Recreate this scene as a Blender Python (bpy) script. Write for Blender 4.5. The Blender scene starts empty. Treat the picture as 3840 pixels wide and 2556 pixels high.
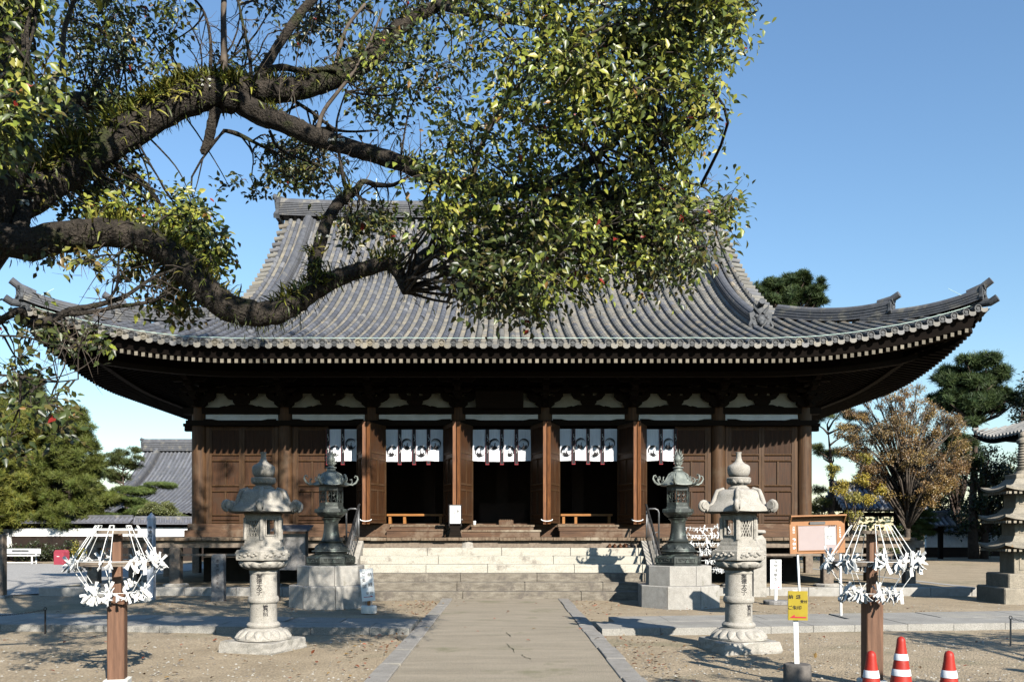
import bpy, math, random
import numpy as np
from mathutils import Vector, Matrix
R = math.radians
PI = math.pi
rnd = random.Random(7)
nr = np.random.default_rng(11)
scene = bpy.context.scene
col = scene.collection

# ------------------------------------------------------------------ camera, world, sun, exposure
F = 3250.0                       # focal length in pixels of the 3840 px wide photograph
HX, HY = 1895.0, 1994.0          # vanishing point of the approach path in the photograph
CAMH = 1.6
cd = bpy.data.cameras.new('camera')
cam = bpy.data.objects.new('camera', cd)
col.objects.link(cam)
cam.location = (0, 0, CAMH)
cam.rotation_euler = (R(90), 0, 0)
cd.sensor_width = 36.0
cd.lens = F / 3840 * 36
cd.shift_x = (1920 - HX) / 3840
cd.shift_y = (HY - 1278) / 3840
cd.clip_start = 0.05
cd.clip_end = 3000
scene.camera = cam

SUN = Vector((1.25, -2.6, 1.61)).normalized()      # direction towards the sun
elev = math.asin(SUN.z)
w = bpy.data.worlds.new('World')
scene.world = w
w.use_nodes = True
nt = w.node_tree
nt.nodes.clear()
sky = nt.nodes.new('ShaderNodeTexSky')
sky.sky_type = 'NISHITA'
sky.sun_disc = False
sky.sun_elevation = elev
sky.sun_rotation = math.atan2(SUN.x, SUN.y)
sky.air_density = 1.45
sky.dust_density = 0.0
sky.ozone_density = 6.0
bg = nt.nodes.new('ShaderNodeBackground')
bg.inputs['Strength'].default_value = 0.090
out = nt.nodes.new('ShaderNodeOutputWorld')
nt.links.new(sky.outputs[0], bg.inputs[0])
nt.links.new(bg.outputs[0], out.inputs[0])
sd = bpy.data.lights.new('sun', 'SUN')
sd.energy = 5.0
sd.angle = R(0.5)
sd.color = (1.0, 0.95, 0.86)
so = bpy.data.objects.new('sun', sd)
col.objects.link(so)
so.rotation_euler = SUN.to_track_quat('Z', 'Y').to_euler()
so.location = (20, -40, 30)
scene.view_settings.view_transform = 'Standard'
scene.view_settings.look = 'None'
scene.view_settings.gamma = 1
scene.view_settings.exposure = 1.0
scene.cycles.max_bounces = 5
scene.cycles.diffuse_bounces = 0
scene.cycles.transparent_max_bounces = 8

# ------------------------------------------------------------------ helpers
def at(nx, ny, Y):
    """point seen at photo pixel (nx, ny) at depth Y"""
    return Vector(((nx - HX) * Y / F, Y, CAMH - (ny - HY) * Y / F))

def D(dx, dy, Y):
    return at(dx * 1.63, dy * 1.63, Y)

def tag(o, label=None, cat=None, group=None, kind=None):
    if label: o['label'] = label
    if cat: o['category'] = cat
    if group: o['group'] = group
    if kind: o['kind'] = kind
    return o

def thing(name, label, cat, loc=(0, 0, 0), rz=0, group=None):
    o = bpy.data.objects.new(name, None)
    o.empty_display_size = 0.3
    col.objects.link(o)
    o.location = loc
    o.rotation_euler = (0, 0, rz)
    return tag(o, label, cat, group)

def copy_tree(o, parent=None):
    c = o.copy()
    col.objects.link(c)
    if parent is not None:
        c.parent = parent
    for ch in list(o.children):
        copy_tree(ch, c)
    return c

class MB:
    def __init__(s):
        s.v = []; s.f = []; s.c = []; s.cc = (1, 1, 1)
    def add(s, vs, fs, c=None):
        n = len(s.v)
        s.v.extend(vs)
        for f in fs: s.f.append(tuple(i + n for i in f))
        s.c.extend([c or s.cc] * len(vs))
        return s
    def box(s, x0, x1, y0, y1, z0, z1, rz=0, ctr=None, c=None):
        vs = [(x, y, z) for z in (z0, z1) for (x, y) in ((x0, y0), (x1, y0), (x1, y1), (x0, y1))]
        if rz:
            cx, cy = ctr or ((x0 + x1) / 2, (y0 + y1) / 2)
            ca, sa = math.cos(rz), math.sin(rz)
            vs = [(cx + (x - cx) * ca - (y - cy) * sa, cy + (x - cx) * sa + (y - cy) * ca, z) for x, y, z in vs]
        return s.add(vs, [(3, 2, 1, 0), (4, 5, 6, 7), (0, 1, 5, 4), (1, 2, 6, 5), (2, 3, 7, 6), (3, 0, 4, 7)], c)
    def bbox(s, x0, x1, y0, y1, z0, z1, b=0.01, rz=0, ctr=None, c=None):
        """box with chamfered vertical and top edges"""
        cx, cy = ctr or ((x0 + x1) / 2, (y0 + y1) / 2)
        def ring(i, z):
            k = b
            if i: return [(x0 + k + k, y0 + k, z), (x1 - 2 * k, y0 + k, z), (x1 - k, y0 + 2 * k, z), (x1 - k, y1 - 2 * k, z), (x1 - 2 * k, y1 - k, z), (x0 + 2 * k, y1 - k, z), (x0 + k, y1 - 2 * k, z), (x0 + k, y0 + 2 * k, z)]
            return [(x0 + k, y0, z), (x1 - k, y0, z), (x1, y0 + k, z), (x1, y1 - k, z), (x1 - k, y1, z), (x0 + k, y1, z), (x0, y1 - k, z), (x0, y0 + k, z)]
        rs = ring(0, z0) + ring(0, z1 - b) + ring(1, z1)
        if rz:
            ca, sa = math.cos(rz), math.sin(rz)
            rs = [(cx + (x - cx) * ca - (y - cy) * sa, cy + (x - cx) * sa + (y - cy) * ca, z) for x, y, z in rs]
        fs = [tuple(range(7, -1, -1)), tuple(range(16, 24))]
        for k in range(2):
            for i in range(8):
                j = (i + 1) % 8
                fs.append((k * 8 + i, k * 8 + j, k * 8 + 8 + j, k * 8 + 8 + i))
        return s.add(rs, fs, c)
    def rings(s, rings, close=True, cap0=True, cap1=True, c=None):
        n = len(rings[0]); vs = []; fs = []
        for r in rings: vs.extend([tuple(p) for p in r])
        for k in range(len(rings) - 1):
            for i in range(n if close else n - 1):
                j = (i + 1) % n
                fs.append((k * n + i, k * n + j, (k + 1) * n + j, (k + 1) * n + i))
        if cap0: fs.append(tuple(range(n - 1, -1, -1)))
        if cap1: fs.append(tuple(range((len(rings) - 1) * n, len(rings) * n)))
        return s.add(vs, fs, c)
    def lathe(s, prof, n=24, cx=0, cy=0, ph=0, lobes=0, amp=0, sq=None, c=None):
        """prof: (radius, z) list; lobes/amp modulate the radius like petals"""
        rg = []
        for p in prof:
            r, z = p[0], p[1]
            a_ = p[2] if len(p) > 2 else 0
            ring = []
            for i in range(n):
                t = ph + 2 * PI * i / n
                rr = r * (1 + (a_ * abs(math.sin(lobes * t / 2)) if lobes else 0))
                ring.append((cx + rr * math.cos(t), cy + rr * math.sin(t), z))
            rg.append(ring)
        return s.rings(rg, c=c)
    def tube(s, pts, rad, n=8, jit=0, c=None, cap=True):
        pts = [Vector(p) for p in pts]
        if not hasattr(rad, '__len__'): rad = [rad] * len(pts)
        rg = []
        up = Vector((0.13, 0.21, 1)).normalized()
        prev = None
        for i, p in enumerate(pts):
            d = (pts[min(i + 1, len(pts) - 1)] - pts[max(i - 1, 0)])
            if d.length < 1e-9: d = Vector((0, 0, 1))
            d.normalize()
            if prev is None:
                a = up.cross(d)
                if a.length < 0.2: a = Vector((1, 0, 0)).cross(d)
            else:
                a = prev - d * prev.dot(d)
            a.normalize(); prev = a
            b = d.cross(a)
            r = rad[i]
            ring = []
            for k in range(n):
                t = 2 * PI * k / n
                rr = r * (1 + (rnd.uniform(-jit, jit) if jit else 0))
                ring.append(p + a * rr * math.cos(t) + b * rr * math.sin(t))
            rg.append(ring)
        return s.rings(rg, cap0=cap, cap1=cap, c=c)
    def prism(s, poly, y0, y1, c=None, axis='y'):
        """poly: (x, z) outline extruded along y"""
        n = len(poly)
        if axis == 'y':
            vs = [(x, y0, z) for x, z in poly] + [(x, y1, z) for x, z in poly]
        elif axis == 'x':
            vs = [(y0, x, z) for x, z in poly] + [(y1, x, z) for x, z in poly]
        else:
            vs = [(x, z, y0) for x, z in poly] + [(x, z, y1) for x, z in poly]
        fs = [tuple(range(n)), tuple(range(2 * n - 1, n - 1, -1))]
        for i in range(n):
            j = (i + 1) % n
            fs.append((i, n + i, n + j, j))
        return s.add(vs, fs, c)
    def xf(s, M, start=0):
        for i in range(start, len(s.v)):
            s.v[i] = tuple(M @ Vector(s.v[i]))
        return s
    def build(s, name, mat, parent=None, smooth=False, org=None, ang=None):
        me = bpy.data.meshes.new(name)
        o0 = Vector(org) if org is not None else Vector((0, 0, 0))
        if org is not None:
            vs = [(v[0] - o0.x, v[1] - o0.y, v[2] - o0.z) for v in s.v]
        else:
            vs = [tuple(v) for v in s.v]
        me.from_pydata(vs, [], s.f)
        fix_normals(me)
        if any(c != (1, 1, 1) for c in s.c[:]):
            at_ = me.color_attributes.new('Col', 'FLOAT_COLOR', 'POINT')
            arr = np.ones((len(vs), 4), dtype=np.float32)
            arr[:, :3] = np.array(s.c, dtype=np.float32)
            at_.data.foreach_set('color', arr.ravel())
        me.materials.append(mat)
        if smooth:
            me.shade_smooth()
            if ang: me.set_sharp_from_angle(angle=R(ang))
        o = bpy.data.objects.new(name, me)
        col.objects.link(o)
        if parent is not None: o.parent = parent
        return o

def fix_normals(me):
    import bmesh
    if len(me.polygons) > 60000: return
    bm = bmesh.new(); bm.from_mesh(me)
    bmesh.ops.recalc_face_normals(bm, faces=bm.faces)
    bm.to_mesh(me); bm.free()

def np_mesh(name, V, Fl, mat, parent=None, cols=None, org=(0, 0, 0), smooth=False):
    """V (n,3); Fl (m,k) faces of the same size"""
    me = bpy.data.meshes.new(name)
    V = V - np.array(org)
    m, k = Fl.shape
    me.vertices.add(len(V)); me.vertices.foreach_set('co', V.astype(np.float32).ravel())
    me.loops.add(m * k); me.loops.foreach_set('vertex_index', Fl.astype(np.int32).ravel())
    me.polygons.add(m)
    me.polygons.foreach_set('loop_start', np.arange(m, dtype=np.int32) * k)
    me.polygons.foreach_set('loop_total', np.full(m, k, dtype=np.int32))
    me.update(calc_edges=True)
    if cols is not None:
        a = me.color_attributes.new('Col', 'FLOAT_COLOR', 'POINT')
        arr = np.ones((len(V), 4), dtype=np.float32); arr[:, :3] = cols
        a.data.foreach_set('color', arr.ravel())
    me.materials.append(mat)
    if smooth: me.shade_smooth()
    o = bpy.data.objects.new(name, me)
    col.objects.link(o)
    if parent is not None: o.parent = parent
    return o

def frames(dirs, ups):
    """rotation matrices with local Y = dirs, Z near ups"""
    y = dirs / np.linalg.norm(dirs, axis=1, keepdims=True)
    x = np.cross(y, ups); nx_ = np.linalg.norm(x, axis=1, keepdims=True); nx_[nx_ < 1e-6] = 1
    x = x / nx_
    z = np.cross(x, y)
    return np.stack([x, y, z], axis=2)

def scatter(tv, tf, P, M, S):
    """copies of a template; returns V, F"""
    tv = np.asarray(tv, float); tf = np.asarray(tf, int)
    V = np.einsum('nij,kj->nki', M, tv) * S[:, None, None] + P[:, None, :]
    n, k = len(P), len(tv)
    Fl = (tf[None] + (np.arange(n) * k)[:, None, None]).reshape(-1, tf.shape[1])
    return V.reshape(-1, 3), Fl

def rand_dirs(n):
    v = nr.normal(size=(n, 3))
    return v / np.linalg.norm(v, axis=1, keepdims=True)

# ------------------------------------------------------------------ materials
def pm(name, c1, c2=None, scale=4.0, rough=0.8, bump=0.2, detail=6, stretch=(1, 1, 1), attr=False, spec=0.3,
       metal=0.0, fine=None, trans=0.0, c3=None, c3scale=1.0, c3th=0.55, bdist=0.02, jitter=0.0, varn=0.35):
    c2 = c2 or tuple(x * 0.7 for x in c1)
    if not any(k in name for k in ('white', 'paper', 'ink', 'reflective', 'plaster', 'concrete', 'wire')):
        c1, c2 = tuple(.76 * x for x in c1), tuple(.76 * x for x in c2)
        if c3: c3 = tuple(.76 * x for x in c3)
    m = bpy.data.materials.new(name)
    m.use_nodes = True
    t = m.node_tree; N = t.nodes; L = t.links
    b = N['Principled BSDF']
    b.inputs['Roughness'].default_value = rough
    b.inputs['Specular IOR Level'].default_value = spec
    b.inputs['Metallic'].default_value = metal
    tc = N.new('ShaderNodeTexCoord')
    mp = N.new('ShaderNodeMapping'); mp.inputs['Scale'].default_value = stretch
    L.new(tc.outputs['Object'], mp.inputs[0])
    nz = N.new('ShaderNodeTexNoise'); nz.inputs['Scale'].default_value = scale; nz.inputs['Detail'].default_value = detail
    nz.inputs['Roughness'].default_value = 0.62
    L.new(mp.outputs[0], nz.inputs[0])
    ramp = N.new('ShaderNodeMapRange')
    ramp.inputs[1].default_value = 0.5 - varn / 2; ramp.inputs[2].default_value = 0.5 + varn / 2
    L.new(nz.outputs['Fac'], ramp.inputs[0])
    mx = N.new('ShaderNodeMix'); mx.data_type = 'RGBA'
    c2 = c2 or tuple(x * 0.7 for x in c1)
    mx.inputs[6].default_value = (*c1, 1); mx.inputs[7].default_value = (*c2, 1)
    L.new(ramp.outputs[0], mx.inputs[0])
    cur = mx.outputs[2]
    if c3:
        n3 = N.new('ShaderNodeTexNoise'); n3.inputs['Scale'].default_value = c3scale; n3.inputs['Detail'].default_value = 5
        n3.inputs['Roughness'].default_value = 0.65
        L.new(tc.outputs['Object'], n3.inputs[0])
        r3 = N.new('ShaderNodeMapRange'); r3.inputs[1].default_value = c3th; r3.inputs[2].default_value = c3th + 0.1
        L.new(n3.outputs['Fac'], r3.inputs[0])
        m3 = N.new('ShaderNodeMix'); m3.data_type = 'RGBA'
        L.new(r3.outputs[0], m3.inputs[0]); L.new(cur, m3.inputs[6]); m3.inputs[7].default_value = (*c3, 1)
        cur = m3.outputs[2]
    if attr:
        at_ = N.new('ShaderNodeVertexColor'); at_.layer_name = 'Col'
        ma = N.new('ShaderNodeMix'); ma.data_type = 'RGBA'; ma.blend_type = 'MULTIPLY'; ma.inputs[0].default_value = 1
        L.new(cur, ma.inputs[6]); L.new(at_.outputs[0], ma.inputs[7])
        cur = ma.outputs[2]
    L.new(cur, b.inputs['Base Color'])
    bp = N.new('ShaderNodeBump'); bp.inputs['Strength'].default_value = bump; bp.inputs['Distance'].default_value = bdist
    if fine:
        nf = N.new('ShaderNodeTexNoise'); nf.inputs['Scale'].default_value = fine; nf.inputs['Detail'].default_value = 3
        L.new(tc.outputs['Object'], nf.inputs[0])
        ad = N.new('ShaderNodeMath'); ad.operation = 'ADD'
        L.new(nf.outputs['Fac'], ad.inputs[0]); L.new(nz.outputs['Fac'], ad.inputs[1])
        L.new(ad.outputs[0], bp.inputs['Height'])
        mf = N.new('ShaderNodeMix'); mf.data_type = 'RGBA'; mf.blend_type = 'MULTIPLY'
        rf = N.new('ShaderNodeMapRange'); rf.inputs[1].default_value = 0.35; rf.inputs[2].default_value = 0.65
        rf.inputs[3].default_value = 0.68; rf.inputs[4].default_value = 1.2
        L.new(nf.outputs['Fac'], rf.inputs[0]); mf.inputs[0].default_value = 1
        L.new(cur, mf.inputs[6]); L.new(rf.outputs[0], mf.inputs[7])
        L.new(mf.outputs[2], b.inputs['Base Color'])
        cur = mf.outputs[2]
    else:
        L.new(nz.outputs['Fac'], bp.inputs['Height'])
    if bump: L.new(bp.outputs[0], b.inputs['Normal'])
    if trans:
        tr = N.new('ShaderNodeBsdfTranslucent')
        L.new(cur, tr.inputs[0])
        ms = N.new('ShaderNodeMixShader'); ms.inputs[0].default_value = trans
        L.new(b.outputs[0], ms.inputs[1]); L.new(tr.outputs[0], ms.inputs[2])
        L.new(ms.outputs[0], N['Material Output'].inputs[0])
    return m

M = {}
M['door'] = pm('door_wood', (.100, .050, .020), (.042, .021, .009), 3.0, .62, .3, stretch=(9, 9, .8), c3=(.085, .046, .024), c3scale=1.3, c3th=.52, spec=.25)
M['door_panel'] = pm('door_panel_wood', (.085, .034, .012), (.030, .014, .006), 3.0, .6, .3, stretch=(12, 12, .7), c3=(.055, .028, .014), c3scale=1.6, c3th=.54, spec=.25)
M['door_edge'] = pm('door_edge_wood', (.26, .10, .03), (.10, .036, .014), 4.0, .55, .3, stretch=(12, 12, .8), spec=.3)  # raking sun put into a brighter orange, on somewhat cleaner wood
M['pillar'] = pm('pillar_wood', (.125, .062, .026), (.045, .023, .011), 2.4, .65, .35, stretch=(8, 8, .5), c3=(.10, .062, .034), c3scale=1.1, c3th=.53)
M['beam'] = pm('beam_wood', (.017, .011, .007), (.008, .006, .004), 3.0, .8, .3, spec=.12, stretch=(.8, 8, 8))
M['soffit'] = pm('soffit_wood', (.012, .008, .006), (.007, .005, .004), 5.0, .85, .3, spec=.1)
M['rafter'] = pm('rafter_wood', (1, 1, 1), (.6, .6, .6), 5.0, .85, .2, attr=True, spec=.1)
M['rafter_end'] = pm('weathered_rafter_ends', (.36, .31, .24), (.16, .13, .09), 6.0, .85, .2)
M['veranda'] = pm('veranda_planks', (.26, .19, .125), (.12, .08, .05), 3.5, .8, .4, stretch=(6, .8, 3), c3=(.36, .30, .22), c3scale=1.4, c3th=.55)
M['sill'] = pm('sill_wood', (.15, .080, .042), (.07, .036, .02), 3.0, .7, .35, stretch=(.7, 7, 7), c3=(.19, .13, .085), c3scale=1.5, c3th=.53)
M['bench_orange'] = pm('pale_varnished_wood', (.45, .20, .055), (.30, .12, .035), 4.0, .5, .1, stretch=(.8, 7, 7))
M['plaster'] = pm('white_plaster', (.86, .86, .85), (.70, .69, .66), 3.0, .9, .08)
M['plaster_dark'] = pm('darker_plaster', (.52, .49, .42), (.40, .37, .30), 3.0, .9, .08)  # darker, warmer tone for the upper wall panels
M['tile'] = pm('roof_tile', (1, 1, 1), (.72, .72, .72), 7.0, .62, .25, attr=True, spec=.35, c3=(1.1, 1.05, .92), c3scale=2.2, c3th=.56, bdist=.01)
M['ridge'] = pm('ridge_tile', (.135, .138, .15), (.08, .08, .085), 5.0, .6, .35, spec=.35, c3=(.23, .215, .185), c3scale=2.5, c3th=.55)
M['oni'] = pm('ridge_end_tile', (.10, .105, .112), (.05, .053, .057), 9.0, .6, .5, spec=.35)
M['stone'] = pm('pale_granite', (.52, .48, .42), (.38, .35, .30), 9.0, .85, .35, fine=120, c3=(.30, .28, .24), c3scale=4.5, c3th=.57, bdist=.012)
M['stone_dark'] = pm('grey_granite', (.38, .36, .34), (.24, .225, .21), 9.0, .85, .4, fine=110, c3=(.20, .19, .18), c3scale=3.4, c3th=.54, bdist=.012)
M['plinth'] = pm('plinth_granite', (.50, .47, .42), (.38, .355, .315), 7.0, .85, .25, fine=130, c3=(.27, .25, .20), c3scale=2.0, c3th=.6)
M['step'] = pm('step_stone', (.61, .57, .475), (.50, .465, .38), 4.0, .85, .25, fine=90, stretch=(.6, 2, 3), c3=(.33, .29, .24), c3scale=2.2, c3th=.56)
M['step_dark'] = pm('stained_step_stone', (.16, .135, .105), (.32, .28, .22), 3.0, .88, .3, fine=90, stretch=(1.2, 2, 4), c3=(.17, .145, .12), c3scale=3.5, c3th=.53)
M['sand'] = pm('sand_ground', (.50, .395, .265), (.37, .29, .19), 1.3, .95, .7, fine=42, c3=(.32, .27, .17), c3scale=.45, c3th=.55, bdist=.03)
M['gravel'] = pm('pale_gravel', (.52, .49, .45), (.42, .395, .36), 3.0, .95, .12, fine=28, bdist=.02)
M['path'] = pm('earth_paving', (.44, .37, .275), (.33, .28, .205), 1.6, .92, .5, fine=70, stretch=(.5, 2.0, 1), c3=(.28, .25, .16), c3scale=.8, c3th=.57, bdist=.02)
M['kerb'] = pm('kerb_granite', (.40, .37, .33), (.30, .275, .24), 5.0, .85, .3, fine=110, c3=(.42, .38, .30), c3scale=1.5, c3th=.58)
M['flag'] = pm('flagstone', (.42, .395, .35), (.32, .30, .265), 2.2, .85, .3, fine=80, c3=(.46, .42, .34), c3scale=.8, c3th=.6)
M['bronze'] = pm('aged_bronze', (.060, .068, .060), (.025, .030, .028), 7.0, .5, .35, metal=.35, spec=.5, c3=(.13, .16, .135), c3scale=5.0, c3th=.55)
M['bronze_pale'] = pm('verdigris_bronze', (.27, .29, .25), (.12, .135, .12), 6.0, .55, .3, metal=.15, spec=.4, c3=(.36, .38, .33), c3scale=4.0, c3th=.55)
M['steel'] = pm('rail_steel', (.20, .20, .20), (.13, .13, .13), 6, .42, .05, metal=.6)
M['steel_dark'] = pm('rail_dark', (.05, .05, .05), (.035, .035, .035), 6, .45, .05, metal=.3)
M['paper'] = pm('white_paper', (.82, .81, .78), (.74, .73, .70), 12, .8, .1, trans=.12)
M['white'] = pm('white_paint', (.80, .80, .78), (.70, .70, .67), 3, .55, .05, c3=(.55, .53, .48), c3scale=4, c3th=.66)
M['cloth'] = pm('white_cloth', (.86, .86, .88), (.74, .74, .77), 4, .9, .25, stretch=(9, 9, .6), bdist=.01)
M['black'] = pm('black_ink', (.012, .011, .013), (.02, .018, .02), 8, .7, 0)
M['red_trim'] = pm('red_trim', (.45, .06, .07), (.35, .04, .05), 8, .8, 0)
M['red_ink'] = pm('red_paint', (.6, .04, .06), (.5, .03, .05), 8, .6, 0)
M['yellow'] = pm('yellow_paint', (.48, .36, .03), (.38, .28, .025), 5, .5, .05)
M['brown_board'] = pm('tan_board', (.46, .22, .095), (.38, .175, .075), 4, .55, .08)
M['screen'] = pm('acrylic_panel', (.50, .41, .39), (.45, .36, .345), 2, .25, 0, spec=.5)
M['rackwood'] = pm('rack_wood', (.24, .125, .075), (.12, .062, .038), 3, .7, .35, stretch=(9, 9, .7), c3=(.36, .24, .16), c3scale=2.0, c3th=.56)
M['rackgrey'] = pm('weathered_grey_wood', (.30, .24, .18), (.17, .13, .10), 4, .8, .35, stretch=(3, 3, 3))
M['cone'] = pm('orange_red_plastic', (.50, .028, .014), (.36, .024, .014), 5, .5, .1, spec=.35, c3=(.40, .07, .04), c3scale=14, c3th=.58)
M['reflect'] = pm('white_reflective_band', (.66, .67, .68), (.52, .53, .55), 12, .4, .03)
M['concrete'] = pm('dark_concrete', (.14, .125, .11), (.09, .08, .072), 12, .9, .4)
M['concrete_pale'] = pm('pale_concrete', (.72, .69, .63), (.60, .57, .50), 9, .9, .25)
M['pink'] = pm('faded_red_paint', (.42, .06, .09), (.36, .05, .075), 3, .6, .1, c3=(.55, .30, .30), c3scale=4, c3th=.6)
M['interior'] = pm('dark_interior_wood', (.03, .018, .012), (.018, .011, .008), 4, .8, .1)
M['underfloor_dark'] = pm('underfloor_shade', (.05, .042, .034), (.03, .025, .02), 4, .95, .3)
M['bark'] = pm('camphor_bark', (.075, .060, .046), (.020, .016, .012), 9, .9, 1.0, stretch=(1, 1, 1), detail=9, c3=(.05, .058, .018), c3scale=2.4, c3th=.55, bdist=.06, fine=38)
M['bark_pale'] = pm('twig_bark', (.15, .118, .092), (.07, .055, .043), 7, .9, .5)
M['bark_pine'] = pm('pine_bark', (.12, .085, .065), (.06, .042, .034), 5, .9, .8)
M['lichen'] = pm('pale_lichen', (.62, .62, .56), (.42, .42, .36), 14, .95, .6)
M['leaf'] = pm('camphor_leaf', (1, 1, 1), (.8, .8, .8), 5, .38, 0, attr=True, spec=.45, trans=.22)
M['needle'] = pm('pine_needles', (1, 1, 1), (.78, .78, .78), 1.2, .6, 0, attr=True, spec=.3, trans=.12)
M['fern'] = pm('fern_blades', (1, 1, 1), (.8, .8, .8), 5, .5, 0, attr=True, spec=.35, trans=.18)
M['dryleaf'] = pm('fallen_leaf', (1, 1, 1), (.8, .8, .8), 5, .7, 0, attr=True)
M['wire'] = pm('pale_green_wire', (.50, .66, .58), (.45, .6, .52), 5, .5, 0)
M['shoe_brown'] = pm('brown_leather', (.13, .05, .02), (.08, .03, .012), 8, .5, .2)
M['shoe_black'] = pm('black_leather', (.02, .02, .02), (.03, .03, .03), 8, .45, .2)
M['chain'] = pm('rusty_iron', (.06, .045, .035), (.03, .024, .02), 9, .7, .3, metal=.4)

def joints(m, scale_x, scale_y, wx=0.02):
    pass
# ------------------------------------------------------------------ writing
def glyphs(txt, size, vertical=False, spacing=1.0, bold=0.0):
    """flat lettering as an MB in the x-z plane, centred on the origin, facing -y"""
    if vertical: txt = '\n'.join(txt)
    cu = bpy.data.curves.new('text', 'FONT')
    cu.body = txt; cu.size = size; cu.align_x = 'CENTER'; cu.align_y = 'CENTER'
    cu.space_line = spacing; cu.resolution_u = 2; cu.offset = bold
    ob = bpy.data.objects.new('text', cu)
    col.objects.link(ob)
    bpy.context.view_layer.update()
    dg = bpy.context.evaluated_depsgraph_get()
    me = bpy.data.meshes.new_from_object(ob.evaluated_get(dg))
    mb = MB()
    xs = [v.co.x for v in me.vertices] or [0]; ys = [v.co.y for v in me.vertices] or [0]
    cx = (min(xs) + max(xs)) / 2; cy = (min(ys) + max(ys)) / 2
    mb.add([(v.co.x - cx, 0.0, v.co.y - cy) for v in me.vertices], [tuple(p.vertices) for p in me.polygons])
    bpy.data.objects.remove(ob); bpy.data.curves.remove(cu); bpy.data.meshes.remove(me)
    return mb

def plain(mb, name, mat, parent):
    """lettering mesh: keep faces towards -y without recalculating"""
    me = bpy.data.meshes.new(name)
    me.from_pydata([tuple(v) for v in mb.v], [], mb.f)
    me.materials.append(mat)
    o = bpy.data.objects.new(name, me); col.objects.link(o); o.parent = parent
    return o

# ------------------------------------------------------------------ ground and paving
def sheet(name, pts, z, mat, sub=1):
    mb = MB(); mb.add([(x, y, z) for x, y in pts], [tuple(range(len(pts)))])
    o = mb.build(name, mat); tag(o, kind='structure')
    return o
# sandy ground as one sheet reaching the horizon, gently uneven near the camera
mb = MB()
xs = [-900, -200, -60] + [i * 1.0 for i in range(-30, 31)] + [60, 200, 900]
ys = [-300, -60, -10] + [i * 1.0 for i in range(0, 61)] + [120, 400, 1500]
vs = []
for y in ys:
    for x in xs:
        z = 0.0
        if abs(x) < 30 and 0 < y < 60:
            z = -0.004 + 0.012 * math.sin(x * 1.3 + y * .7) * math.sin(y * .9 - x * .4) - 0.008
        vs.append((x, y, z))
nx_ = len(xs)
fs = [(j * nx_ + i, j * nx_ + i + 1, (j + 1) * nx_ + i + 1, (j + 1) * nx_ + i) for j in range(len(ys) - 1) for i in range(nx_ - 1)]
mb.add(vs, fs)
g = mb.build('ground', M['sand'], smooth=True); tag(g, kind='structure')
sheet('gravel_yard', [(-60, 22.4), (-30, 21.2), (-13.4, 20.8), (-12.0, 22.5), (-12.3, 30), (-13, 43), (-60, 46)], 0.012, M['gravel'])
# approach path: paving and two granite kerbs, a hand's width proud
mb = MB()
nseg = 26
for i in range(nseg):
    y0 = -2 + i * (20.42 + 2) / nseg; y1 = -2 + (i + 1) * (20.42 + 2) / nseg
    mb.add([(-1.235, y0, .03), (1.235, y0, .03), (1.235, y1, .03), (-1.235, y1, .03)], [(0, 1, 2, 3)])
o = mb.build('path', M['path']); tag(o, kind='structure')
mb = MB()
for s in (-1, 1):
    y = -2.0
    while y < 20.35:
        ln = min(rnd.uniform(.8, 1.5), 20.4 - y)
        dx = rnd.uniform(-.012, .012)
        mb.bbox(min(s * 1.24, s * 1.48) + dx, max(s * 1.24, s * 1.48) + dx, y + .004, y + ln - .004, -.1, .045 + rnd.uniform(-.004, .004), .008)
        y += ln
o = mb.build('path_kerb', M['kerb']); tag(o, kind='structure')
# cracks with weeds in the paving
mb = MB()
for (x0, y0, x1, y1) in ((.02, 13.6, .1, 13.0), (.03, 12.2, .12, 11.3), (.2, 11.1, .3, 10.7), (1.28, 12.9, 1.4, 11.6)):
    k = 7; pts = []
    for i in range(k + 1):
        t = i / k
        pts.append((x0 + (x1 - x0) * t + rnd.uniform(-.02, .02), y0 + (y1 - y0) * t))
    for i in range(k):
        (a, b), (c, d_) = pts[i], pts[i + 1]
        wd = .003 + .006 * rnd.random()
        mb.add([(a - wd, b, .036), (a + wd, b, .036), (c + wd, d_, .036), (c - wd, d_, .036)], [(0, 1, 2, 3)])
o = mb.build('path_cracks', pm('crack_moss', (.06, .065, .02), (.03, .03, .015), 9, .95, .1)); tag(o, kind='structure')

def flag_path(name, A, B, C, D_, rows, z):
    """raised flagstone path from front edge A-B to back edge C-D (left to right)"""
    mb = MB(); A, B, C, D_ = [Vector((*p, 0)) for p in (A, B, C, D_)]
    t = 0
    L_ = (B - A).length
    while t < 1:
        dt = rnd.uniform(.62, .95) / L_
        t1 = min(1, t + dt)
        for k in range(rows):
            s0, s1 = k / rows, (k + 1) / rows
            off = (0.35 * dt if k % 2 else 0)
            def P(tt, ss): 
                tt = min(max(tt, 0), 1)
                return (A.lerp(B, tt)).lerp(C.lerp(D_, tt), ss)
            e = .004 / 1.2; et = .004 / L_
            q = [P(t + off + et, s0 + e), P(t1 + off - et, s0 + e), P(t1 + off - et, s1 - e), P(t + off + et, s1 - e)]
            zz = z + rnd.uniform(-.004, .004)
            if (q[1] - q[0]).length < .03: continue
            vs = [(p.x, p.y, -.05) for p in q] + [(p.x, p.y, zz) for p in q]
            mb.add(vs, [(3, 2, 1, 0), (4, 5, 6, 7), (0, 1, 5, 4), (1, 2, 6, 5), (2, 3, 7, 6), (3, 0, 4, 7)])
        t = t1
    o = mb.build(name, M['flag']); tag(o, kind='structure')
flag_path('cross_path', (-14, 14.6), (-1.50, 13.55), (-14, 16.75), (-1.50, 15.0), 2, .10)
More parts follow.
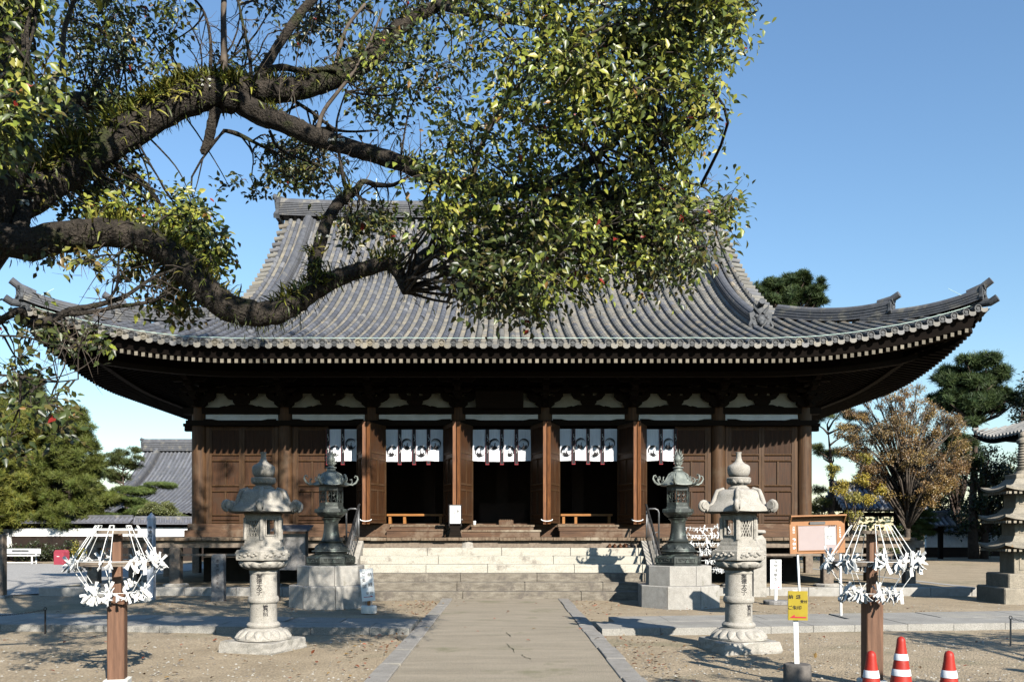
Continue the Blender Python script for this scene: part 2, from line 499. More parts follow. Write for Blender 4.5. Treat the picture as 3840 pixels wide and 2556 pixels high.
flag_path('cross_path', (1.50, 13.45), (14, 15.1), (1.50, 15.35), (14, 17.2), 2, .10)
# kerb of the right-hand cross path is lit stone
# plinth of the hall
mb = MB()
PX0, PX1, PY0, PY1 = -11.8, 12.0, 21.9, 43.6
x = PX0
while x < PX1 - .05:
    ln = min(rnd.uniform(.9, 1.5), PX1 - x)
    if x < -3.95 < x + ln: ln = -3.95 - x
    if not (-3.97 < x < 3.8): mb.bbox(x + .003, x + ln - .003, PY0, PY0 + .32, -.05, .2, .012)
    if x < 3.8 and x + ln > 3.8 : ln = 3.81 - x
    x += ln
for xx in (PX0, PX1 - .3):
    y = PY0 + .325
    while y < PY1:
        mb.bbox(xx, xx + .3, y, y + 1.19, -.05, .2, .012); y += 1.2
o = mb.build('plinth_kerb', M['plinth']); tag(o, kind='structure')
mb = MB(); mb.box(PX0 + .3, PX1 - .3, PY0 + .32, PY1, -.05, .19)
o = mb.build('plinth_floor', M['sand']); tag(o, kind='structure')

# fallen leaves, pebbles
LEAF_V = [(0, 0, 0), (-.28, .36, .09), (.28, .36, .09), (-.2, .72, .06), (.2, .72, .06), (0, 1.08, -.12), (0, .5, -.02)]
LEAF_F = [(0, 2, 6), (0, 6, 1), (2, 4, 6), (4, 5, 6), (6, 5, 3), (1, 6, 3)]
n = 1000
P = np.zeros((n, 3))
P[:, 0] = nr.uniform(-9, 9, n); P[:, 1] = nr.uniform(9, 21, n)
near = nr.random(n) < .45
P[near, 0] = np.sign(nr.normal(size=near.sum())) * nr.normal(1.75, .28, near.sum()); P[near, 1] = nr.uniform(9, 20, near.sum())
P[:, 2] = .014 + nr.uniform(0, .02, n)
onp = (np.abs(P[:, 0]) < 1.5) & (nr.random(n) < .8)
onp2 = (np.abs(P[:, 0]) > 1.5) & (P[:, 1] > 13.4) & (P[:, 1] < 16.5)
keep = ~(onp | onp2); P = P[keep]; n = len(P)
P[np.abs(P[:, 0]) < 1.5, 2] += .04
d = rand_dirs(n); d[:, 2] = nr.uniform(-.1, .35, n)
up = rand_dirs(n) * .35 + np.array([0, 0, 1])
V, Fl = scatter(LEAF_V, LEAF_F, P, frames(d, up), nr.uniform(.035, .08, n))
cc = np.array([(.24, .07, .03), (.22, .12, .05), (.32, .20, .07), (.16, .08, .04), (.40, .12, .06)])[nr.integers(0, 5, n)]
o = np_mesh('fallen_leaves', V, Fl, M['dryleaf'], cols=np.repeat(cc, 7, axis=0)); tag(o, 'dry red and brown leaves scattered on the sandy ground', 'fallen leaves', kind='stuff')
n = 5200
P = np.zeros((n, 3)); yy = 9 + 13 * nr.random(n) ** 1.6
P[:, 1] = yy; P[:, 0] = nr.uniform(-1, 1, n) * yy * .62; P[:, 2] = -.012
keep = (np.abs(P[:, 0]) > 1.55) & ~((P[:, 1] > 13.2) & (P[:, 1] < 17.0)) & (P[:, 1] < 21.7)
P = P[keep]; n = len(P)
PEB_V = [(0, 0, .8), (1, 0, .1), (.3, .9, .15), (-.8, .6, .1), (-.8, -.6, .12), (.3, -.9, .1)]
PEB_F = [(0, 1, 2), (0, 2, 3), (0, 3, 4), (0, 4, 5), (0, 5, 1)]
d = rand_dirs(n); d[:, 2] = 0
V, Fl = scatter(PEB_V, PEB_F, P, frames(d, np.tile([0, 0, 1.], (n, 1))), nr.uniform(.006, .022, n))
cc = np.array([(.5, .45, .36), (.36, .31, .24), (.6, .56, .48), (.28, .24, .2)])[nr.integers(0, 4, n)]
o = np_mesh('pebbles', V, Fl, M['dryleaf'], cols=np.repeat(cc, 6, axis=0)); tag(o, 'small loose pebbles strewn over the sand', 'pebbles', kind='stuff')

# ------------------------------------------------------------------ tiled roofs
class Roof:
    """irimoya (hip and gable) or hipped tile roof"""
    def __init__(s, xc, yc, AX, AY, VX, ze, a, b, p, L0, Lr, sp=.2874, r=.085, seg=.33, cs=.17):
        s.xc, s.yc, s.AX, s.AY, s.VX, s.ze, s.a, s.b, s.p, s.L0, s.Lr = xc, yc, AX, AY, VX, ze, a, b, p, L0, Lr
        s.sp, s.r, s.seg, s.cs = sp, r, seg, cs
    def lift(s, c, t):
        return s.L0 * (max(0, s.Lr - c) / s.Lr) ** 2 * max(0, 1 - max(t, 0) / (s.Lr * 1.5)) ** 1.5
    def z(s, c, t): return s.ze + s.a * t + (s.b * t ** s.p if t > 0 else 0) + s.lift(c, t)
    def half(s, side): return s.AX if side in 'FB' else s.AY
    def W(s, side, u, t, dz=0.0):
        c = s.half(side) - abs(u)
        z = s.z(c, t) + dz
        if side == 'F': return (s.xc + u, s.yc - s.AY + t, z)
        if side == 'B': return (s.xc - u, s.yc + s.AY - t, z)
        if side == 'L': return (s.xc - s.AX + t, s.yc - u, z)
        return (s.xc + s.AX - t, s.yc + u, z)
    def tmax(s, side, u):
        c = s.half(side) - abs(u)
        if side in 'FB': return s.AY if abs(u) <= s.VX else c
        return min(c, s.AX - s.VX + .25)
    def tiles(s, side, colf):
        mb = MB(); A = s.half(side)
        nrow = int(A / s.sp)
        NS = 5
        for i in range(-nrow, nrow + 1):
            u = i * s.sp
            tm = s.tmax(side, u)
            if tm < .15: continue
            nt_ = max(1, int(round(tm / s.seg))); dt = tm / nt_
            # barrel row
            for k in range(nt_):
                t0, t1 = k * dt, (k + 1) * dt + .01
                cl = colf(side, u, t0, 0)
                rg = []
                for t, rr in ((t0, s.r), (t1, s.r * .9)):
                    e = .02; sl = (s.z(A - abs(u), t + e) - s.z(A - abs(u), t)) / e
                    nn = math.hypot(1, sl)
                    ring = []
                    for q in range(NS + 1):
                        th = PI * q / NS
                        du = rr * math.cos(th); h = rr * math.sin(th) * .95 + .025
                        p = s.W(side, u, t - h * sl / nn)
                        zb = s.z(A - abs(u), t) + h / nn
                        p = list(p); p[2] = zb
                        if side == 'F': p[0] += du
                        elif side == 'B': p[0] -= du
                        elif side == 'L': p[1] -= du
                        else: p[1] += du
                        ring.append(tuple(p))
                    rg.append(ring)
                mb.rings(rg, close=False, cap0=False, cap1=False, c=cl)
                if k == 0 and side in 'FLR':
                    # round end cap with rim and boss
                    cl2 = colf(side, u, t0, 2)
                    cz = s.z(A - abs(u), 0) + .045
                    def cap(r1, tt, n=14):
                        out_ = []
                        for q in range(n):
                            th = 2 * PI * q / n
                            p = list(s.W(side, u, tt)); p[2] = cz + r1 * math.sin(th)
                            du = r1 * math.cos(th)
                            if side == 'F': p[0] += du
                            elif side == 'L': p[1] -= du
                            else: p[1] += du
                            out_.append(tuple(p))
                        return out_
                    R0 = s.r + .006
                    mb.rings([cap(R0, .12), cap(R0, -.02), cap(R0 * .78, -.02), cap(R0 * .76, -.004), cap(R0 * .5, -.004), cap(R0 * .45, -.02), cap(R0 * .2, -.02)], cap0=False, cap1=True, c=cl2)
            # pan column to the right
            if i == nrow: continue
            um = u + s.sp / 2
            tm2 = s.tmax(side, um)
            if tm2 < .1: continue
            nc = max(1, int(round(tm2 / s.cs))); dc = tm2 / nc
            hw = s.sp / 2 - s.r * .72
            for k in range(nc):
                t0, t1 = k * dc - (.03 if k == 0 else 0), (k + 1) * dc
                cl = colf(side, um, t0, 1)
                lip = -.055 if k == 0 else -.0
                cc_ = A - abs(um)
                zf = s.z(cc_, t0); zb = s.z(cc_, t1)
                pts = []
                for (tt, zz) in ((t0, zf + lip - (.0 if k == 0 else .0)), (t0, zf + .034), (t1, zb + .004)):
                    for q in (-1, -.4, .4, 1):
                        p = list(s.W(side, um, tt)); p[2] = zz - .022 * (1 - abs(q)) * 1.6 * (1 if zz != zf + lip else 1.6)
                        du = q * hw
                        if side == 'F': p[0] += du
                        elif side == 'B': p[0] -= du
                        elif side == 'L': p[1] -= du
                        else: p[1] += du
                        pts.append(tuple(p))
                mb.add(pts, [(0, 1, 5, 4), (1, 2, 6, 5), (2, 3, 7, 6), (4, 5, 9, 8), (5, 6, 10, 9), (6, 7, 11, 10)], cl)
        return mb
    def sheet(s, side, dz=-.06, n=14):
        """backing deck under the tiles"""
        mb = MB(); A = s.half(side); VX = s.VX if side in 'FB' else None
        spans = [(-A, A, 48)] if VX is None or VX < .3 else [(-A, -VX - .001, 12), (-VX, VX, 8), (VX + .001, A, 12)]
        for (a_, b_, N_) in spans:
            rg = []
            for i in range(N_ + 1):
                u = a_ + (b_ - a_) * i / N_; tm = s.tmax(side, u)
                rg.append([s.W(side, u, tm * k / n, dz) for k in range(n + 1)])
            mb.rings(rg, close=False, cap0=False, cap1=False)
        return mb

def ridge_sweep(mb, path, w, h, lay=4, top=None, c=None):
    """layered ridge of flat tiles with a round top course, swept along path (base points)"""
    prof = []
    top = top or w * .36
    for k in range(lay):
        z0 = h * k / lay; z1 = h * (k + .62) / lay
        wk = w / 2 * (1 - .12 * k / lay)
        prof += [(wk, z0), (wk, z1), (wk * .88, z1), (wk * .88, h * (k + 1) / lay)]
    for q in range(7):
        th = PI * q / 6
        prof.append((top * math.cos(th), h + top * math.sin(th) * .8))
    left = [(-x, z) for x, z in prof[:4 * lay]][::-1]
    prof = prof + left
    P_ = [Vector(p) for p in path]; rg = []
    for i, p in enumerate(P_):
        d_ = P_[min(i + 1, len(P_) - 1)] - P_[max(i - 1, 0)]
        hd = Vector((d_.x, d_.y, 0))
        if hd.length < 1e-6: hd = Vector((0, 1, 0))
        hd.normalize(); sd_ = Vector((hd.y, -hd.x, 0))
        dn = d_.normalized(); up_ = sd_.cross(dn)
        if up_.z < 0: up_ = -up_
        rg.append([p + sd_ * x + up_ * z for x, z in prof])
    mb.rings(rg, c=c)

def oni_tile(mb, p, d_, s=1.0, cyl=True):
    """ogre-style ridge end: shield with horns, curls and a round bar above, facing d_"""
    p = Vector(p); d_ = Vector((d_[0], d_[1], 0)).normalized(); sx = Vector((d_.y, -d_.x, 0)); up_ = Vector((0, 0, 1))
    def pt(x, y, z): return p + sx * x * s + d_ * y * s + up_ * z * s
    out_ = [(-.30, 0), (-.36, .12), (-.30, .30), (-.33, .50), (-.24, .52), (-.18, .66), (-.08, .62), (0, .70), (.08, .62), (.18, .66), (.24, .52), (.33, .50), (.30, .30), (.36, .12), (.30, 0)]
    n_ = len(out_)
    mb.add([pt(x, -.05, z) for x, z in out_] + [pt(x, .06, z) for x, z in out_], [tuple(range(n_)), tuple(range(2 * n_ - 1, n_ - 1, -1))] + [(i, n_ + i, n_ + (i + 1) % n_, (i + 1) % n_) for i in range(n_)])
    for (x, z, r_, dy) in ((0, .30, .15, .07), (-.13, .40, .06, .10), (.13, .40, .06, .10), (0, .20, .08, .14), (-.2, .16, .08, .07), (.2, .16, .08, .07), (-.2, .34, .05, .07), (.2, .34, .05, .07)):
        rg = []
        for k in range(4):
            rr = r_ * math.cos(k / 3 * PI / 2 * .95)
            rg.append([pt(x + rr * math.cos(a * PI / 4), dy - .02 + r_ * .6 * math.sin(k / 3 * PI / 2), z + rr * math.sin(a * PI / 4)) for a in range(8)])
        mb.rings(rg, cap0=False)
    for sgn in (-1, 1):
        mb.tube([pt(sgn * x, .10, z) for x, z in ((.05, .47), (.12, .55), (.20, .64), (.21, .74))], [.045 * s, .04 * s, .03 * s, .008 * s], 6)
        mb.tube([pt(sgn * x, .08, z) for x, z in ((.28, .02), (.33, .12), (.26, .2), (.2, .12))], [.05 * s, .045 * s, .035 * s, .02 * s], 6)
    if cyl:
        mb.tube([pt(0, -.5, .60), pt(0, -.2, .66), pt(0, .2, .80)], [.085 * s, .088 * s, .095 * s], 12)
# ------------------------------------------------------------------ main hall
XC, YF = -0.10, 24.3
BAY = 2.42
PXS = [XC + (i - 3.5) * BAY for i in range(8)]
hall = thing('temple_hall', 'wide dark wooden temple hall with sweeping grey tiled hip-and-gable roof', 'temple', (XC, YF, 0))
HO = (XC, YF, 0)
def hp(mb, name, mat, smooth=False, ang=None, parent=None):
    return mb.build(name, mat, parent or hall, smooth, org=HO, ang=ang)
RF = Roof(XC, 31.9, 11.80, 11.0, 8.0, 6.12, .36, .00228, 3, .93, 5.36)

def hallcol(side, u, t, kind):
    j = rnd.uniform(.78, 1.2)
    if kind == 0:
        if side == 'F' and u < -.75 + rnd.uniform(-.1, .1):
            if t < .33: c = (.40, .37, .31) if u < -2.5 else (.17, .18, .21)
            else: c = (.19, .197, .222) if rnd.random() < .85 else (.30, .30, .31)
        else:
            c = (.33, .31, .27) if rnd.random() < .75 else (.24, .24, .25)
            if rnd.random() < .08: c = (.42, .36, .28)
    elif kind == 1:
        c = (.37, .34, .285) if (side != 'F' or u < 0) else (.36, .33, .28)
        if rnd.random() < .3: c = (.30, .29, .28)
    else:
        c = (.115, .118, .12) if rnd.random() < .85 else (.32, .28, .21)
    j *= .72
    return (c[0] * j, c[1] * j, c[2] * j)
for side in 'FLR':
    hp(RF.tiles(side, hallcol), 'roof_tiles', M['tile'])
dk = MB()
for side in 'FLRB':
    m_ = RF.sheet(side); dk.add(m_.v, m_.f)
hp(dk, 'roof_deck', M['ridge'])
# gable walls and verge tiles
for s in (-1, 1):
    xg = s * 7.3
    ts = [3.9 + (11 - 3.9) * k / 12 for k in range(13)]
    poly = [(RF.yc - 11 + t, RF.z(9, t) - .1) for t in ts]
    poly = poly + [(2 * RF.yc - y, z) for y, z in poly[::-1][1:]]
    g = MB(); g.prism([(y, z) for y, z in poly], XC + xg - .05, XC + xg + .05, axis='x')
    hp(g, 'gable_wall', M['beam'])
    for fb in (1, -1):
        g = MB()
        t = 4.0
        while t < 10.9:
            y = RF.yc - fb * (11 - t); z = RF.z(9, t) + .03
            cl = hallcol('L', 0, 1, 0)
            g.tube([(XC + s * 7.75, y, z + .04), (XC + s * 8.12, y, z - .02)], [.085, .095], 10, c=cl)
            t += .30
        hp(g, 'verge_tiles', M['tile'])
# main ridge
g = MB()
zt = RF.z(9, 11)
pth = []
for k in range(17):
    x = -8.15 + 16.3 * k / 16
    pth.append((XC + x, RF.yc, zt - .05 + .10 * abs(x / 8.15) ** 4))
ridge_sweep(g, pth, .62, .52, 8)
hp(g, 'main_ridge', M['ridge'])
for s in (-1, 1):
    g = MB()
    oni_tile(g, (XC + s * 8.2, RF.yc, zt - .1), (s, 0), 1.15)
    hp(g, 'ridge_end_tile', M['oni'])
# descending ridges and corner ridges
for s in (-1, 1):
    for fb in (1, -1):
        g = MB(); pth = []
        for k in range(22):
            t = 10.75 - (10.75 - 2.75) * k / 21
            pth.append((XC + s * 7.05, RF.yc - fb * (11 - t), RF.z(9, t) + .02))
        ridge_sweep(g, pth, .36, .26, 4, top=.12)
        hp(g, 'descending_ridge', M['ridge'])
        g = MB()
        t = 2.72
        oni_tile(g, (XC + s * 7.05, RF.yc - fb * (11 - t), RF.z(9, t) - .06), (0, -fb), .95)
        hp(g, 'ridge_end_tile', M['oni'])
        # corner ridge, two stages
        for (c0, c1, hh, up_) in ((3.95, 1.65, .30, .20), (2.2, .12, .24, .16)):
            g = MB(); pth = []
            for k in range(16):
                q = k / 15
                c = c0 + (c1 - c0) * q
                pth.append((XC + s * (RF.AX - c), RF.yc - fb * (RF.AY - c), RF.z(c, c) + .03 + up_ * q ** 3))
            ridge_sweep(g, pth, .34, hh, 4, top=.10)
            e = Vector(pth[-1]); d_ = (e - Vector(pth[-2])).normalized()
            tp = e + Vector((0, 0, hh + .06))
            g.tube([tp - d_ * .35, tp + d_ * .0 + Vector((0, 0, .02)), tp + d_ * .20 + Vector((0, 0, .10))], [.09, .09, .09], 12)
            hp(g, 'corner_ridge', M['ridge'])
            g = MB()
            oni_tile(g, e + Vector((0, 0, -.02)) , (s, -fb), .55, cyl=False)
            hp(g, 'ridge_end_tile', M['oni'])
        # corner tile bars
        g = MB()
        cc_ = Vector((XC + s * (RF.AX - .02), RF.yc - fb * (RF.AY - .02), RF.z(0, 0) + .06))
        g.tube([cc_ + Vector((-s * .4, fb * .4, .05)), cc_ + Vector((s * .02, -fb * .02, .03)), cc_ + Vector((s * .13, -fb * .13, .11))], [.09, .095, .095], 12)
        hp(g, 'corner_tile', M['oni'])
# rafters and soffit
def eave_z(c, t, base):  # base z at the tip, rising inward
    return base + RF.lift(c, 0) * max(0, 1 - t / 4.5)
for side in 'FLRB':
    A = RF.half(side)
    g = MB(); ge = MB(); g2 = MB()
    sp = .1745; nn_ = int((A - .45) / sp)
    for i in range(-nn_, nn_ + 1):
        u = i * sp; c = A - abs(u)
        for (mbx, t0, t1, z0, z1, ww, hh, lim) in ((g, .22, 1.75, 5.715, 6.01, .09, .105, 1), (g2, 1.45, 3.65, 5.62, 6.36, .09, .11, 1)):
            if c < t0 + .12: continue
            t1_ = min(t1, c)
            sl = (z1 - z0) / (t1 - t0)
            pts = []
            for tt in (t0, t1_):
                zz = eave_z(c, tt, z0 + sl * (tt - t0))
                for (du, dz) in ((-ww / 2, 0), (ww / 2, 0), (ww / 2, hh), (-ww / 2, hh)):
                    p = list(RF.W(side, u, tt)); p[2] = zz + dz
                    if side in 'FB': p[0] += du
                    else: p[1] += du
                    pts.append(tuple(p))
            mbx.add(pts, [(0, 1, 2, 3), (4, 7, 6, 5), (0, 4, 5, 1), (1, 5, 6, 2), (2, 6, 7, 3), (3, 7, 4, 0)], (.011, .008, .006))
            if side != 'B':
                # pale weathered end grain, 3 mm proud
                q = []
                for (du, dz) in ((-ww / 2 + .004, .004), (ww / 2 - .004, .004), (ww / 2 - .004, hh - .004), (-ww / 2 + .004, hh - .004)):
                    p = list(RF.W(side, u, t0 - .004)); p[2] = pts[0][2] + dz
                    if side in 'FB': p[0] += du
                    else: p[1] += du
                    q.append(tuple(p))
                if mbx is g or rnd.random() < .35: mbx.add(q, [(0, 1, 2, 3)], (lambda j_: (.33 * j_, .29 * j_, .225 * j_))(rnd.uniform(.5, 1.1)))
    hp(g, 'flying_rafters', M['rafter']); hp(g2, 'base_rafters', M['rafter'])
    # boards above rafters, eave fascia
    g = MB(); rg = []; N_ = 60
    for k in range(N_ + 1):
        u = -A + .3 + (2 * A - .6) * k / N_; c = A - abs(u)
        def pz(t, z):
            tt = min(t, c); p = list(RF.W(side, u, tt)); p[2] = eave_z(c, tt, z); return tuple(p)
        rg.append([pz(.10, 6.085), pz(.14, 6.03), pz(.24, 5.835), pz(.40, 5.832), pz(1.5, 6.09), pz(1.52, 5.76), pz(3.8, 6.52)])
    g.rings(rg, close=False, cap0=False, cap1=False)
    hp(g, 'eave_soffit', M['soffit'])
    g = MB(); rg = []
    for k in range(N_ + 1):
        u = -A + .42 + (2 * A - .84) * k / N_; c = A - abs(u)
        def pz(t, z):
            tt = min(t, c); p = list(RF.W(side, u, tt)); p[2] = eave_z(c, tt, z); return tuple(p)
        rg.append([pz(1.40, 5.60), pz(1.56, 5.60), pz(1.56, 5.74), pz(1.40, 5.74)])
    g.rings(rg)
    hp(g, 'eave_purlin', M['beam'])
for s in (-1, 1):
    for fb in (1, -1):
        g = MB()
        a = Vector((XC + s * (RF.AX - 3.6), RF.yc - fb * (RF.AY - 3.6), 6.35)); b = Vector((XC + s * (RF.AX - .42), RF.yc - fb * (RF.AY - .42), 6.52))
        g.tube([a, a.lerp(b, .5) - Vector((0, 0, .12)), b, b + Vector((s * .12, -fb * .12, .03))], [.17, .16, .14, .10], 6)
        hp(g, 'hip_rafter', M['beam'])
# body: pillars
zsill = 1.83
for i, px in enumerate(PXS):
    g = MB(); g.lathe([(.205, 1.46), (.21, 2.2), (.21, 4.4), (.195, 5.10), (.17, 5.12)], 20, px, YF)
    hp(g, 'pillar', M['pillar'], True, 40)
for sx in (0, 7):
    for k in range(1, 7):
        g = MB(); g.lathe([(.205, 1.46), (.21, 2.2), (.21, 4.4), (.195, 5.10), (.17, 5.12)], 14, PXS[sx], YF + k * 2.53)
        hp(g, 'pillar', M['pillar'], True, 40)
YB = YF + 6 * 2.53
# walls at the sides and back, ceiling and floor of the interior
g = MB()
for s in (0, 7):
    g.box(PXS[s] - .05, PXS[s] + .05, YF + .2, YB, 1.46, 5.9)
g.box(PXS[0], PXS[7], YB - .05, YB + .05, 1.46, 5.9)
hp(g, 'side_wall', M['door_panel'])
g = MB(); g.box(PXS[0] + .06, PXS[7] - .06, YF + .15, YB - .06, 1.70, 1.80)
hp(g, 'interior_floor', M['sill'])
g = MB(); g.box(PXS[0] + .06, PXS[7] - .06, YF + .15, YB - .06, 5.0, 5.05)
g.box(PXS[0] + .06, PXS[7] - .06, YF + 5.0, YF + 5.1, 1.8, 5.0)
for x in (-4.9, -2.4, -.1, 2.3, 4.7):
    g.box(x - .18, x + .18, YF + 3.2, YF + 3.5, 1.8, 5.0)
hp(g, 'interior_partition', M['interior'])
g = MB()
g.box(-.8, .6, YF + 2.6, YF + 3.0, 1.8, 2.5); hp(g, 'altar', M['interior'])
g = MB(); g.box(PXS[0] - .1, PXS[7] + .1, YF + .6, YB, .19, 1.45)
hp(g, 'underfloor_shade_box', M['underfloor_dark'])  # dark box standing in for the black shade under the floor
# long beams across the front
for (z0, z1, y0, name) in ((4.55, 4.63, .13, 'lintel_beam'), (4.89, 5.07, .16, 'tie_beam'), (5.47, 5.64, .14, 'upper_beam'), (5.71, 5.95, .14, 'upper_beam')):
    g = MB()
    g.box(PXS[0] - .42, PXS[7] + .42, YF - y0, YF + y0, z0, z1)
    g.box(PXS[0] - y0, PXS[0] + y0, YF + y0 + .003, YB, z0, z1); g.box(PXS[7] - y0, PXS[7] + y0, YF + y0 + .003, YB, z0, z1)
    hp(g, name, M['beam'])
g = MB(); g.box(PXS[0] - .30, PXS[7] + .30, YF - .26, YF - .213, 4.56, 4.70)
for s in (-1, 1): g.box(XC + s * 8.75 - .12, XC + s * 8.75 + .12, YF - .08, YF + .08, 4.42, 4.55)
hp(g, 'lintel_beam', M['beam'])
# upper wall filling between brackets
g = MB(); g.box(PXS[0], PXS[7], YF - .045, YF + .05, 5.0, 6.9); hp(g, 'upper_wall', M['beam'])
for i in range(7):
    a, b = PXS[i] + .2, PXS[i + 1] - .2
    m_ = (a + b) / 2
    # narrow panel above the doors with a raised notch at either end
    g = MB(); g.prism([(a, 4.705), (a + .43, 4.705), (a + .44, 4.66), (b - .44, 4.66), (b - .43, 4.705), (b, 4.705), (b, 4.885), (a, 4.885)], YF - .09, YF - .05)
    hp(g, 'plaster_panel', M['plaster'])
    # carved end pieces
    for s, e in ((1, a), (-1, b)):
        g = MB()
        g.prism([(e, 4.64), (e + s * .46, 4.64), (e + s * .47, 4.69), (e + s * .36, 4.705), (e + s * .24, 4.73), (e, 4.735)], YF - .29, YF - .263)
        hp(g, 'carved_bracket', M['beam'])
    # large panel between the bracket sets
    g = MB(); g.box(PXS[i] + .01, PXS[i + 1] - .01, YF - .075, YF - .046, 5.07, 5.47); hp(g, 'plaster_panel', M['plaster_dark'])
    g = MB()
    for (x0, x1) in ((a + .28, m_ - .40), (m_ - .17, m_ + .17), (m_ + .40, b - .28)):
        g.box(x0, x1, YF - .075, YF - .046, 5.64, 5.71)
    hp(g, 'plaster_panel', M['plaster_dark'])
    # intermediate bracket: carved base, block, boat-shaped arm, three bearing blocks
    if i != 3:
        g = MB()
        g.prism([(m_ - .62, 5.073), (m_ - .60, 5.09), (m_ - .46, 5.12), (m_ - .44, 5.10), (m_ - .30, 5.15), (m_ + .30, 5.15), (m_ + .44, 5.10), (m_ + .46, 5.12), (m_ + .60, 5.09), (m_ + .62, 5.073)], YF - .13, YF - .08)
        hp(g, 'carved_bracket', M['beam'])
        g = MB()
        g.prism([(m_ - .17, 5.15), (m_ + .17, 5.15), (m_ + .22, 5.21), (m_ + .22, 5.27), (m_ - .22, 5.27), (m_ - .22, 5.21)], YF - .20, YF - .0802)
        g.prism([(m_ - .25, 5.272), (m_ + .25, 5.272), (m_ + .37, 5.31), (m_ + .44, 5.40), (m_ - .44, 5.40), (m_ - .37, 5.31)], YF - .18, YF - .0804)
        for q in (-.34, 0, .34):
            g.box(m_ + q - .11, m_ + q + .11, YF - .22, YF - .0806, 5.402, 5.469)
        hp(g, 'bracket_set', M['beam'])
# bracket sets over the pillars, stepping out to the eave purlin
for i, px in enumerate(PXS):
    g = MB()
    g.prism([(px - .17, 5.075), (px + .17, 5.075), (px + .26, 5.15), (px + .26, 5.22), (px - .26, 5.22), (px - .26, 5.15)], YF - .28, YF - .085)
    g.prism([(px - .30, 5.222), (px + .30, 5.222), (px + .42, 5.28), (px + .50, 5.38), (px - .50, 5.38), (px - .42, 5.28)], YF - .26, YF - .087)
    for q in (-.38, 0, .38):
        g.box(px + q - .11, px + q + .11, YF - .28, YF - .089, 5.382, 5.468)
    for k in range(3):
        z = 5.24 + .23 * k; y = YF - .26 - .34 * (k + 1)
        g.prism([(YF - .09, z), (y + .15, z), (y, z + .08), (y, z + .13), (YF - .09, z + .13)], px - .075, px + .075, axis='x')
        g.box(px - .12, px + .12, y - .02, y + .2, z + .132, z + .2)
        if k: g.prism([(px - .42, z + .2), (px + .42, z + .2), (px + .52, z + .3), (px - .52, z + .3)], y + .02, y + .16)
        else: g.prism([(px - .30, z + .2), (px + .30, z + .2), (px + .40, z + .29), (px - .40, z + .29)], y + .02, y + .16)
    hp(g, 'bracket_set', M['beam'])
    # nose of the beam above the pillar
    g = MB(); g.prism([(YF - .30, 5.06), (YF - .55, 5.06), (YF - .60, 5.12), (YF - .55, 5.19), (YF - .42, 5.2), (YF - .30, 5.24)], px - .05, px + .05, axis='x')
    hp(g, 'beam_nose', M['beam'])
g = MB(); g.box(PXS[0] - 1.0, PXS[7] + 1.0, YF - 1.30, YF - 1.14, 5.96, 6.1); hp(g, 'eave_purlin', M['beam'])
# plaque board over the centre bay
g = MB(); g.add([(-.82, YF - .55, 5.46), (.50, YF - .55, 5.46), (.50, YF - .35, 5.02), (-.82, YF - .35, 5.02), (-.82, YF - .50, 5.50), (.50, YF - .50, 5.50), (.50, YF - .30, 5.04), (-.82, YF - .30, 5.04)],
                [(0, 1, 2, 3), (7, 6, 5, 4), (0, 4, 5, 1), (1, 5, 6, 2), (2, 6, 7, 3), (3, 7, 4, 0)])
hp(g, 'name_plaque', M['beam'])
# sill: two stepped beams
g = MB(); g.bbox(PXS[0] - .32, PXS[7] + .32, YF - .33, YF + .1, 1.47, 1.66, .015)
g.bbox(PXS[0] - .25, PXS[7] + .25, YF - .27, YF + .1, 1.66, 1.835, .015)
hp(g, 'sill_beam', M['sill'])

# doors: framed leaf with paired rails and recessed panels
def leaf(w, h, mats=('door', 'door_panel'), thick=.065):
    fr = MB(); pn = MB(); e = thick / 2; k = w / 2
    st = .075
    fr.box(0, st, -e, e, 0, h); fr.box(w - st, w, -e, e, 0, h)
    def z_(z): return (z - 1.845) / 2.7 * h
    for (a, b) in ((1.845, 1.875), (1.93, 1.955), (2.055, 2.095), (2.72, 2.765), (2.875, 2.925), (3.57, 3.615), (3.735, 3.785), (4.44, 4.545)):
        z0, z1 = z_(a), z_(b)
        fr.prism([(-e, z0), (e, z0), (e, z1), (-e, z1), (-e - .016, (z0 + z1) / 2)], st + .001, w - st - .001, axis='x')
    for (a, b) in ((2.095, 2.72), (2.925, 3.57)):
        fr.box(k - .024, k + .024, -e - .006, e, z_(a), z_(b))
    pn.box(st, w - st, -e + .028, e - .012, .01, h - .01)
    for j in range(int((w - 2 * st) / .035)):
        x = st + .0175 + j * .035
        pn.box(x - .006, x + .006, -e + .014, -e + .027, z_(3.785), z_(4.44))
    return fr, pn
DH = 2.70; ZD = 1.845
def place_leaf(w, x, y, rz, edge=False, name='door_leaf'):
    fr, pn = leaf(w, DH)
    for q in (fr, pn):
        q.xf(Matrix.Translation((x, y, ZD)) @ Matrix.Rotation(rz, 4, 'Z'))
    o = hp(fr, name, M['door'])
    p = hp(pn, 'door_panel', M['door_panel'], parent=o)
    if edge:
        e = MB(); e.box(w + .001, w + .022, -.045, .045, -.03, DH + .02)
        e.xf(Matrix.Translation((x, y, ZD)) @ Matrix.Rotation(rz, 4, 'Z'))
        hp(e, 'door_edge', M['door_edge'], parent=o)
    return o
LW = .91
def frame_bay(i):
    a, b = PXS[i] + .205, PXS[i + 1] - .205
    for q in (a, b - .085):
        g = MB(); g.box(q, q + .085, YF - .08, YF + .06, 1.84, 4.55)
        hp(g, 'door_jamb', M['pillar'])
    return a + .09, b - .09
for i in range(7):
    a, b = frame_bay(i); wd = (b - a - .006) / 2
    yd = YF - .05
    if i in (0, 6):
        place_leaf(wd, a, yd, 0); place_leaf(wd, a + wd + .006, yd, 0)
    if i == 1: place_leaf(wd, a, yd, 0)
    if i == 5: place_leaf(wd, a + wd + .006, yd, 0)
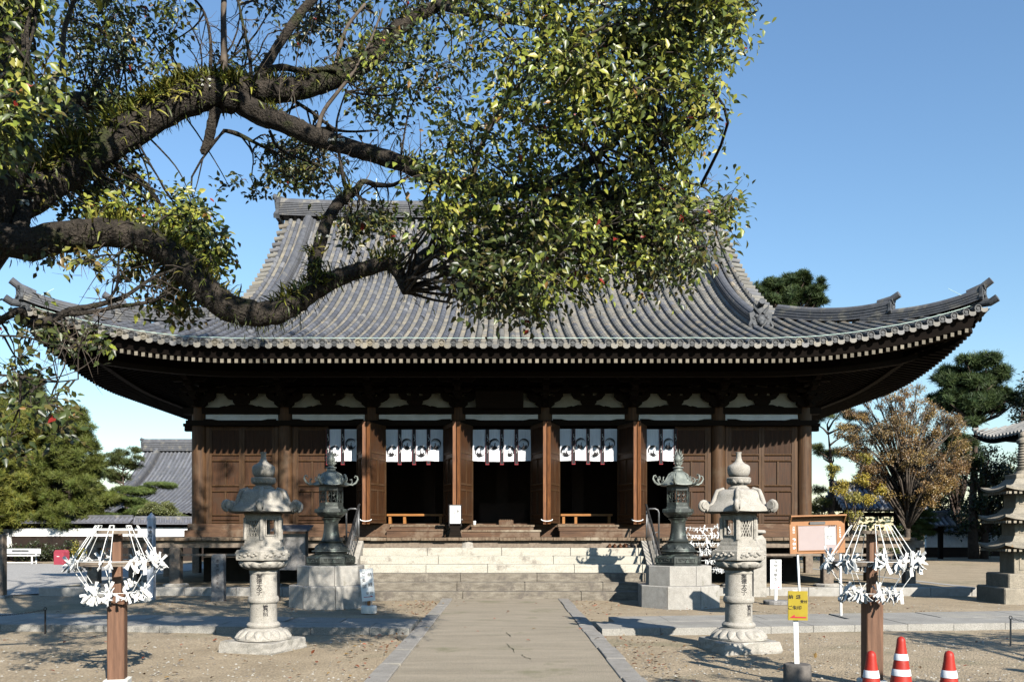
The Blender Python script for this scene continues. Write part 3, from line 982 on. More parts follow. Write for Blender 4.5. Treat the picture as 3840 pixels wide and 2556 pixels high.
# open leaves, tied back to back in a V in front of the pillars
for i in range(2, 6):
    px = PXS[i]
    for s in (-1, 1):
        hx = px + s * .385; ex = px + s * .058
        ang = math.atan2(-.93, ex - hx)
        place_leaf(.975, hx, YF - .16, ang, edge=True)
    if i != 5 or True:
        g = MB(); pts = []
        for k in range(13):
            th = PI * k / 12
            pts.append((px + .15 * math.cos(th), YF - 1.13 - .04 * math.sin(th), ZD + .10 - .05 * math.sin(th)))
        g.tube(pts, .012, 6); hp(g, 'tie_cord', M['white'])
for i in (1, 5):
    pass
# veranda: planks, edge beam, posts on base stones
g = MB()
x = -10.75
VX0, VX1, VY0 = -10.8, 10.6, 22.35
while x < VX1:
    ln = rnd.uniform(.24, .42); x1 = min(x + ln, VX1)
    zt_ = 1.46 + rnd.uniform(-.006, .006)
    g.bbox(x + .003, x1 - .003, VY0 + rnd.uniform(-.03, .02), YF - .335, zt_ - .075, zt_, .008)
    x = x1
for (xa, xb) in ((VX0, PXS[0] - .33), (PXS[7] + .33, VX1)):
    y = YF - .33
    while y < YB + 1.5:
        g.bbox(xa, xb, y + .003, y + .3, 1.39, 1.46, .008); y += .303
hp(g, 'veranda_floor', M['veranda'])
g = MB()
g.box(VX0 - .25, VX1 + .25, VY0 + .12, VY0 + .30, 1.20, 1.383); g.box(VX0 + .1, VX0 + .28, VY0 + .31, YB, 1.20, 1.383); g.box(VX1 - .28, VX1 - .1, VY0 + .31, YB, 1.20, 1.383)
g.box(VX0, VX1, VY0 + .16, VY0 + .24, .98, 1.04)
hp(g, 'veranda_beam', M['rackgrey'])
for px in [PXS[0] - 2.13] + PXS + [PXS[7] + 2.13]:
    if -3.9 < px < 3.8: continue
    g = MB(); g.bbox(px - .135, px + .135, VY0 + .08, VY0 + .35, .27, 1.20, .02); hp(g, 'veranda_post', M['rackgrey'])
    g = MB(); g.lathe([(.33, .19), (.34, .24), (.27, .27)], 9, px, VY0 + .21); hp(g, 'base_stone', M['stone'])
for k in range(1, 7):
    for px in (PXS[0] - 2.13, PXS[7] + 2.13):
        g = MB(); g.bbox(px - .13, px + .13, VY0 + k * 2.53, VY0 + k * 2.53 + .26, .19, 1.20, .02); hp(g, 'veranda_post', M['rackgrey'])
# lightning wire along the eave, rod on the ridge
g = MB(); pts = []
for k in range(61):
    u = -11.6 + 23.2 * k / 60
    pts.append((XC + u, RF.yc - 11 + .22, RF.z(RF.AX - abs(u), .22) + .125 + (.0 if k % 6 else .01)))
for s in (-1,):
    pass
g.tube(pts, .007, 5)
e = Vector(pts[-1]); g.tube([e, e + Vector((-.55, .3, .45))], .006, 5)
e = Vector(pts[0]); g.tube([e, e + Vector((.55, .3, .45))], .006, 5)
hp(g, 'lightning_wire', M['wire'])
g = MB(); p = D(866, 430, 31.9); g.tube([(p.x, 31.9, 13.5), (p.x, 31.9, 14.6)], .022, 6); g.tube([(p.x, 31.9, 13.5), (p.x + .3, 31.9, 13.5)], .02, 6); hp(g, 'lightning_rod', M['wire'])

# ------------------------------------------------------------------ stone steps
st = thing('stone_steps', 'broad pale stone steps with six treads leading up to the veranda', 'steps', (-.1, 20.4, 0))
SO = (-.1, 20.4, 0)
sx0, sx1 = -3.66, 3.50
for k in range(6):
    z0, z1 = k * .2, (k + 1) * .2
    y0 = 20.4 + .35 * k
    x = sx0; mb = MB()
    while x < sx1 - .02:
        ln = rnd.uniform(1.5, 2.9); x1 = x + ln
        if sx1 - x1 < .7: x1 = sx1
        mb.bbox(x + .003, x1 - .003, y0 + rnd.uniform(-.006, .006), 22.9 if k == 5 else y0 + .37, z0 if k else -.02, z1 - rnd.uniform(0, .006), .012)
        x = x1
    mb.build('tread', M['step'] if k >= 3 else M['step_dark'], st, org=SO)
for s, x in ((-1, sx0 - .27), (1, sx1 + .005)):
    mb = MB(); mb.prism([(20.45, -.02), (23.2, -.02), (23.2, 1.38), (22.35, 1.38), (20.45, .22)], x, x + .265, axis='x')
    mb.build('cheek_stone', M['stone'], st, org=SO)
mb = MB(); mb.box(-1.32, -.86, 22.45, 22.9, 1.2, 1.205)
mb.build('base_stone', M['stone'], st, org=SO)
mb = MB(); mb.lathe([(.22, 1.2), (.21, 1.27), (.20, 1.38)], 14, -.98, 22.62); mb.build('base_stone', M['stone'], st, org=SO)
mb = MB(); mb.bbox(2.55 - .15 - .62, 2.55 - .62 + .15, 22.5, 22.8, 1.2, 1.38, .02); mb.build('base_stone', M['stone'], st, org=SO)

def handrail(x, label):
    r_ = thing('handrail', label, 'handrail', (x, 21.5, 0), 0, 'handrails beside the stone steps')
    O_ = (x, 21.5, 0)
    s = 1 if x > 0 else -1
    a = Vector((x, 20.35, .98)); b = Vector((x, 22.5, 2.30))
    g = MB(); g.tube([a + Vector((0, -.05, -.02)), a, b, b + Vector((0, .12, .02))], [.02, .032, .032, .03], 8); g.build('rail', M['steel_dark'], r_, True, org=O_)
    g = MB(); bot0 = a + Vector((0, .05, -.75)); bot1 = b + Vector((0, 0, -.80))
    g.tube([bot0, bot1], .014, 6)
    for k in range(1, 12):
        q = k / 12; p = a.lerp(b, q); g.tube([p, bot0.lerp(bot1, q)], .010, 5)
    g.build('balusters', M['steel'], r_, True, org=O_)
    for q in (.02, .98):
        g = MB(); p = a.lerp(b, q); g.tube([p, (p.x, p.y, .25 + .9 * q if q < .5 else 1.21)], .024, 8); g.build('post', M['steel'], r_, True, org=O_)
    g = MB(); X2 = x + s * .28
    g.tube([(X2, 22.25, 1.20), (X2, 22.25, 2.10), (X2 - s * .03, 22.25, 2.17), (X2 - s * .10, 22.25, 2.2), (x + s * .05, 22.25, 2.2), (x, 22.28, 2.17)], .024, 8)
    g.tube([(X2, 22.25, 1.62), (x, 22.25, 1.50)], .014, 6)
    g.build('landing_loop', M['steel'], r_, True, org=O_)
handrail(-3.80, 'steel handrail with dark sloping rail on the left side of the stone steps')
handrail(3.66, 'steel handrail with dark sloping rail on the right side of the stone steps')

# ------------------------------------------------------------------ curtains
def emblem(cx, cz, y, r, flip=1):
    """round crane-like crest: swept feather arcs over a dark body"""
    g = MB()
    def arc(r0, r1, a0, a1, ox=0, oz=0, wmax=.02, n=18):
        vs = []; fs = []
        for k in range(n + 1):
            t = k / n; a = R(a0 + (a1 - a0) * t); rr = r0 + (r1 - r0) * t
            w_ = wmax * math.sin(PI * min(1, max(.02, t))) ** .7
            for q in (-1, 1):
                vs.append((cx + flip * (ox + (rr + q * w_ / 2) * math.cos(a)), y, cz + oz + (rr + q * w_ / 2) * math.sin(a)))
        for k in range(n): fs.append((2 * k, 2 * k + 1, 2 * k + 3, 2 * k + 2))
        g.add(vs, fs)
    arc(r, r, 20, 250, wmax=r * .14); arc(r * .86, r * .98, 12, 160, wmax=r * .09)
    arc(r * .75, r * .9, 30, 190, ox=-.02, wmax=r * .09); arc(r * .62, r * .9, 60, 215, ox=-.02, wmax=r * .09)
    arc(r * .5, r * .85, 90, 230, ox=-.02, wmax=r * .09)
    arc(r * .98, r * 1.05, 200, 345, wmax=r * .22)
    # body and neck
    pts = [(-.30, -.95), (-.05, -1.05), (.30, -.92), (.42, -.62), (.18, -.45), (.12, -.1), (.20, .08), (.10, .22), (.02, .05), (.0, -.35), (-.25, -.5), (-.45, -.2), (-.62, -.35), (-.5, -.75)]
    g.add([(cx + flip * x * r, y, cz + z * r) for x, z in pts], [tuple(range(len(pts)))])
    return g
def curtain(x0, x1, z0, z1, panels, label, cut=None):
    y = YF - .19
    cx = (x0 + x1) / 2
    root = thing('curtain', label, 'curtain', (cx, y, z0), 0, 'white crested curtains in the doorways')
    O_ = (cx, y, z0)
    g = MB(); N_ = 60; rg = []
    ph = rnd.uniform(0, 6)
    am = rnd.uniform(.6, 1.5)
    def wav(x, t): return am * (.020 * math.sin(x * 7 + ph) * t + .014 * math.sin(x * 19 + ph * 2) * t)
    for j in range(9):
        t = 1 - j / 8; rg.append([(x0 + (x1 - x0) * k / N_, y + wav(x0 + (x1 - x0) * k / N_, 1 - j / 8) , z0 + (z1 - z0) * j / 8 - .012 * math.sin(k / N_ * PI * 2 + ph) * (1 - j / 8)) for k in range(N_ + 1)])
    fr = rg
    g.rings(fr, close=False, cap0=False, cap1=False)
    g.rings([[(p[0], p[1] + .004, p[2]) for p in r_] for r_ in fr], close=False, cap0=False, cap1=False)
    g.build('cloth', M['cloth'], root, True, org=O_)
    pw = (x1 - x0) / panels
    for k in range(1, panels) if panels > 2 else ([1, 2] if 'right' in label else [0, 1]):
        xs_ = x0 + k * pw
        xs_ = min(max(xs_, x0 + .03), x1 - .03) if panels == 2 and k in (0, 2) else xs_
        g = MB(); g.box(xs_ - .045, xs_ + .045, y - .030, y - .026, z0 - .09, z1 + .005); t_ = g.build('strip', M['black'], root, org=O_)
        g = MB()
        for s in (-1, 1): g.box(xs_ + s * .045 - .0025, xs_ + s * .045 + .0025, y - .033, y - .0305, z0 - .09, z1)
        g.box(xs_ - .052, xs_ + .052, y - .033, y - .0305, z0 - .10, z0 - .085)
        g.build('trim', M['red_trim'], t_, org=O_)
        g = MB()
        for zc in (z0 + .62 * (z1 - z0) + .08, z0 + .34 * (z1 - z0)):
            pts = [(.012, .085), (-.012, .075), (-.008, .055), (.014, .045), (-.004, .03), (.004, .01), (.02, .0), (.012, -.03), (-.012, -.05), (.014, -.04), (.022, -.01), (.006, .02)]
            g.tube([(xs_ + x * 1.2, y - .034, zc + z * 1.3) for x, z in ((.012, .08), (-.01, .085), (-.014, .06), (.01, .05))], .005, 4)
            g.tube([(xs_ + x * 1.2, y - .034, zc + z * 1.3) for x, z in ((-.016, .03), (.004, .04), (.012, .02), (-.006, .012))], .007, 4)
            g.tube([(xs_ + x * 1.2, y - .034, zc + z * 1.3) for x, z in ((.004, .03), (.024, -.005), (.002, -.055))], .006, 4)
        g.build('ornament', M['white'], t_, org=O_)
    for k in range(panels):
        cxp = x0 + (k + .5) * pw
        hi = (k % 2 == 1)
        zc = z0 + (z1 - z0) * (.55 if hi else .32)
        flip = 1 if k < 2 else -1
        e = emblem(cxp + (.0), zc, y - .030, .138, flip)
        me = plain(e, 'crest', M['black'], root)
        me.location = (-O_[0], -O_[1], -O_[2])
def bx(i): return PXS[i] + .205 + .09, PXS[i + 1] - .205 - .09
a, b = bx(1); m_ = (a + b) / 2; curtain(m_ - .02, b - .05, 3.57, 4.46, 2, 'narrow white curtain of two crested panels behind the left bronze lantern')
a, b = bx(2); curtain(a + .10, b - .13, 3.57, 4.45, 4, 'white four-panel crested curtain in the doorway left of the centre doorway')
a, b = bx(3); curtain(a + .11, b - .10, 3.57, 4.45, 4, 'white four-panel crested curtain in the central doorway, over the small wooden box')
a, b = bx(4); curtain(a + .09, b - .13, 3.58, 4.47, 4, 'white four-panel crested curtain in the doorway right of the centre doorway')
a, b = bx(5); m_ = (a + b) / 2; curtain(a + .07, m_ + .02, 3.58, 4.46, 2, 'narrow white curtain of two crested panels left of the right bronze lantern')

# ------------------------------------------------------------------ things on the veranda
def low_step(x0, x1, y0, y1, z0, z1, label, mat='sill'):
    cx, cy = (x0 + x1) / 2, (y0 + y1) / 2
    r_ = thing('wooden_step', label, 'step', (cx, cy, z0), 0, 'wooden steps in front of the doorways'); O_ = (cx, cy, z0)
    g = MB(); g.bbox(x0, x1, y0, y1, z1 - .05, z1, .008); g.build('tread', M[mat], r_, org=O_)
    g = MB(); g.box(x0 + .03, x1 - .03, y0 + .02, y0 + .05, z0 + .001, z1 - .05); g.build('riser', M['sill'], r_, org=O_)
    for x in (x0 + .1, x1 - .16):
        g = MB(); g.box(x, x + .06, y0 + .052, y1, z0 + .001, z1 - .05); g.build('leg', M['sill'], r_, org=O_)
low_step(-3.19, -1.62, 23.05, 23.55, 1.46, 1.68, 'plain wooden step before the doorway left of centre')
low_step(-1.18, .95, 23.0, 23.6, 1.46, 1.66, 'long wooden step before the central doorway', 'veranda')
low_step(1.42, 3.36, 23.05, 23.55, 1.46, 1.69, 'plain wooden step before the doorway right of centre')
low_step(-.95, .8, 23.62, 23.95, 1.46, 1.80, 'upper wooden step on the sill of the central doorway', 'veranda')
low_step(1.42, 3.1, 23.6, 23.95, 1.46, 1.80, 'upper wooden step on the sill right of the central doorway', 'veranda')
low_step(-3.15, -1.66, 23.6, 23.95, 1.46, 1.80, 'upper wooden step on the sill left of the central doorway', 'veranda')
def low_rail(x0, x1, label):
    y = 25.3; r_ = thing('low_rail', label, 'rail', ((x0 + x1) / 2, y, 1.8), 0, 'low wooden rails inside the doorways'); O_ = ((x0 + x1) / 2, y, 1.8)
    g = MB(); g.bbox(x0, x1, y - .14, y + .14, 2.07, 2.13, .01); g.build('top_board', M['bench_orange'], r_, org=O_)
    for x in (x0 + .05, (x0 + x1) / 2 - .35, x1 - .13):
        g = MB(); g.bbox(x, x + .08, y - .10, y + .10, 1.80, 2.07, .005); g.build('leg', M['bench_orange'], r_, org=O_)
a = at(1452, 1930, 25.3).x; b = at(1664, 1930, 25.3).x; low_rail(a, b, 'varnished low wooden rail inside the doorway left of centre')
a = at(2101, 1930, 25.3).x; b = at(2295, 1930, 25.3).x; low_rail(a, b, 'varnished low wooden rail inside the doorway right of centre')
# offertory box
r_ = thing('offering_box', 'small wooden box on the sill of the central doorway', 'box', (.02, 23.8, 1.8)); g = MB(); g.bbox(-.2, .2, -.12, .12, 0, .13, .01); g.build('box', M['sill'], r_)
g = MB()
for k in range(7): g.box(-.17 + .05 * k, -.15 + .05 * k, -.1, .1, .131, .145)
g.build('slats', M['veranda'], r_)
r_ = thing('paper_cup', 'small white cup on the sill beside the central doorway', 'cup', (-.85, 23.85, 1.8)); g = MB(); g.lathe([(.035, 0), (.045, .11), (.041, .11), (.033, .01)], 14); g.build('cup', M['paper'], r_, True, ang=40)
# notice on small stand
sx_ = at(1707, 2000, 22.7).x
r_ = thing('notice_stand', 'white notice on a small black wooden stand at the top of the steps', 'notice', (sx_, 22.72, 1.462))
g = MB(); g.prism([(-.17, 0), (.17, 0), (.13, .16), (.12, .24), (.16, .26), (.16, .30), (-.16, .30), (-.16, .26), (-.12, .24), (-.13, .16)], -.10, .10); g.build('base', M['beam'], r_)
g = MB(); g.box(-.17, -.145, -.02, .02, .30, .86); g.box(.145, .17, -.02, .02, .30, .86); g.box(-.143, .143, -.02, .02, .84, .86); g.box(-.143, .143, -.02, .02, .34, .37); g.build('frame', M['black'], r_)
g = MB(); g.box(-.14, .14, -.012, .008, .37, .84); nb_ = g.build('paper', M['paper'], r_)
t = glyphs('お願い', .06, True, .9); o = plain(t, 'lettering', M['black'], nb_); o.location = (.07, -.016, .68)
t = glyphs('土足のまま', .042, True, 1.0); o = plain(t, 'lettering', M['black'], nb_); o.location = (-.02, -.016, .60)
# shoes
def shoe(mat):
    g = MB(); rg = []
    for (y, w_, h, z) in ((-.14, .030, .045, .012), (-.12, .046, .055, .012), (-.05, .050, .07, .012), (.02, .042, .095, .012), (.08, .040, .10, .012), (.13, .036, .095, .012), (.145, .024, .08, .012)):
        rg.append([(w_ * math.cos(a), y, z + max(0, math.sin(a)) * h + min(0, math.sin(a)) * .01) for a in [2 * PI * k / 10 for k in range(10)]])
    g.rings(rg); return g
for k, (nx, mat, lab) in enumerate(((2296, 'shoe_brown', 'pair of brown leather shoes, leftmost of the three pairs on the top step'), (2336, 'shoe_brown', 'pair of brown leather shoes in the middle of the three pairs on the top step'), (2363, 'shoe_black', 'pair of black shoes, rightmost of the three pairs on the top step'))):
    p = at(nx, 2050, 22.3)
    r_ = thing('pair_of_shoes', lab, 'shoes', (p.x, 22.3, 1.2), R(-8 + 9 * k), 'shoes left on the top step')
    for s in (-1, 1):
        g = shoe(mat); g.xf(Matrix.Translation((s * .065, 0, 0)) @ Matrix.Rotation(R(s * 4), 4, 'Z')); g.build('shoe', M[mat], r_, True)
# ------------------------------------------------------------------ stone lanterns
def hexring(r, z, n=6, ph=0, k=1):
    """hexagon with k points per side"""
    out_ = []
    for i in range(n):
        a0 = ph + 2 * PI * i / n; a1 = ph + 2 * PI * (i + 1) / n
        p0 = (r * math.cos(a0), r * math.sin(a0)); p1 = (r * math.cos(a1), r * math.sin(a1))
        for j in range(k):
            t = j / k; out_.append((p0[0] + (p1[0] - p0[0]) * t, p0[1] + (p1[1] - p0[1]) * t, z))
    return out_

def bend_text(mb, r, phi0):
    """wrap flat x-z lettering round a column of radius r, centred at angle phi0"""
    mb.v = [(r * math.cos(phi0 + v[0] / r), r * math.sin(phi0 + v[0] / r), v[2]) for v in mb.v]
    return mb

def petals(mb, n, r, z, ln, w_, h, tilt, ph=0, c=None):
    """ring of rounded lotus petals; tilt>0 opens upward"""
    for i in range(n):
        a = ph + 2 * PI * i / n; ca, sa = math.cos(a), math.sin(a)
        rg = []
        for k in range(5):
            t = k / 4
            wd = w_ * math.sin(PI * (.22 + .72 * t) ) ; th = h * math.sin(PI * (.12 + .8 * t))
            rr = r + ln * t * math.cos(tilt); zz = z + ln * t * math.sin(tilt)
            ring = []
            for q in range(7):
                b = PI * q / 6
                x_ = wd / 2 * math.cos(b); o_ = th * math.sin(b)
                R_ = rr - o_ * math.sin(tilt) * (1 if tilt > 0 else 1); Z_ = zz + o_ * math.cos(tilt)
                if tilt > 0: R_ = rr + o_ * math.sin(tilt); Z_ = zz - o_ * math.cos(tilt)
                ring.append((R_ * ca - x_ * sa, R_ * sa + x_ * ca, Z_))
            rg.append(ring)
        mb.rings(rg, close=False, cap0=True, cap1=True, c=c)

def stone_lantern(x, y, rz, label, mat, tphi):
    r_ = thing('stone_lantern', label, 'stone lantern', (x, y, 0), rz, 'tall inscribed stone lanterns beside the approach path')
    m = M[mat]
    # rough square base slab
    g = MB(); rg = []
    for z, k in ((-.03, 1), (.02, 1.01), (.07, 1), (.125, .99), (.14, .97)):
        ring = []
        for i in range(28):
            t = i / 28 * 4; s_ = int(t); f = t - s_
            cs_ = [(-1, -1), (1, -1), (1, 1), (-1, 1), (-1, -1)]
            px = cs_[s_][0] + (cs_[s_ + 1][0] - cs_[s_][0]) * f; py = cs_[s_][1] + (cs_[s_ + 1][1] - cs_[s_][1]) * f
            j = 1 + rnd.uniform(-.025, .025)
            ring.append((px * .41 * k * j, py * .41 * k * j, z + rnd.uniform(-.006, .006)))
        rg.append(ring)
    g.rings(rg); g.build('base_slab', M['stone_dark'] if mat == 'stone_dark' else M['stone'], r_)
    g = MB(); g.lathe([(.34, .13), (.375, .15), (.375, .175), (.30, .245), (.25, .29), (.215, .305)], 48)
    petals(g, 16, .235, .275, .175, .13, .035, -.62)
    g.build('lotus_foot', m, r_, True, ang=40)
    g = MB(); g.lathe([(.19, .29), (.21, .30), (.225, .325), (.225, .345), (.205, .37), (.183, .38), (.181, .62), (.186, .635), (.196, .64), (.207, .66), (.207, .70), (.196, .725), (.184, .73), (.181, .74), (.178, 1.03), (.186, 1.04), (.189, 1.065), (.184, 1.075), (.20, 1.10), (.215, 1.11)], 40)
    col_ = g.build('column', m, r_, True, ang=35)
    for txt, zc, sz in (('聖徳太子', .905, .083), ('御寶前', .50, .08)):
        t = glyphs(txt, sz, True, .92, .0012)
        bend_text(t, .1835, tphi - rz)
        o = plain(t, 'inscription', M['black'], col_); o.location = (0, 0, zc)
    g = MB(); g.lathe([(.19, 1.09), (.235, 1.10), (.29, 1.135), (.315, 1.17), (.31, 1.205), (.28, 1.215)], 48)
    petals(g, 14, .245, 1.115, .12, .125, .030, .78)
    g.build('lotus_bowl', m, r_, True, ang=40)
    g = MB()
    g.rings([hexring(.335, 1.213), hexring(.385, 1.225), hexring(.39, 1.25), hexring(.39, 1.345), hexring(.375, 1.36), hexring(.33, 1.362), hexring(.315, 1.41), hexring(.28, 1.412)])
    for i in range(6):      # carved cloud scrolls on each face of the platform
        a = (i + .5) * PI / 3; rr = .39 * math.cos(PI / 6)
        n_ = Vector((math.cos(a), math.sin(a), 0)); s_ = Vector((-n_.y, n_.x, 0))
        for (u, z, q) in ((-.11, 1.30, .03), (-.05, 1.285, .035), (.01, 1.30, .028), (.07, 1.285, .035), (.13, 1.30, .025), (-.13, 1.27, .022), (.10, 1.32, .02), (-.02, 1.325, .018)):
            rg = []
            for k in range(3):
                q_ = q * math.cos(k / 2 * PI / 2 * .9)
                rg.append([n_ * (rr + .012 * k) + s_ * (u + q_ * math.cos(b * PI / 4)) + Vector((0, 0, z + q_ * .8 * math.sin(b * PI / 4))) for b in range(8)])
            g.rings(rg, cap0=False)
    g.build('platform', m, r_)
    # fire box: hexagonal frame with a window, lattice and solid panels
    g = MB(); R_ = .268
    g.rings([hexring(R_ + .012, 1.41), hexring(R_ + .012, 1.455), hexring(R_, 1.46), hexring(R_, 1.505)], cap0=False, cap1=True)
    g.rings([hexring(R_, 1.79), hexring(R_, 1.83), hexring(R_ + .01, 1.835), hexring(R_ + .01, 1.87)])
    for i in range(6):
        a = i * PI / 3; p = Vector((R_ * .955 * math.cos(a), R_ * .955 * math.sin(a), 0))
        g.tube([p + Vector((0, 0, 1.50)), p + Vector((0, 0, 1.795))], .028, 6)
        a2 = (i + .5) * PI / 3; n_ = Vector((math.cos(a2), math.sin(a2), 0)); s_ = Vector((-n_.y, n_.x, 0)); ap = R_ * math.cos(PI / 6)
        def slab(u0, u1, z0, z1, d0=-.04, d1=-.012):
            vs = [n_ * (ap + d) + s_ * u + Vector((0, 0, z)) for z in (z0, z1) for (u, d) in ((u0, d1), (u1, d1), (u1, d0), (u0, d0))]
            g.add([tuple(v) for v in vs], [(3, 2, 1, 0), (4, 5, 6, 7), (0, 1, 5, 4), (1, 2, 6, 5), (2, 3, 7, 6), (3, 0, 4, 7)])
        if i % 2 == 1:
            slab(-.11, -.062, 1.503, 1.792); slab(.062, .11, 1.503, 1.792); slab(-.061, .061, 1.503, 1.565); slab(-.061, .061, 1.765, 1.792)
            for (u0, u1, z0, z1) in ((-.075, -.063, 1.555, 1.775), (.063, .075, 1.555, 1.775), (-.062, .062, 1.555, 1.567), (-.062, .062, 1.765, 1.777)):
                slab(u0, u1, z0, z1, -.011, .006)
        elif i % 4 == 0:
            slab(-.11, -.08, 1.503, 1.792); slab(.08, .11, 1.503, 1.792); slab(-.08, .08, 1.503, 1.54); slab(-.08, .08, 1.76, 1.792)
            for k in range(-3, 4):
                for sg in (-1, 1):
                    u0 = k * .045
                    pts = []
                    for zz, uu in ((1.54, u0 - sg * .055), (1.76, u0 + sg * .055)):
                        pts.append(n_ * (ap - .028) + s_ * max(-.08, min(.08, uu)) + Vector((0, 0, zz)))
                    g.tube(pts, .008, 4)
        else:
            slab(-.11, .11, 1.503, 1.792)
            for (u, z, q) in ((-.03, 1.70, .04), (.03, 1.68, .035), (0, 1.62, .045), (-.04, 1.58, .025), (.045, 1.6, .028)):
                rg = []
                for k in range(3):
                    q_ = q * math.cos(k / 2 * PI / 2 * .9)
                    rg.append([n_ * (ap - .012 + .014 * k) + s_ * (u + q_ * math.cos(b * PI / 4)) + Vector((0, 0, z + q_ * math.sin(b * PI / 4))) for b in range(8)])
                g.rings(rg, cap0=False)
    g.build('fire_box', m, r_)
    # cap with concave faces, ribs along the corners and scrolls
    g = MB(); rg = []
    for (rc, z, e) in ((.26, 1.872, 0), (.44, 1.862, -.01), (.475, 1.875, .01), (.462, 1.91, .03), (.395, 1.965, .02), (.350, 2.03, .01), (.335, 2.10, 0), (.31, 2.150, 0), (.25, 2.178, 0), (.12, 2.185, 0)):
        ring = []
        for i in range(6):
            for j in range(6):
                t = j / 6; a0 = i * PI / 3; a1 = a0 + PI / 3
                bul = 4 * t * (1 - t)
                p0 = Vector((math.cos(a0), math.sin(a0))); p1 = Vector((math.cos(a1), math.sin(a1)))
                p = p0.lerp(p1, t); p = p * (rc * (1 + .085 * bul * (1 if rc > .2 else 0)))
                ring.append((p.x, p.y, z + e * (1 - bul) * 1.2))
        rg.append(ring)
    g.rings(rg)
    for i in range(6):
        a = i * PI / 3; d_ = Vector((math.cos(a), math.sin(a), 0)); s_ = Vector((-d_.y, d_.x, 0))
        path = [(.22, 2.185), (.315, 2.155), (.345, 2.08), (.375, 1.985), (.43, 1.925), (.49, 1.905)]
        g.tube([d_ * r0 + Vector((0, 0, z0)) for r0, z0 in path], [.026, .03, .032, .036, .042, .045], 8)
        # scroll
        pts = []; rad = []
        for k in range(15):
            t = k / 14; th = -PI / 2 + t * 2.6 * PI; q = .068 * (1 - .72 * t)
            pts.append(d_ * (.505 + q * math.cos(th)) + Vector((0, 0, 1.962 + q * math.sin(th)))); rad.append(.034 - .014 * t)
        g.tube(pts, rad, 8)
        cyl = [d_ * .505 + s_ * u + Vector((0, 0, 1.962)) for u in (-.047, .047)]
        g.tube(cyl, .052, 12)
    g.build('cap', m, r_, True, ang=50)
    g = MB(); g.lathe([(.14, 2.18), (.145, 2.20), (.125, 2.215), (.10, 2.235), (.135, 2.262), (.155, 2.285), (.165, 2.335), (.15, 2.345), (.10, 2.35)], 32)
    petals(g, 10, .118, 2.255, .075, .085, .022, .95)
    g.build('neck_ring', m, r_, True, ang=40)
    g = MB(); g.lathe([(.09, 2.345), (.13, 2.365), (.148, 2.41), (.152, 2.46), (.147, 2.495), (.125, 2.515), (.085, 2.535), (.052, 2.565), (.036, 2.61), (.033, 2.66), (.042, 2.69), (.03, 2.693)], 28)
    g.build('jewel', m, r_, True, ang=50)
    return r_
lx = at(2770, 2430, 11.85)
stone_lantern(lx.x, 11.85, R(12), 'pale sunlit stone lantern with inscribed column standing right of the approach path', 'stone', R(-82))
lx = at(988, 2430, 11.85)
stone_lantern(lx.x, 11.85, R(-20), 'stone lantern with inscribed column in dappled shade left of the approach path', 'stone', R(-92))

# ------------------------------------------------------------------ bronze lanterns on octagonal stone platforms
def pedestal(x, y, rz, label):
    r_ = thing('stone_pedestal', label, 'pedestal', (x, y, 0), rz, 'octagonal stone pedestals under the bronze lanterns')
    for (R_, z0, z1, off) in ((.90, -.02, .46, 0), (.725, .463, .88, PI / 8)):
        g = MB()
        for i in range(8):
            a0 = i * PI / 4 + .006; a1 = (i + 1) * PI / 4 - .006
            if off and i % 2: continue
            a1 = a1 + (PI / 4 if off else 0)
            pts = [(R_ * math.cos(a0), R_ * math.sin(a0))]
            if off: pts.append((R_ * math.cos((a0 + a1) / 2), R_ * math.sin((a0 + a1) / 2)))
            pts += [(R_ * math.cos(a1), R_ * math.sin(a1)), (.02 * math.cos((a0 + a1) / 2), .02 * math.sin((a0 + a1) / 2))]
            n_ = len(pts)
            rg = []
            for z, k in ((z0, 1), (z1 - .012, 1), (z1, .985)): rg.append([(px * k, py * k, z) for px, py in pts])
            g.rings(rg)
        g.build('stone_tier', M['plinth'], r_)
    return r_
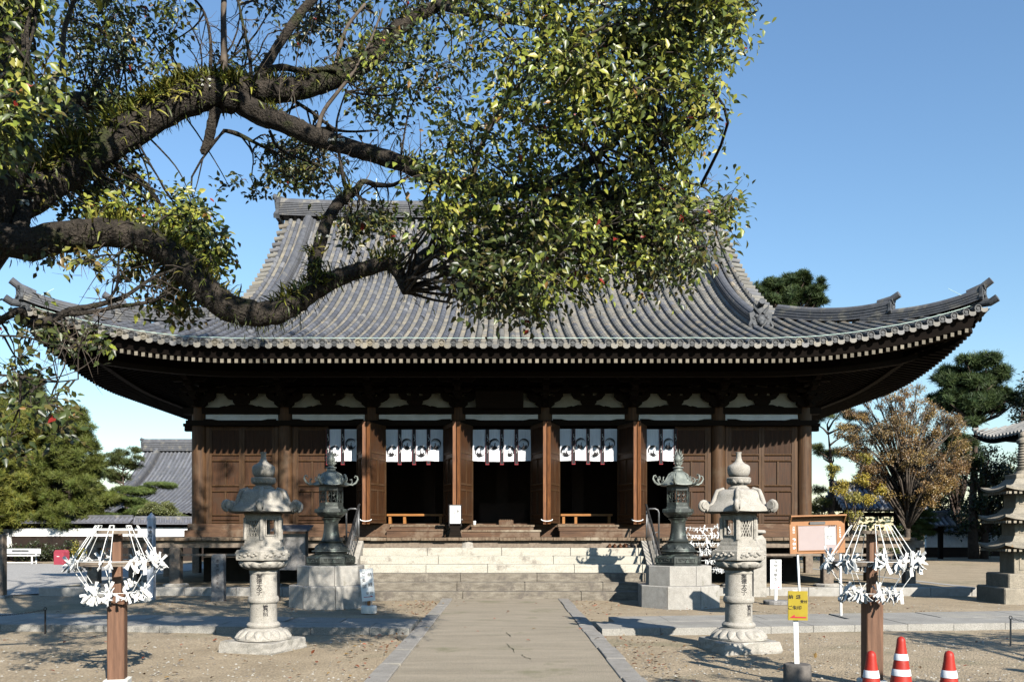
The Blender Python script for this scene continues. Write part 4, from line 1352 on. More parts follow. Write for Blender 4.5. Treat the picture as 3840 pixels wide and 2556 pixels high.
def bronze_lantern(x, y, rz, label, base):
    r_ = thing('bronze_lantern', label, 'bronze lantern', (x, y, base), rz, 'hexagonal bronze lanterns at the foot of the steps')
    b = M['bronze']; B0 = base
    def H(lst): return [hexring(r, z - B0) for r, z in lst]
    g = MB(); g.rings(H([(.56, B0 + .001), (.56, .90), (.51, .91), (.51, .93), (.525, .935), (.525, 1.05), (.51, 1.07), (.48, 1.08), (.40, 1.115), (.36, 1.13)]))
    for i in range(6):
        a = (i + .5) * PI / 3; ap = .525 * math.cos(PI / 6); n_ = Vector((math.cos(a), math.sin(a), 0)); s_ = Vector((-n_.y, n_.x, 0))
        for (u0, u1, z0, z1) in ((-.22, -.19, .94, 1.045), (.19, .22, .94, 1.045), (-.19, .19, .94, .955), (-.19, .19, 1.03, 1.045)):
            vs = [n_ * (ap + d) + s_ * u + Vector((0, 0, z - B0)) for z in (z0, z1) for (u, d) in ((u0, .014), (u1, .014), (u1, 0), (u0, 0))]
            g.add([tuple(v) for v in vs], [(3, 2, 1, 0), (4, 5, 6, 7), (0, 1, 5, 4), (1, 2, 6, 5), (2, 3, 7, 6), (3, 0, 4, 7)])
        for k in range(9):
            u, z, q = rnd.uniform(-.15, .15), rnd.uniform(.97, 1.02), rnd.uniform(.015, .032)
            g.rings([[n_ * (ap + dd) + s_ * (u + q * kk * math.cos(t * PI / 3)) + Vector((0, 0, z - B0 + q * kk * math.sin(t * PI / 3))) for t in range(6)] for dd, kk in ((0, 1), (.012, .6))], cap0=False)
    g.build('base', b, r_)
    g = MB(); g.lathe([(.34, 1.125 - B0), (.34, 1.16 - B0), (.42, 1.18 - B0), (.415, 1.20 - B0), (.36, 1.215 - B0), (.34, 1.28 - B0), (.27, 1.35 - B0), (.20, 1.38 - B0)], 36)
    petals(g, 12, .20, 1.365 - B0, .20, .16, .03, -.62)
    g.build('lotus_foot', b, r_, True, ang=40)
    g = MB(); g.lathe([(.24, 1.375 - B0), (.255, 1.40 - B0), (.215, 1.42 - B0), (.19, 1.47 - B0), (.165, 1.60 - B0), (.155, 1.75 - B0), (.16, 1.83 - B0), (.185, 1.87 - B0), (.215, 1.895 - B0), (.20, 1.905 - B0), (.14, 1.915 - B0)], 30)
    g.build('shaft', b, r_, True, ang=45)
    g = MB(); g.lathe([(.14, 1.91 - B0), (.22, 1.93 - B0), (.30, 1.985 - B0), (.32, 2.02 - B0), (.28, 2.03 - B0)], 36)
    petals(g, 12, .19, 1.925 - B0, .12, .13, .02, .6)
    g.rings(H([(.33, 2.015), (.36, 2.03), (.36, 2.09), (.35, 2.105), (.28, 2.11), (.275, 2.155), (.24, 2.16)]))
    g.build('platform', b, r_, False)
    # fire box with openwork panels
    g = MB()
    g.rings(H([(.255, 2.155), (.255, 2.245), (.245, 2.25)])); g.rings(H([(.245, 2.50), (.262, 2.505), (.262, 2.60), (.30, 2.62)]))
    for i in range(6):
        a = i * PI / 3; p = Vector((.242 * math.cos(a), .242 * math.sin(a), 0))
        g.tube([p + Vector((0, 0, 2.24 - B0)), p + Vector((0, 0, 2.51 - B0))], .018, 6)
        a2 = (i + .5) * PI / 3; n_ = Vector((math.cos(a2), math.sin(a2), 0)); s_ = Vector((-n_.y, n_.x, 0)); ap = .245 * math.cos(PI / 6) - .008
        p = n_ * ap; g.tube([p + Vector((0, 0, 2.24 - B0)), p + Vector((0, 0, 2.51 - B0))], .008, 5)
        for sg in (-1, 1):
            u = sg * .055
            for pts in ([(-.025, 2.30), (.02, 2.33), (-.015, 2.38), (.02, 2.43), (-.02, 2.47)], [(.03, 2.27), (.02, 2.31)], [(-.03, 2.40), (.0, 2.41)], [(.03, 2.46), (.0, 2.49)]):
                g.tube([n_ * ap + s_ * (u + du) + Vector((0, 0, z - B0)) for du, z in pts], .010, 5)
    g.build('fire_box', M['bronze'], r_)
    g = MB(); rg = []
    for (rc, z, e) in ((.22, 2.60, 0), (.36, 2.605, 0), (.40, 2.615, .02), (.395, 2.635, .03), (.32, 2.68, .02), (.265, 2.75, .01), (.235, 2.82, 0), (.18, 2.89, 0), (.12, 2.915, 0), (.10, 2.92, 0)):
        ring = []
        for i in range(6):
            for j in range(6):
                t = j / 6; a0 = i * PI / 3; a1 = a0 + PI / 3; bul = 4 * t * (1 - t)
                p = Vector((math.cos(a0), math.sin(a0))).lerp(Vector((math.cos(a1), math.sin(a1))), t) * (rc * (1 + .10 * bul))
                ring.append((p.x, p.y, z + e * (1 - bul) - B0))
        rg.append(ring)
    g.rings(rg)
    for i in range(6):
        a = i * PI / 3; d_ = Vector((math.cos(a), math.sin(a), 0)); s_ = Vector((-d_.y, d_.x, 0))
        g.tube([d_ * r0 + Vector((0, 0, z0 - B0)) for r0, z0 in ((.13, 2.91), (.215, 2.86), (.25, 2.79), (.30, 2.70), (.37, 2.645), (.46, 2.635), (.53, 2.68), (.575, 2.76), (.56, 2.82), (.52, 2.835), (.50, 2.80), (.52, 2.785))], [.012, .014, .016, .018, .022, .026, .026, .022, .018, .015, .012, .008], 7)
        for (u, k) in ((0, 1.), ):
            g.tube([d_ * r0 + s_ * u + Vector((0, 0, z0 - B0)) for r0, z0 in ((.42, 2.64), (.455, 2.70), (.44, 2.76), (.41, 2.755), (.41, 2.73))], [.018, .018, .014, .012, .008], 6)
        g.tube([d_ * r0 + Vector((0, 0, z0 - B0)) for r0, z0 in ((.30, 2.69), (.345, 2.74), (.34, 2.80), (.315, 2.80))], [.014, .014, .011, .007], 6)
    g.build('roof', M['bronze_pale'], r_, True, ang=50)
    g = MB(); g.lathe([(.11, 2.91 - B0), (.12, 2.93 - B0), (.095, 2.94 - B0), (.09, 2.985 - B0), (.12, 3.0 - B0), (.115, 3.015 - B0), (.06, 3.03 - B0), (.05, 3.06 - B0), (.085, 3.10 - B0), (.10, 3.13 - B0)], 24)
    petals(g, 8, .05, 3.05 - B0, .08, .07, .015, 1.0)
    g.build('neck', M['bronze_pale'], r_, True, ang=40)
    g = MB(); g.lathe([(.04, 3.10 - B0), (.075, 3.13 - B0), (.092, 3.18 - B0), (.085, 3.22 - B0), (.05, 3.265 - B0), (.02, 3.30 - B0), (.006, 3.33 - B0)], 20)
    for i in range(4):
        a = i * PI / 2 + .3
        d_ = Vector((math.cos(a), math.sin(a), 0))
        for k in range(7):
            t = k / 6; th = -1.0 + t * 2.3
            p = d_ * (.105 * math.cos(th)) + Vector((0, 0, 3.185 - B0 + .125 * math.sin(th)))
            q = d_ * (.155 * math.cos(th)) + Vector((0, 0, 3.20 - B0 + .20 * math.sin(th) + .02))
            g.tube([p, p.lerp(q, .5) + Vector((0, 0, -.006)), q], [.012, .009, .002], 5)
    g.build('flame_jewel', M['bronze_pale'], r_, True, ang=50)
for (nx, lab, rz) in ((1242, 'left', R(14)), (2543, 'right', R(10))):
    p = at(nx, 2000, 18.95)
    pedestal(p.x, 18.95, rz + (R(3) if lab == 'left' else R(10)), 'two-tier octagonal stone pedestal %s' % ('in dappled shade under the left bronze lantern' if lab == 'left' else 'in full sun under the right bronze lantern'))
    bronze_lantern(p.x, 18.95, rz, 'green bronze lantern with curled eaves on the pedestal at the %s end of the steps' % lab, .883)

# ------------------------------------------------------------------ paper fortune racks
def knots():
    out_ = []
    for v in range(6):
        g = MB(); rs = random.Random(40 + v)
        nst = rs.choice((3, 4, 4))
        for k in range(nst):
            ln = rs.uniform(.06, .11); a = rs.uniform(-.9, .9) + (PI if k % 2 else 0) ; b_ = rs.uniform(-1.0, 1.0)
            d_ = Vector((math.sin(b_) * .9, math.sin(a) * .5, -1.0 if rs.random() < .72 else .9)).normalized()
            s_ = d_.cross(Vector((rs.uniform(-1, 1), 1, .2))).normalized(); n_ = d_.cross(s_)
            w0 = .012
            pts = [Vector((0, 0, 0)), d_ * ln * .5 + n_ * .006, d_ * ln + n_ * rs.uniform(-.012, .012)]
            rg = [[p + s_ * w0 * m_ + n_ * .0022, p - s_ * w0 * m_ + n_ * .0022, p - s_ * w0 * m_ - n_ * .0022, p + s_ * w0 * m_ - n_ * .0022] for p, m_ in zip(pts, (.7, 1.05, 1.15))]
            g.rings(rg)
        g.lathe([(.004, -.014), (.013, -.009), (.015, .002), (.011, .012), (.004, .015)], 7)
        o = g.build('paper_fortune', M['paper']); out_.append(o.data); bpy.data.objects.remove(o)
    return out_
KN = knots()
def put_knot(p, label, group, sc=1.0):
    o = bpy.data.objects.new('paper_fortune', rnd.choice(KN)); col.objects.link(o)
    o.location = p; o.rotation_euler = (rnd.uniform(-.5, .5), rnd.uniform(-.5, .5), rnd.uniform(0, 6.28)); o.scale = (sc,) * 3
    tag(o, label, 'paper fortune', group)

def rack(x, y, rz, label, n_w, seed, knot_lab, grp, wmat, dens):
    rs = random.Random(seed)
    r_ = thing('fortune_rack', label, 'paper fortune rack', (x, y, 0), rz, 'wooden racks for tied paper fortunes')
    g = MB(); g.bbox(-.085, .085, -.085, .085, .05, .96, .010, rz=R(wmat)); g.build('post', M['rackwood'], r_)
    g = MB(); g.bbox(-.045, .045, -.045, .045, .961, 1.60, .006, rz=R(wmat)); g.build('upper_post', M['rackwood'], r_)
    g = MB(); g.bbox(-.12, .12, -.12, .12, -.02, .06, .012, rz=R(wmat)); g.build('foot', M['concrete_pale'], r_)
    zt, zm, zb = 1.60, 1.27, .97; rt, rm, rb = .20, .44, .27
    for (z, r1, h) in ((zt, rt, .035), (zm, rm - .05, .04)):
        g = MB(); rg = []
        g.rings([[(q * math.cos(2 * PI * k / 28), q * math.sin(2 * PI * k / 28), zz) for k in range(28)] for q, zz in ((r1 - .06, z - h / 2), (r1, z - h / 2), (r1, z + h / 2), (r1 - .06, z + h / 2))] , cap0=False, cap1=False)
        g.rings([[(( r1 - .06) * math.cos(2 * PI * k / 28), (r1 - .06) * math.sin(2 * PI * k / 28), zz) for k in range(28)] for zz in (z - h / 2, z + h / 2)], cap0=False, cap1=False)
        for a in (R(wmat), R(wmat) + PI / 2):
            g.box(-r1 + .05, r1 - .05, -.025, .025, z - h * .4, z + h * .4 + .002 * (a > 1), rz=a, ctr=(0, 0))
        g.build('ring', M['rackgrey'], r_)
    # white wires, top ring to middle ring to post collar
    spots = []
    for i in range(n_w):
        a = 2 * PI * (i + rs.uniform(-.2, .2)) / n_w
        ca, sa = math.cos(a), math.sin(a); da = .09
        g = MB()
        top = [(rt + .01) * math.cos(a - da), (rt + .01) * math.sin(a - da)], [(rt + .01) * math.cos(a + da), (rt + .01) * math.sin(a + da)]
        pts = [Vector((rm * math.cos(a - .12), rm * math.sin(a - .12), zm + .03)), Vector((*top[0], zt + .07)), Vector((*top[1], zt + .07)), Vector((rm * math.cos(a + .10), rm * math.sin(a + .10), zm + .03))]
        g.tube(pts[:2] , .0038, 5); g.tube(pts[1:3], .0038, 5); g.tube(pts[2:], .0038, 5)
        g.tube([pts[3], (rm * math.cos(a + .08), rm * math.sin(a + .08), zm - .03), (rb * math.cos(a), rb * math.sin(a), zb + .02), (.10 * ca, .10 * sa, zb - .02)], .0035, 5)
        g.build('wire', M['white'], r_)
        spots.append((a, 'm')); spots.append((a, 'b'))
    g = MB()
    for rr, z in ((rm, zm + .03), (rb, zb)):
        g.tube([(rr * math.cos(2 * PI * k / 32), rr * math.sin(2 * PI * k / 32), z) for k in range(33)], .003, 4)
    g.build('wire_ring', M['white'], r_)
    ca0, sa0 = math.cos(rz), math.sin(rz)
    for (a, w_) in spots:
        n_ = int(dens * (6 if w_ == 'm' else 5) * rs.uniform(.4, 1.6))
        for k in range(n_):
            aa = a + rs.gauss(0, .13); rr = (rm if w_ == 'm' else rb) + rs.uniform(-.01, .015); z = (zm + .03 if w_ == 'm' else zb) + rs.gauss(0, .02)
            px, py = rr * math.cos(aa), rr * math.sin(aa)
            put_knot((x + px * ca0 - py * sa0, y + px * sa0 + py * ca0, z), knot_lab, grp, rs.uniform(.95, 1.4))
p = at(440, 2400, 9.15)
rack(p.x, 9.15, 0, 'wooden post rack with white wire hoops and tied papers at the left of the picture', 9, 5, 'white folded paper fortune tied to the wires of the left post rack', 'paper fortunes tied on the left rack', 12, .8)
p = at(3270, 2400, 9.1)
rack(p.x, 9.1, .25, 'dark wooden post rack with white wire hoops and tied papers behind the traffic cones', 9, 9, 'white folded paper fortune tied to the wires of the rack behind the cones', 'paper fortunes tied on the right rack', -14, .85)

# rope rack with rows of papers in front of the veranda
r_ = thing('rope_rack', 'slatted frame strung with ropes of tied papers beside the right bronze lantern', 'paper fortune rack', (5.2, 21.7, .19))
rows = [(4.42, 5.62, 1.70), (4.50, 5.62, 1.52), (4.70, 5.62, 1.32), (4.95, 5.62, 1.11), (5.1, 5.62, .89), (5.3, 5.62, .67)]
rows = [(a - .1, b_, z) for a, b_, z in rows]
O_ = (5.2, 21.7, .19)
for xx in (4.30, 5.64):
    g = MB(); g.bbox(xx - .03, xx + .03, 21.67, 21.73, .19, 1.82, .004); g.build('post', M['rackgrey'], r_, org=O_)
for (xa, xb, z) in rows:
    g = MB(); pts = [(4.33 + (5.61 - 4.33) * k / 14, 21.7, z + .03 * (2 * k / 14 - 1) ** 2) for k in range(15)]
    g.tube(pts, .006, 5); g.build('rope', M['white'], r_, org=O_)
    n_ = 15
    for k in range(n_):
        q = xa + (xb - xa) * (k + .5) / n_; tt = (q - 4.33) / (5.61 - 4.33)
        if q > 5.6: continue
        put_knot((q, 21.69, z + .03 * (2 * tt - 1) ** 2 - .005), 'white paper fortune tied on the ropes beside the right bronze lantern', 'paper fortunes tied on the rope rack', rnd.uniform(.9, 1.3))

# ------------------------------------------------------------------ traffic cones
def cone(x, y, label):
    r_ = thing('traffic_cone', label, 'traffic cone', (x, y, 0), rnd.uniform(0, 1), 'red traffic cones with white bands')
    def rad(z): return .135 - (.135 - .030) * (z / .68)
    g = MB(); g.bbox(-.185, .185, -.185, .185, 0, .03, .012); g.build('base_plate', M['cone'], r_)
    g = MB(); g.lathe([(rad(.03), .03), (rad(.33), .33), (rad(.62), .62), (.036, .655), (.033, .675), (.024, .690), (.009, .698), (.001, .70)], 28); g.build('body', M['cone'], r_, True, ang=50)
    for (z0, z1) in ((.22, .285), (.363, .42), (.495, .552)):
        g = MB(); g.lathe([(rad(z0), z0), (rad(z0) + .003, z0 + .002), (rad(z1) + .003, z1 - .002), (rad(z1), z1)], 28); g.build('band', M['reflect'], r_, True, ang=50)
for (nx, Y, lab) in ((3267, 6.6, 'red traffic cone with white bands, leftmost of the three by the right rack'), (3379, 7.5, 'tallest looking red traffic cone, in the middle of the three'), (3559, 6.6, 'red traffic cone with white bands, rightmost of the three')):
    p = at(nx, 2000, Y); cone(p.x, Y, lab)

# ------------------------------------------------------------------ signs
def arrow(g, x0, x1, z, right=True, t=.011):
    if right: pts = [(x0, z), (x1, z), (x1 - .05, z + .035), (x1 - .055, z + t), (x0, z + t)]
    else: pts = [(x1, z), (x0, z), (x0 + .05, z + .035), (x0 + .055, z + t), (x1, z + t)]
    g.add([(a, 0, b_) for a, b_ in pts], [tuple(range(len(pts)))])
# left white sign
r_ = thing('direction_sign', 'tilted white sign with black writing on a round white base left of steps', 'sign', (-2.70, 17.15, 0), R(4))
g = MB(); g.lathe([(.15, 0), (.155, .02), (.155, .135), (.145, .15), (.02, .152)], 28); g.build('base', M['concrete_pale'], r_, True, ang=40)
g = MB(); g.bbox(-.03, .03, -.02, .02, .15, .30, .004); g.build('post', M['bench_orange'], r_)
g = MB(); g.bbox(-.128, .128, -.035, .035, 0, .635, .004); bd = g.build('board', M['white'], r_); bd.location = (0, -.02, .245); bd.rotation_euler = (0, R(-5), 0)
for txt, x, z, s, sp_ in (('納経', .062, .44, .085, 2.3), ('ご朱印', -.055, .43, .085, 1.42)):
    t = glyphs(txt, s, True, sp_, .0008); o = plain(t, 'lettering', M['black'], bd); o.location = (x, -.037, z - .02)
t = glyphs('受 付', .062, False); o = plain(t, 'lettering', M['black'], bd); o.location = (.03, -.037, .15)
g = MB(); arrow(g, -.09, .10, .075); o = plain(g, 'arrow', M['red_ink'], bd); o.location = (0, -.037, 0)
# right white sign
p = at(2909, 2000, 19.3)
r_ = thing('reception_sign', 'upright white sign with one column of black writing behind the right stone lantern', 'sign', (p.x, 19.3, 0), R(-2))
g = MB(); g.lathe([(.27, 0), (.275, .06), (.26, .085), (.03, .09)], 16); g.build('base', M['stone_dark'], r_)
g = MB(); g.bbox(-.03, .03, -.02, .02, .08, .36, .004); g.build('post', M['white'], r_)
g = MB(); g.bbox(-.122, .122, -.012, .012, .34, .99, .003); bd = g.build('board', M['white'], r_)
t = glyphs('宝物拝観受付', .088, True, 1.12, .0006); o = plain(t, 'lettering', M['black'], bd); o.location = (0, -.015, .70)
g = MB(); arrow(g, -.09, .10, .365); o = plain(g, 'arrow', M['red_ink'], bd); o.location = (0, -.015, 0)
# yellow sign
p = at(2990, 2000, 9.25)
r_ = thing('yellow_sign', 'yellow sign with black writing on a white post in a concrete block', 'sign', (p.x, 9.25, 0), R(-12))
g = MB(); g.lathe([(.145, -.02), (.145, .18), (.135, .195), (.02, .2)], 22); g.build('concrete_block', M['concrete'], r_, True, ang=40)
g = MB(); g.box(-.024, .024, -.018, .018, .19, .98); o = g.build('post', M['white'], r_); o.rotation_euler = (0, R(-1.5), 0)
g = MB(); g.bbox(-.10, .10, -.012, .012, .665, .975, .003); bd = g.build('board', M['yellow'], r_); bd.location = (.0, -.035, 0)
for txt, x, z, s, v in (('納', -.072, .915, .048, 0), ('経', .005, .915, .048, 0), ('ご朱印', -.03, .80, .047, 0), ('受付', .06, .865, .035, 0)):
    t = glyphs(txt, s, False, 1, .0006); o = plain(t, 'lettering', M['black'], bd); o.location = (x, -.015, z)
g = MB(); arrow(g, -.085, .085, .69, False, .014); o = plain(g, 'arrow', M['red_ink'], bd); o.location = (0, -.015, 0)
# tan notice board on two poles
r_ = thing('notice_board', 'tan framed notice board with a clip and a posted sheet on two white poles', 'notice board', (5.65, 15.6, 0), R(-2))
for xx, lean in ((-.32, -.07), (.40, -.02)):
    g = MB(); g.tube([(xx, .03, -.02), (xx + lean, .03, 1.5)], .022, 8); g.build('pole', M['white'], r_)
g = MB()
W2, z0, z1 = .49, 1.22, 1.91
g.box(-W2, W2, -.02, .02, z0, z1 - .12)
g.prism([(-W2, z1 - .14), (W2, z1 - .14), (W2, z1), (-W2, z1)], .0, .025)
g.box(-W2, W2, -.14, .02, z1 - .025, z1); 
for s in (-1, 1): g.prism([(-.14, z1 - .026), (.0, z1 - .026), (.0, z1 - .16), (-.022, z1 - .16)], s * W2 - .02 if s > 0 else -W2, s * W2 if s > 0 else -W2 + .02, axis='x')
fr = g.build('frame', M['brown_board'], r_)
fr.rotation_euler = (0, R(-1.5), 0)
g = MB(); g.box(-.34, .34, -.028, -.021, z0 + .06, z1 - .19); o = g.build('panel', M['screen'], fr)
g = MB(); 
for (a, b_, c_, d_) in ((-.355, .355, z0 + .045, z0 + .058), (-.355, .355, z1 - .189, z1 - .176), (-.355, -.341, z0 + .058, z1 - .189), (.341, .355, z0 + .058, z1 - .189)): g.box(a, b_, -.038, -.021, c_, d_)
g.build('panel_rim', M['brown_board'], fr)
g = MB(); g.bbox(-.14, .14, -.05, -.023, z1 - .17, z1 - .12, .006); g.build('clip', M['steel'], fr)
g = MB(); g.box(.13, .31, -.033, -.029, z0 + .15, z1 - .23); sh = g.build('posted_sheet', M['paper'], fr)
t = glyphs('御本尊', .038, False, 1, .0006); o = plain(t, 'lettering', M['black'], sh); o.location = (.22, -.036, z1 - .27)
t = glyphs('国宝本堂の\n拝観は受付に\nお申し出\nください', .026, False, 1.15); o = plain(t, 'lettering', M['black'], sh); o.location = (.22, -.036, z0 + .26)
t = glyphs('刀田山', .042, True, 1.0, .0008); o = plain(t, 'lettering', M['white'], fr); o.location = (-.42, -.023, z1 - .26)
t = glyphs('鶴林寺', .06, True, 1.25, .0012); o = plain(t, 'lettering', M['white'], fr); o.location = (-.415, -.023, z0 + .18)
t = glyphs('鶴林寺本堂', .036, True, 1.1, .0008); o = plain(t, 'lettering', M['white'], fr); o.location = (.405, -.023, z1 - .32)

# stone pillar, marker post, memorial post, slanted display
p = at(2845, 2000, 21.6)
r_ = thing('stone_pillar', 'tall pale square stone pillar with a round cap behind the right stone lantern', 'stone pillar', (p.x, 21.6, 0))
g = MB(); g.rings([[(k * .16, -k2 * .12, z) for k, k2 in ((-w_, w_), (w_, w_), (w_, -w_), (-w_, -w_))] for z, w_ in ((-.02, 1), (1.35, .95), (1.42, .9), (1.52, .5), (1.55, .42))]); g.build('shaft', M['stone'], r_)
g = MB(); g.lathe([(.08, 1.54), (.17, 1.58), (.175, 1.62), (.15, 1.65), (.02, 1.66)], 20); g.build('cap', M['stone'], r_, True, ang=40)
p = at(820, 2000, 20.4)
r_ = thing('marker_stone', 'upright grey stone marker with engraved writing in front of the left veranda', 'stone marker', (p.x, 20.4, 0))
g = MB(); g.rings([[(k * .145, -k2 * .09, z) for k, k2 in ((-w_, w_), (w_, w_), (w_, -w_), (-w_, -w_))] for z, w_ in ((-.02, 1), (1.00, .98), (1.05, .93), (1.08, .8))]); mk = g.build('stone', M['stone_dark'], r_)
t = glyphs('本堂の仏さまへ', .085, True, 1.2); o = plain(t, 'inscription', M['black'], mk); o.location = (0, -.094, .62)
p = at(568, 2000, 20.7)
r_ = thing('memorial_post', 'slim bluish grey memorial post with a pointed top and brushed writing behind the left rack', 'post', (p.x, 20.7, 0))
g = MB(); g.rings([[(k * .075, -k2 * .075, z) for k, k2 in ((-w_, w_), (w_, w_), (w_, -w_), (-w_, -w_))] for z, w_ in ((-.02, 1), (1.90, 1), (1.91, 1.06), (1.95, 1.06), (2.07, .05))]); mk = g.build('post', pm('weathered_white_post', (.50, .52, .56), (.36, .38, .42), 4, .8, .2, stretch=(8, 8, .6)), r_)
t = glyphs('奉修行者講中', .10, True, 1.0, .0012); o = plain(t, 'inscription', M['black'], mk); o.location = (0, -.08, 1.45)
p = at(1085, 2000, 20.2)
r_ = thing('display_stand', 'grey metal display stand with a slanted roof behind the left stone lantern', 'display stand', (p.x + .05, 20.2, 0))
for xx in (-.30, .36):
    g = MB(); g.box(xx - .025, xx + .025, -.025, .025, -.02, 1.62); g.build('post', M['steel_dark'], r_)
g = MB(); g.add([(-.42, -.25, 1.62), (.46, -.25, 1.62), (.46, .25, 1.74), (-.42, .25, 1.74), (-.42, -.25, 1.65), (.46, -.25, 1.65), (.46, .25, 1.77), (-.42, .25, 1.77)], [(3, 2, 1, 0), (4, 5, 6, 7), (0, 1, 5, 4), (1, 2, 6, 5), (2, 3, 7, 6), (3, 0, 4, 7)]); g.build('roof', M['ridge'], r_)
g = MB(); g.bbox(-.28, .33, -.03, .03, .72, 1.56, .01); g.build('panel', M['stone_dark'], r_)

# short chain posts by the cross path
def chain_post(x, y, dx, dy, label, m='chain'):
    r_ = thing('chain_post', label, 'chain post', (x, y, 0))
    g = MB(); g.tube([(0, 0, -.02), (0, 0, .36)], .012, 6)
    g.tube([(.022 * math.cos(k * PI / 6), 0, .385 + .022 * math.sin(k * PI / 6)) for k in range(13)], .006, 5)
    g.build('post', M[m], r_)
    g = MB()
    nl = 70
    for k in range(nl):
        t = (k + .5) / nl; cx_, cy_ = dx * t, dy * t; z = .37 - .9 * t * (1 - t) * .28 * 2
        a = math.atan2(dy, dx); L_ = .024; 
        roll = (k % 2) * PI / 2
        pts = []
        for q in range(9):
            th = 2 * PI * q / 8; u = L_ * math.cos(th); v = .010 * math.sin(th)
            pts.append((cx_ + u * math.cos(a) - v * math.cos(roll) * math.sin(a), cy_ + u * math.sin(a) + v * math.cos(roll) * math.cos(a), z + v * math.sin(roll)))
        g.tube(pts, .0035, 4, cap=False)
    g.build('chain', M[m], r_)
chain_post(-7.3, 13.75, -2.6, .6, 'thin rusty chain post left of the left rack')
chain_post(7.2, 12.35, 2.4, -.3, 'thin pale chain post at the right edge of the yard', 'steel')
# wooden post at the far left edge
p = at(2, 2000, 21.2)
r_ = thing('wooden_post', 'weathered square wooden post at the left edge of the picture', 'post', (p.x, 21.2, 0)); g = MB(); g.bbox(-.11, .11, -.1, .1, -.02, 1.55, .015); g.build('post', M['rackgrey'], r_)
g = MB(); g.bbox(-.2, .2, -.2, .2, -.02, .06, .02); g.build('foot', M['stone'], r_)

# ------------------------------------------------------------------ stone pagoda at the right edge
px, py = 11.95, 20.0
r_ = thing('stone_pagoda', 'lichen-stained stone pagoda with three curved roofs and a ringed spire at the right edge', 'stone pagoda', (px, py, 0), R(-6))
psm = pm('lichen_stone', (.42, .37, .29), (.27, .24, .19), 6, .9, .4, fine=70, c3=(.50, .26, .08), c3scale=3.0, c3th=.62)
pst = pm('pagoda_stone', (.44, .38, .29), (.30, .26, .20), 5, .9, .4, fine=70)
def sq(w_, z): return [(k * w_, k2 * w_, z) for k, k2 in ((-1, -1), (1, -1), (1, 1), (-1, 1))]
for (w_, z0, z1) in ((.73, -.02, .35), (.58, .352, .66)):
    g = MB(); g.bbox(-w_, w_, -w_, w_, z0, z1, .025); g.build('base', pst, r_)
def pag_roof(z0, hw, bw, hh):
    g = MB(); rg = []
    for (q, zz, up_) in ((bw * .9, z0 - .02, 0), (hw, z0, .09), (hw, z0 + .055, .09), (hw * .80, z0 + .10, .03), (hw * .6, z0 + hh * .55, .01), (bw * .95, z0 + hh, 0)):
        ring = []
        for s_ in range(4):
            c0 = [(-1, -1), (1, -1), (1, 1), (-1, 1)][s_]; c1 = [(1, -1), (1, 1), (-1, 1), (-1, -1)][s_]
            for j in range(8):
                t = j / 8; x_ = c0[0] + (c1[0] - c0[0]) * t; y_ = c0[1] + (c1[1] - c0[1]) * t
                e = abs(2 * t - 1) ** 2.5
                ring.append((x_ * q, y_ * q, zz + up_ * e))
        rg.append(ring)
    g.rings(rg); g.build('roof', psm, r_)
for (zb0, zb1, bw, hw) in ((.66, 1.24, .36, .70), (1.50, 1.88, .33, .69), (2.16, 2.54, .30, .66)):
    g = MB(); g.bbox(-bw, bw, -bw, bw, zb0, zb1, .01)
    for k in range(9):
        x_ = -hw * .8 + k * hw * .2
    for s_ in (-1, 1): g.box(s_ * bw * .55 - .05, s_ * bw * .55 + .05, -bw - .012, -bw - .003, zb0 + .08, zb1 - .08)
    g.build('body', pst, r_)
    pag_roof(zb1 - .02, hw, bw, .30)
    g = MB()
    for s_ in range(4):
        for k in range(11):
            x_ = -hw * .85 + k * hw * .17; a = s_ * PI / 2
            bx_, by_ = x_, -hw * .9
            X_, Y_ = bx_ * math.cos(a) - by_ * math.sin(a), bx_ * math.sin(a) + by_ * math.cos(a)
            g.box(X_ - .03, X_ + .03, Y_ - .03, Y_ + .03, zb1 - .075, zb1 - .022)
    g.build('rafter_blocks', pst, r_)
g = MB(); g.bbox(-.28, .28, -.28, .28, 2.80, 2.93, .01)
prof = [(.20, 2.93), (.17, 2.98), (.14, 3.02), (.16, 3.06)]
z = 3.06
for k in range(9):
    prof += [(.115 - .003 * k, z + .01), (.14 - .004 * k, z + .03), (.14 - .004 * k, z + .045), (.115 - .003 * k, z + .06)]; z += .062
prof += [(.10, z + .01), (.135, z + .03), (.135, z + .10), (.10, z + .12), (.08, z + .16), (.10, z + .20), (.09, z + .25), (.03, z + .30)]
g.lathe(prof, 20); g.build('spire', pst, r_, True, ang=35)
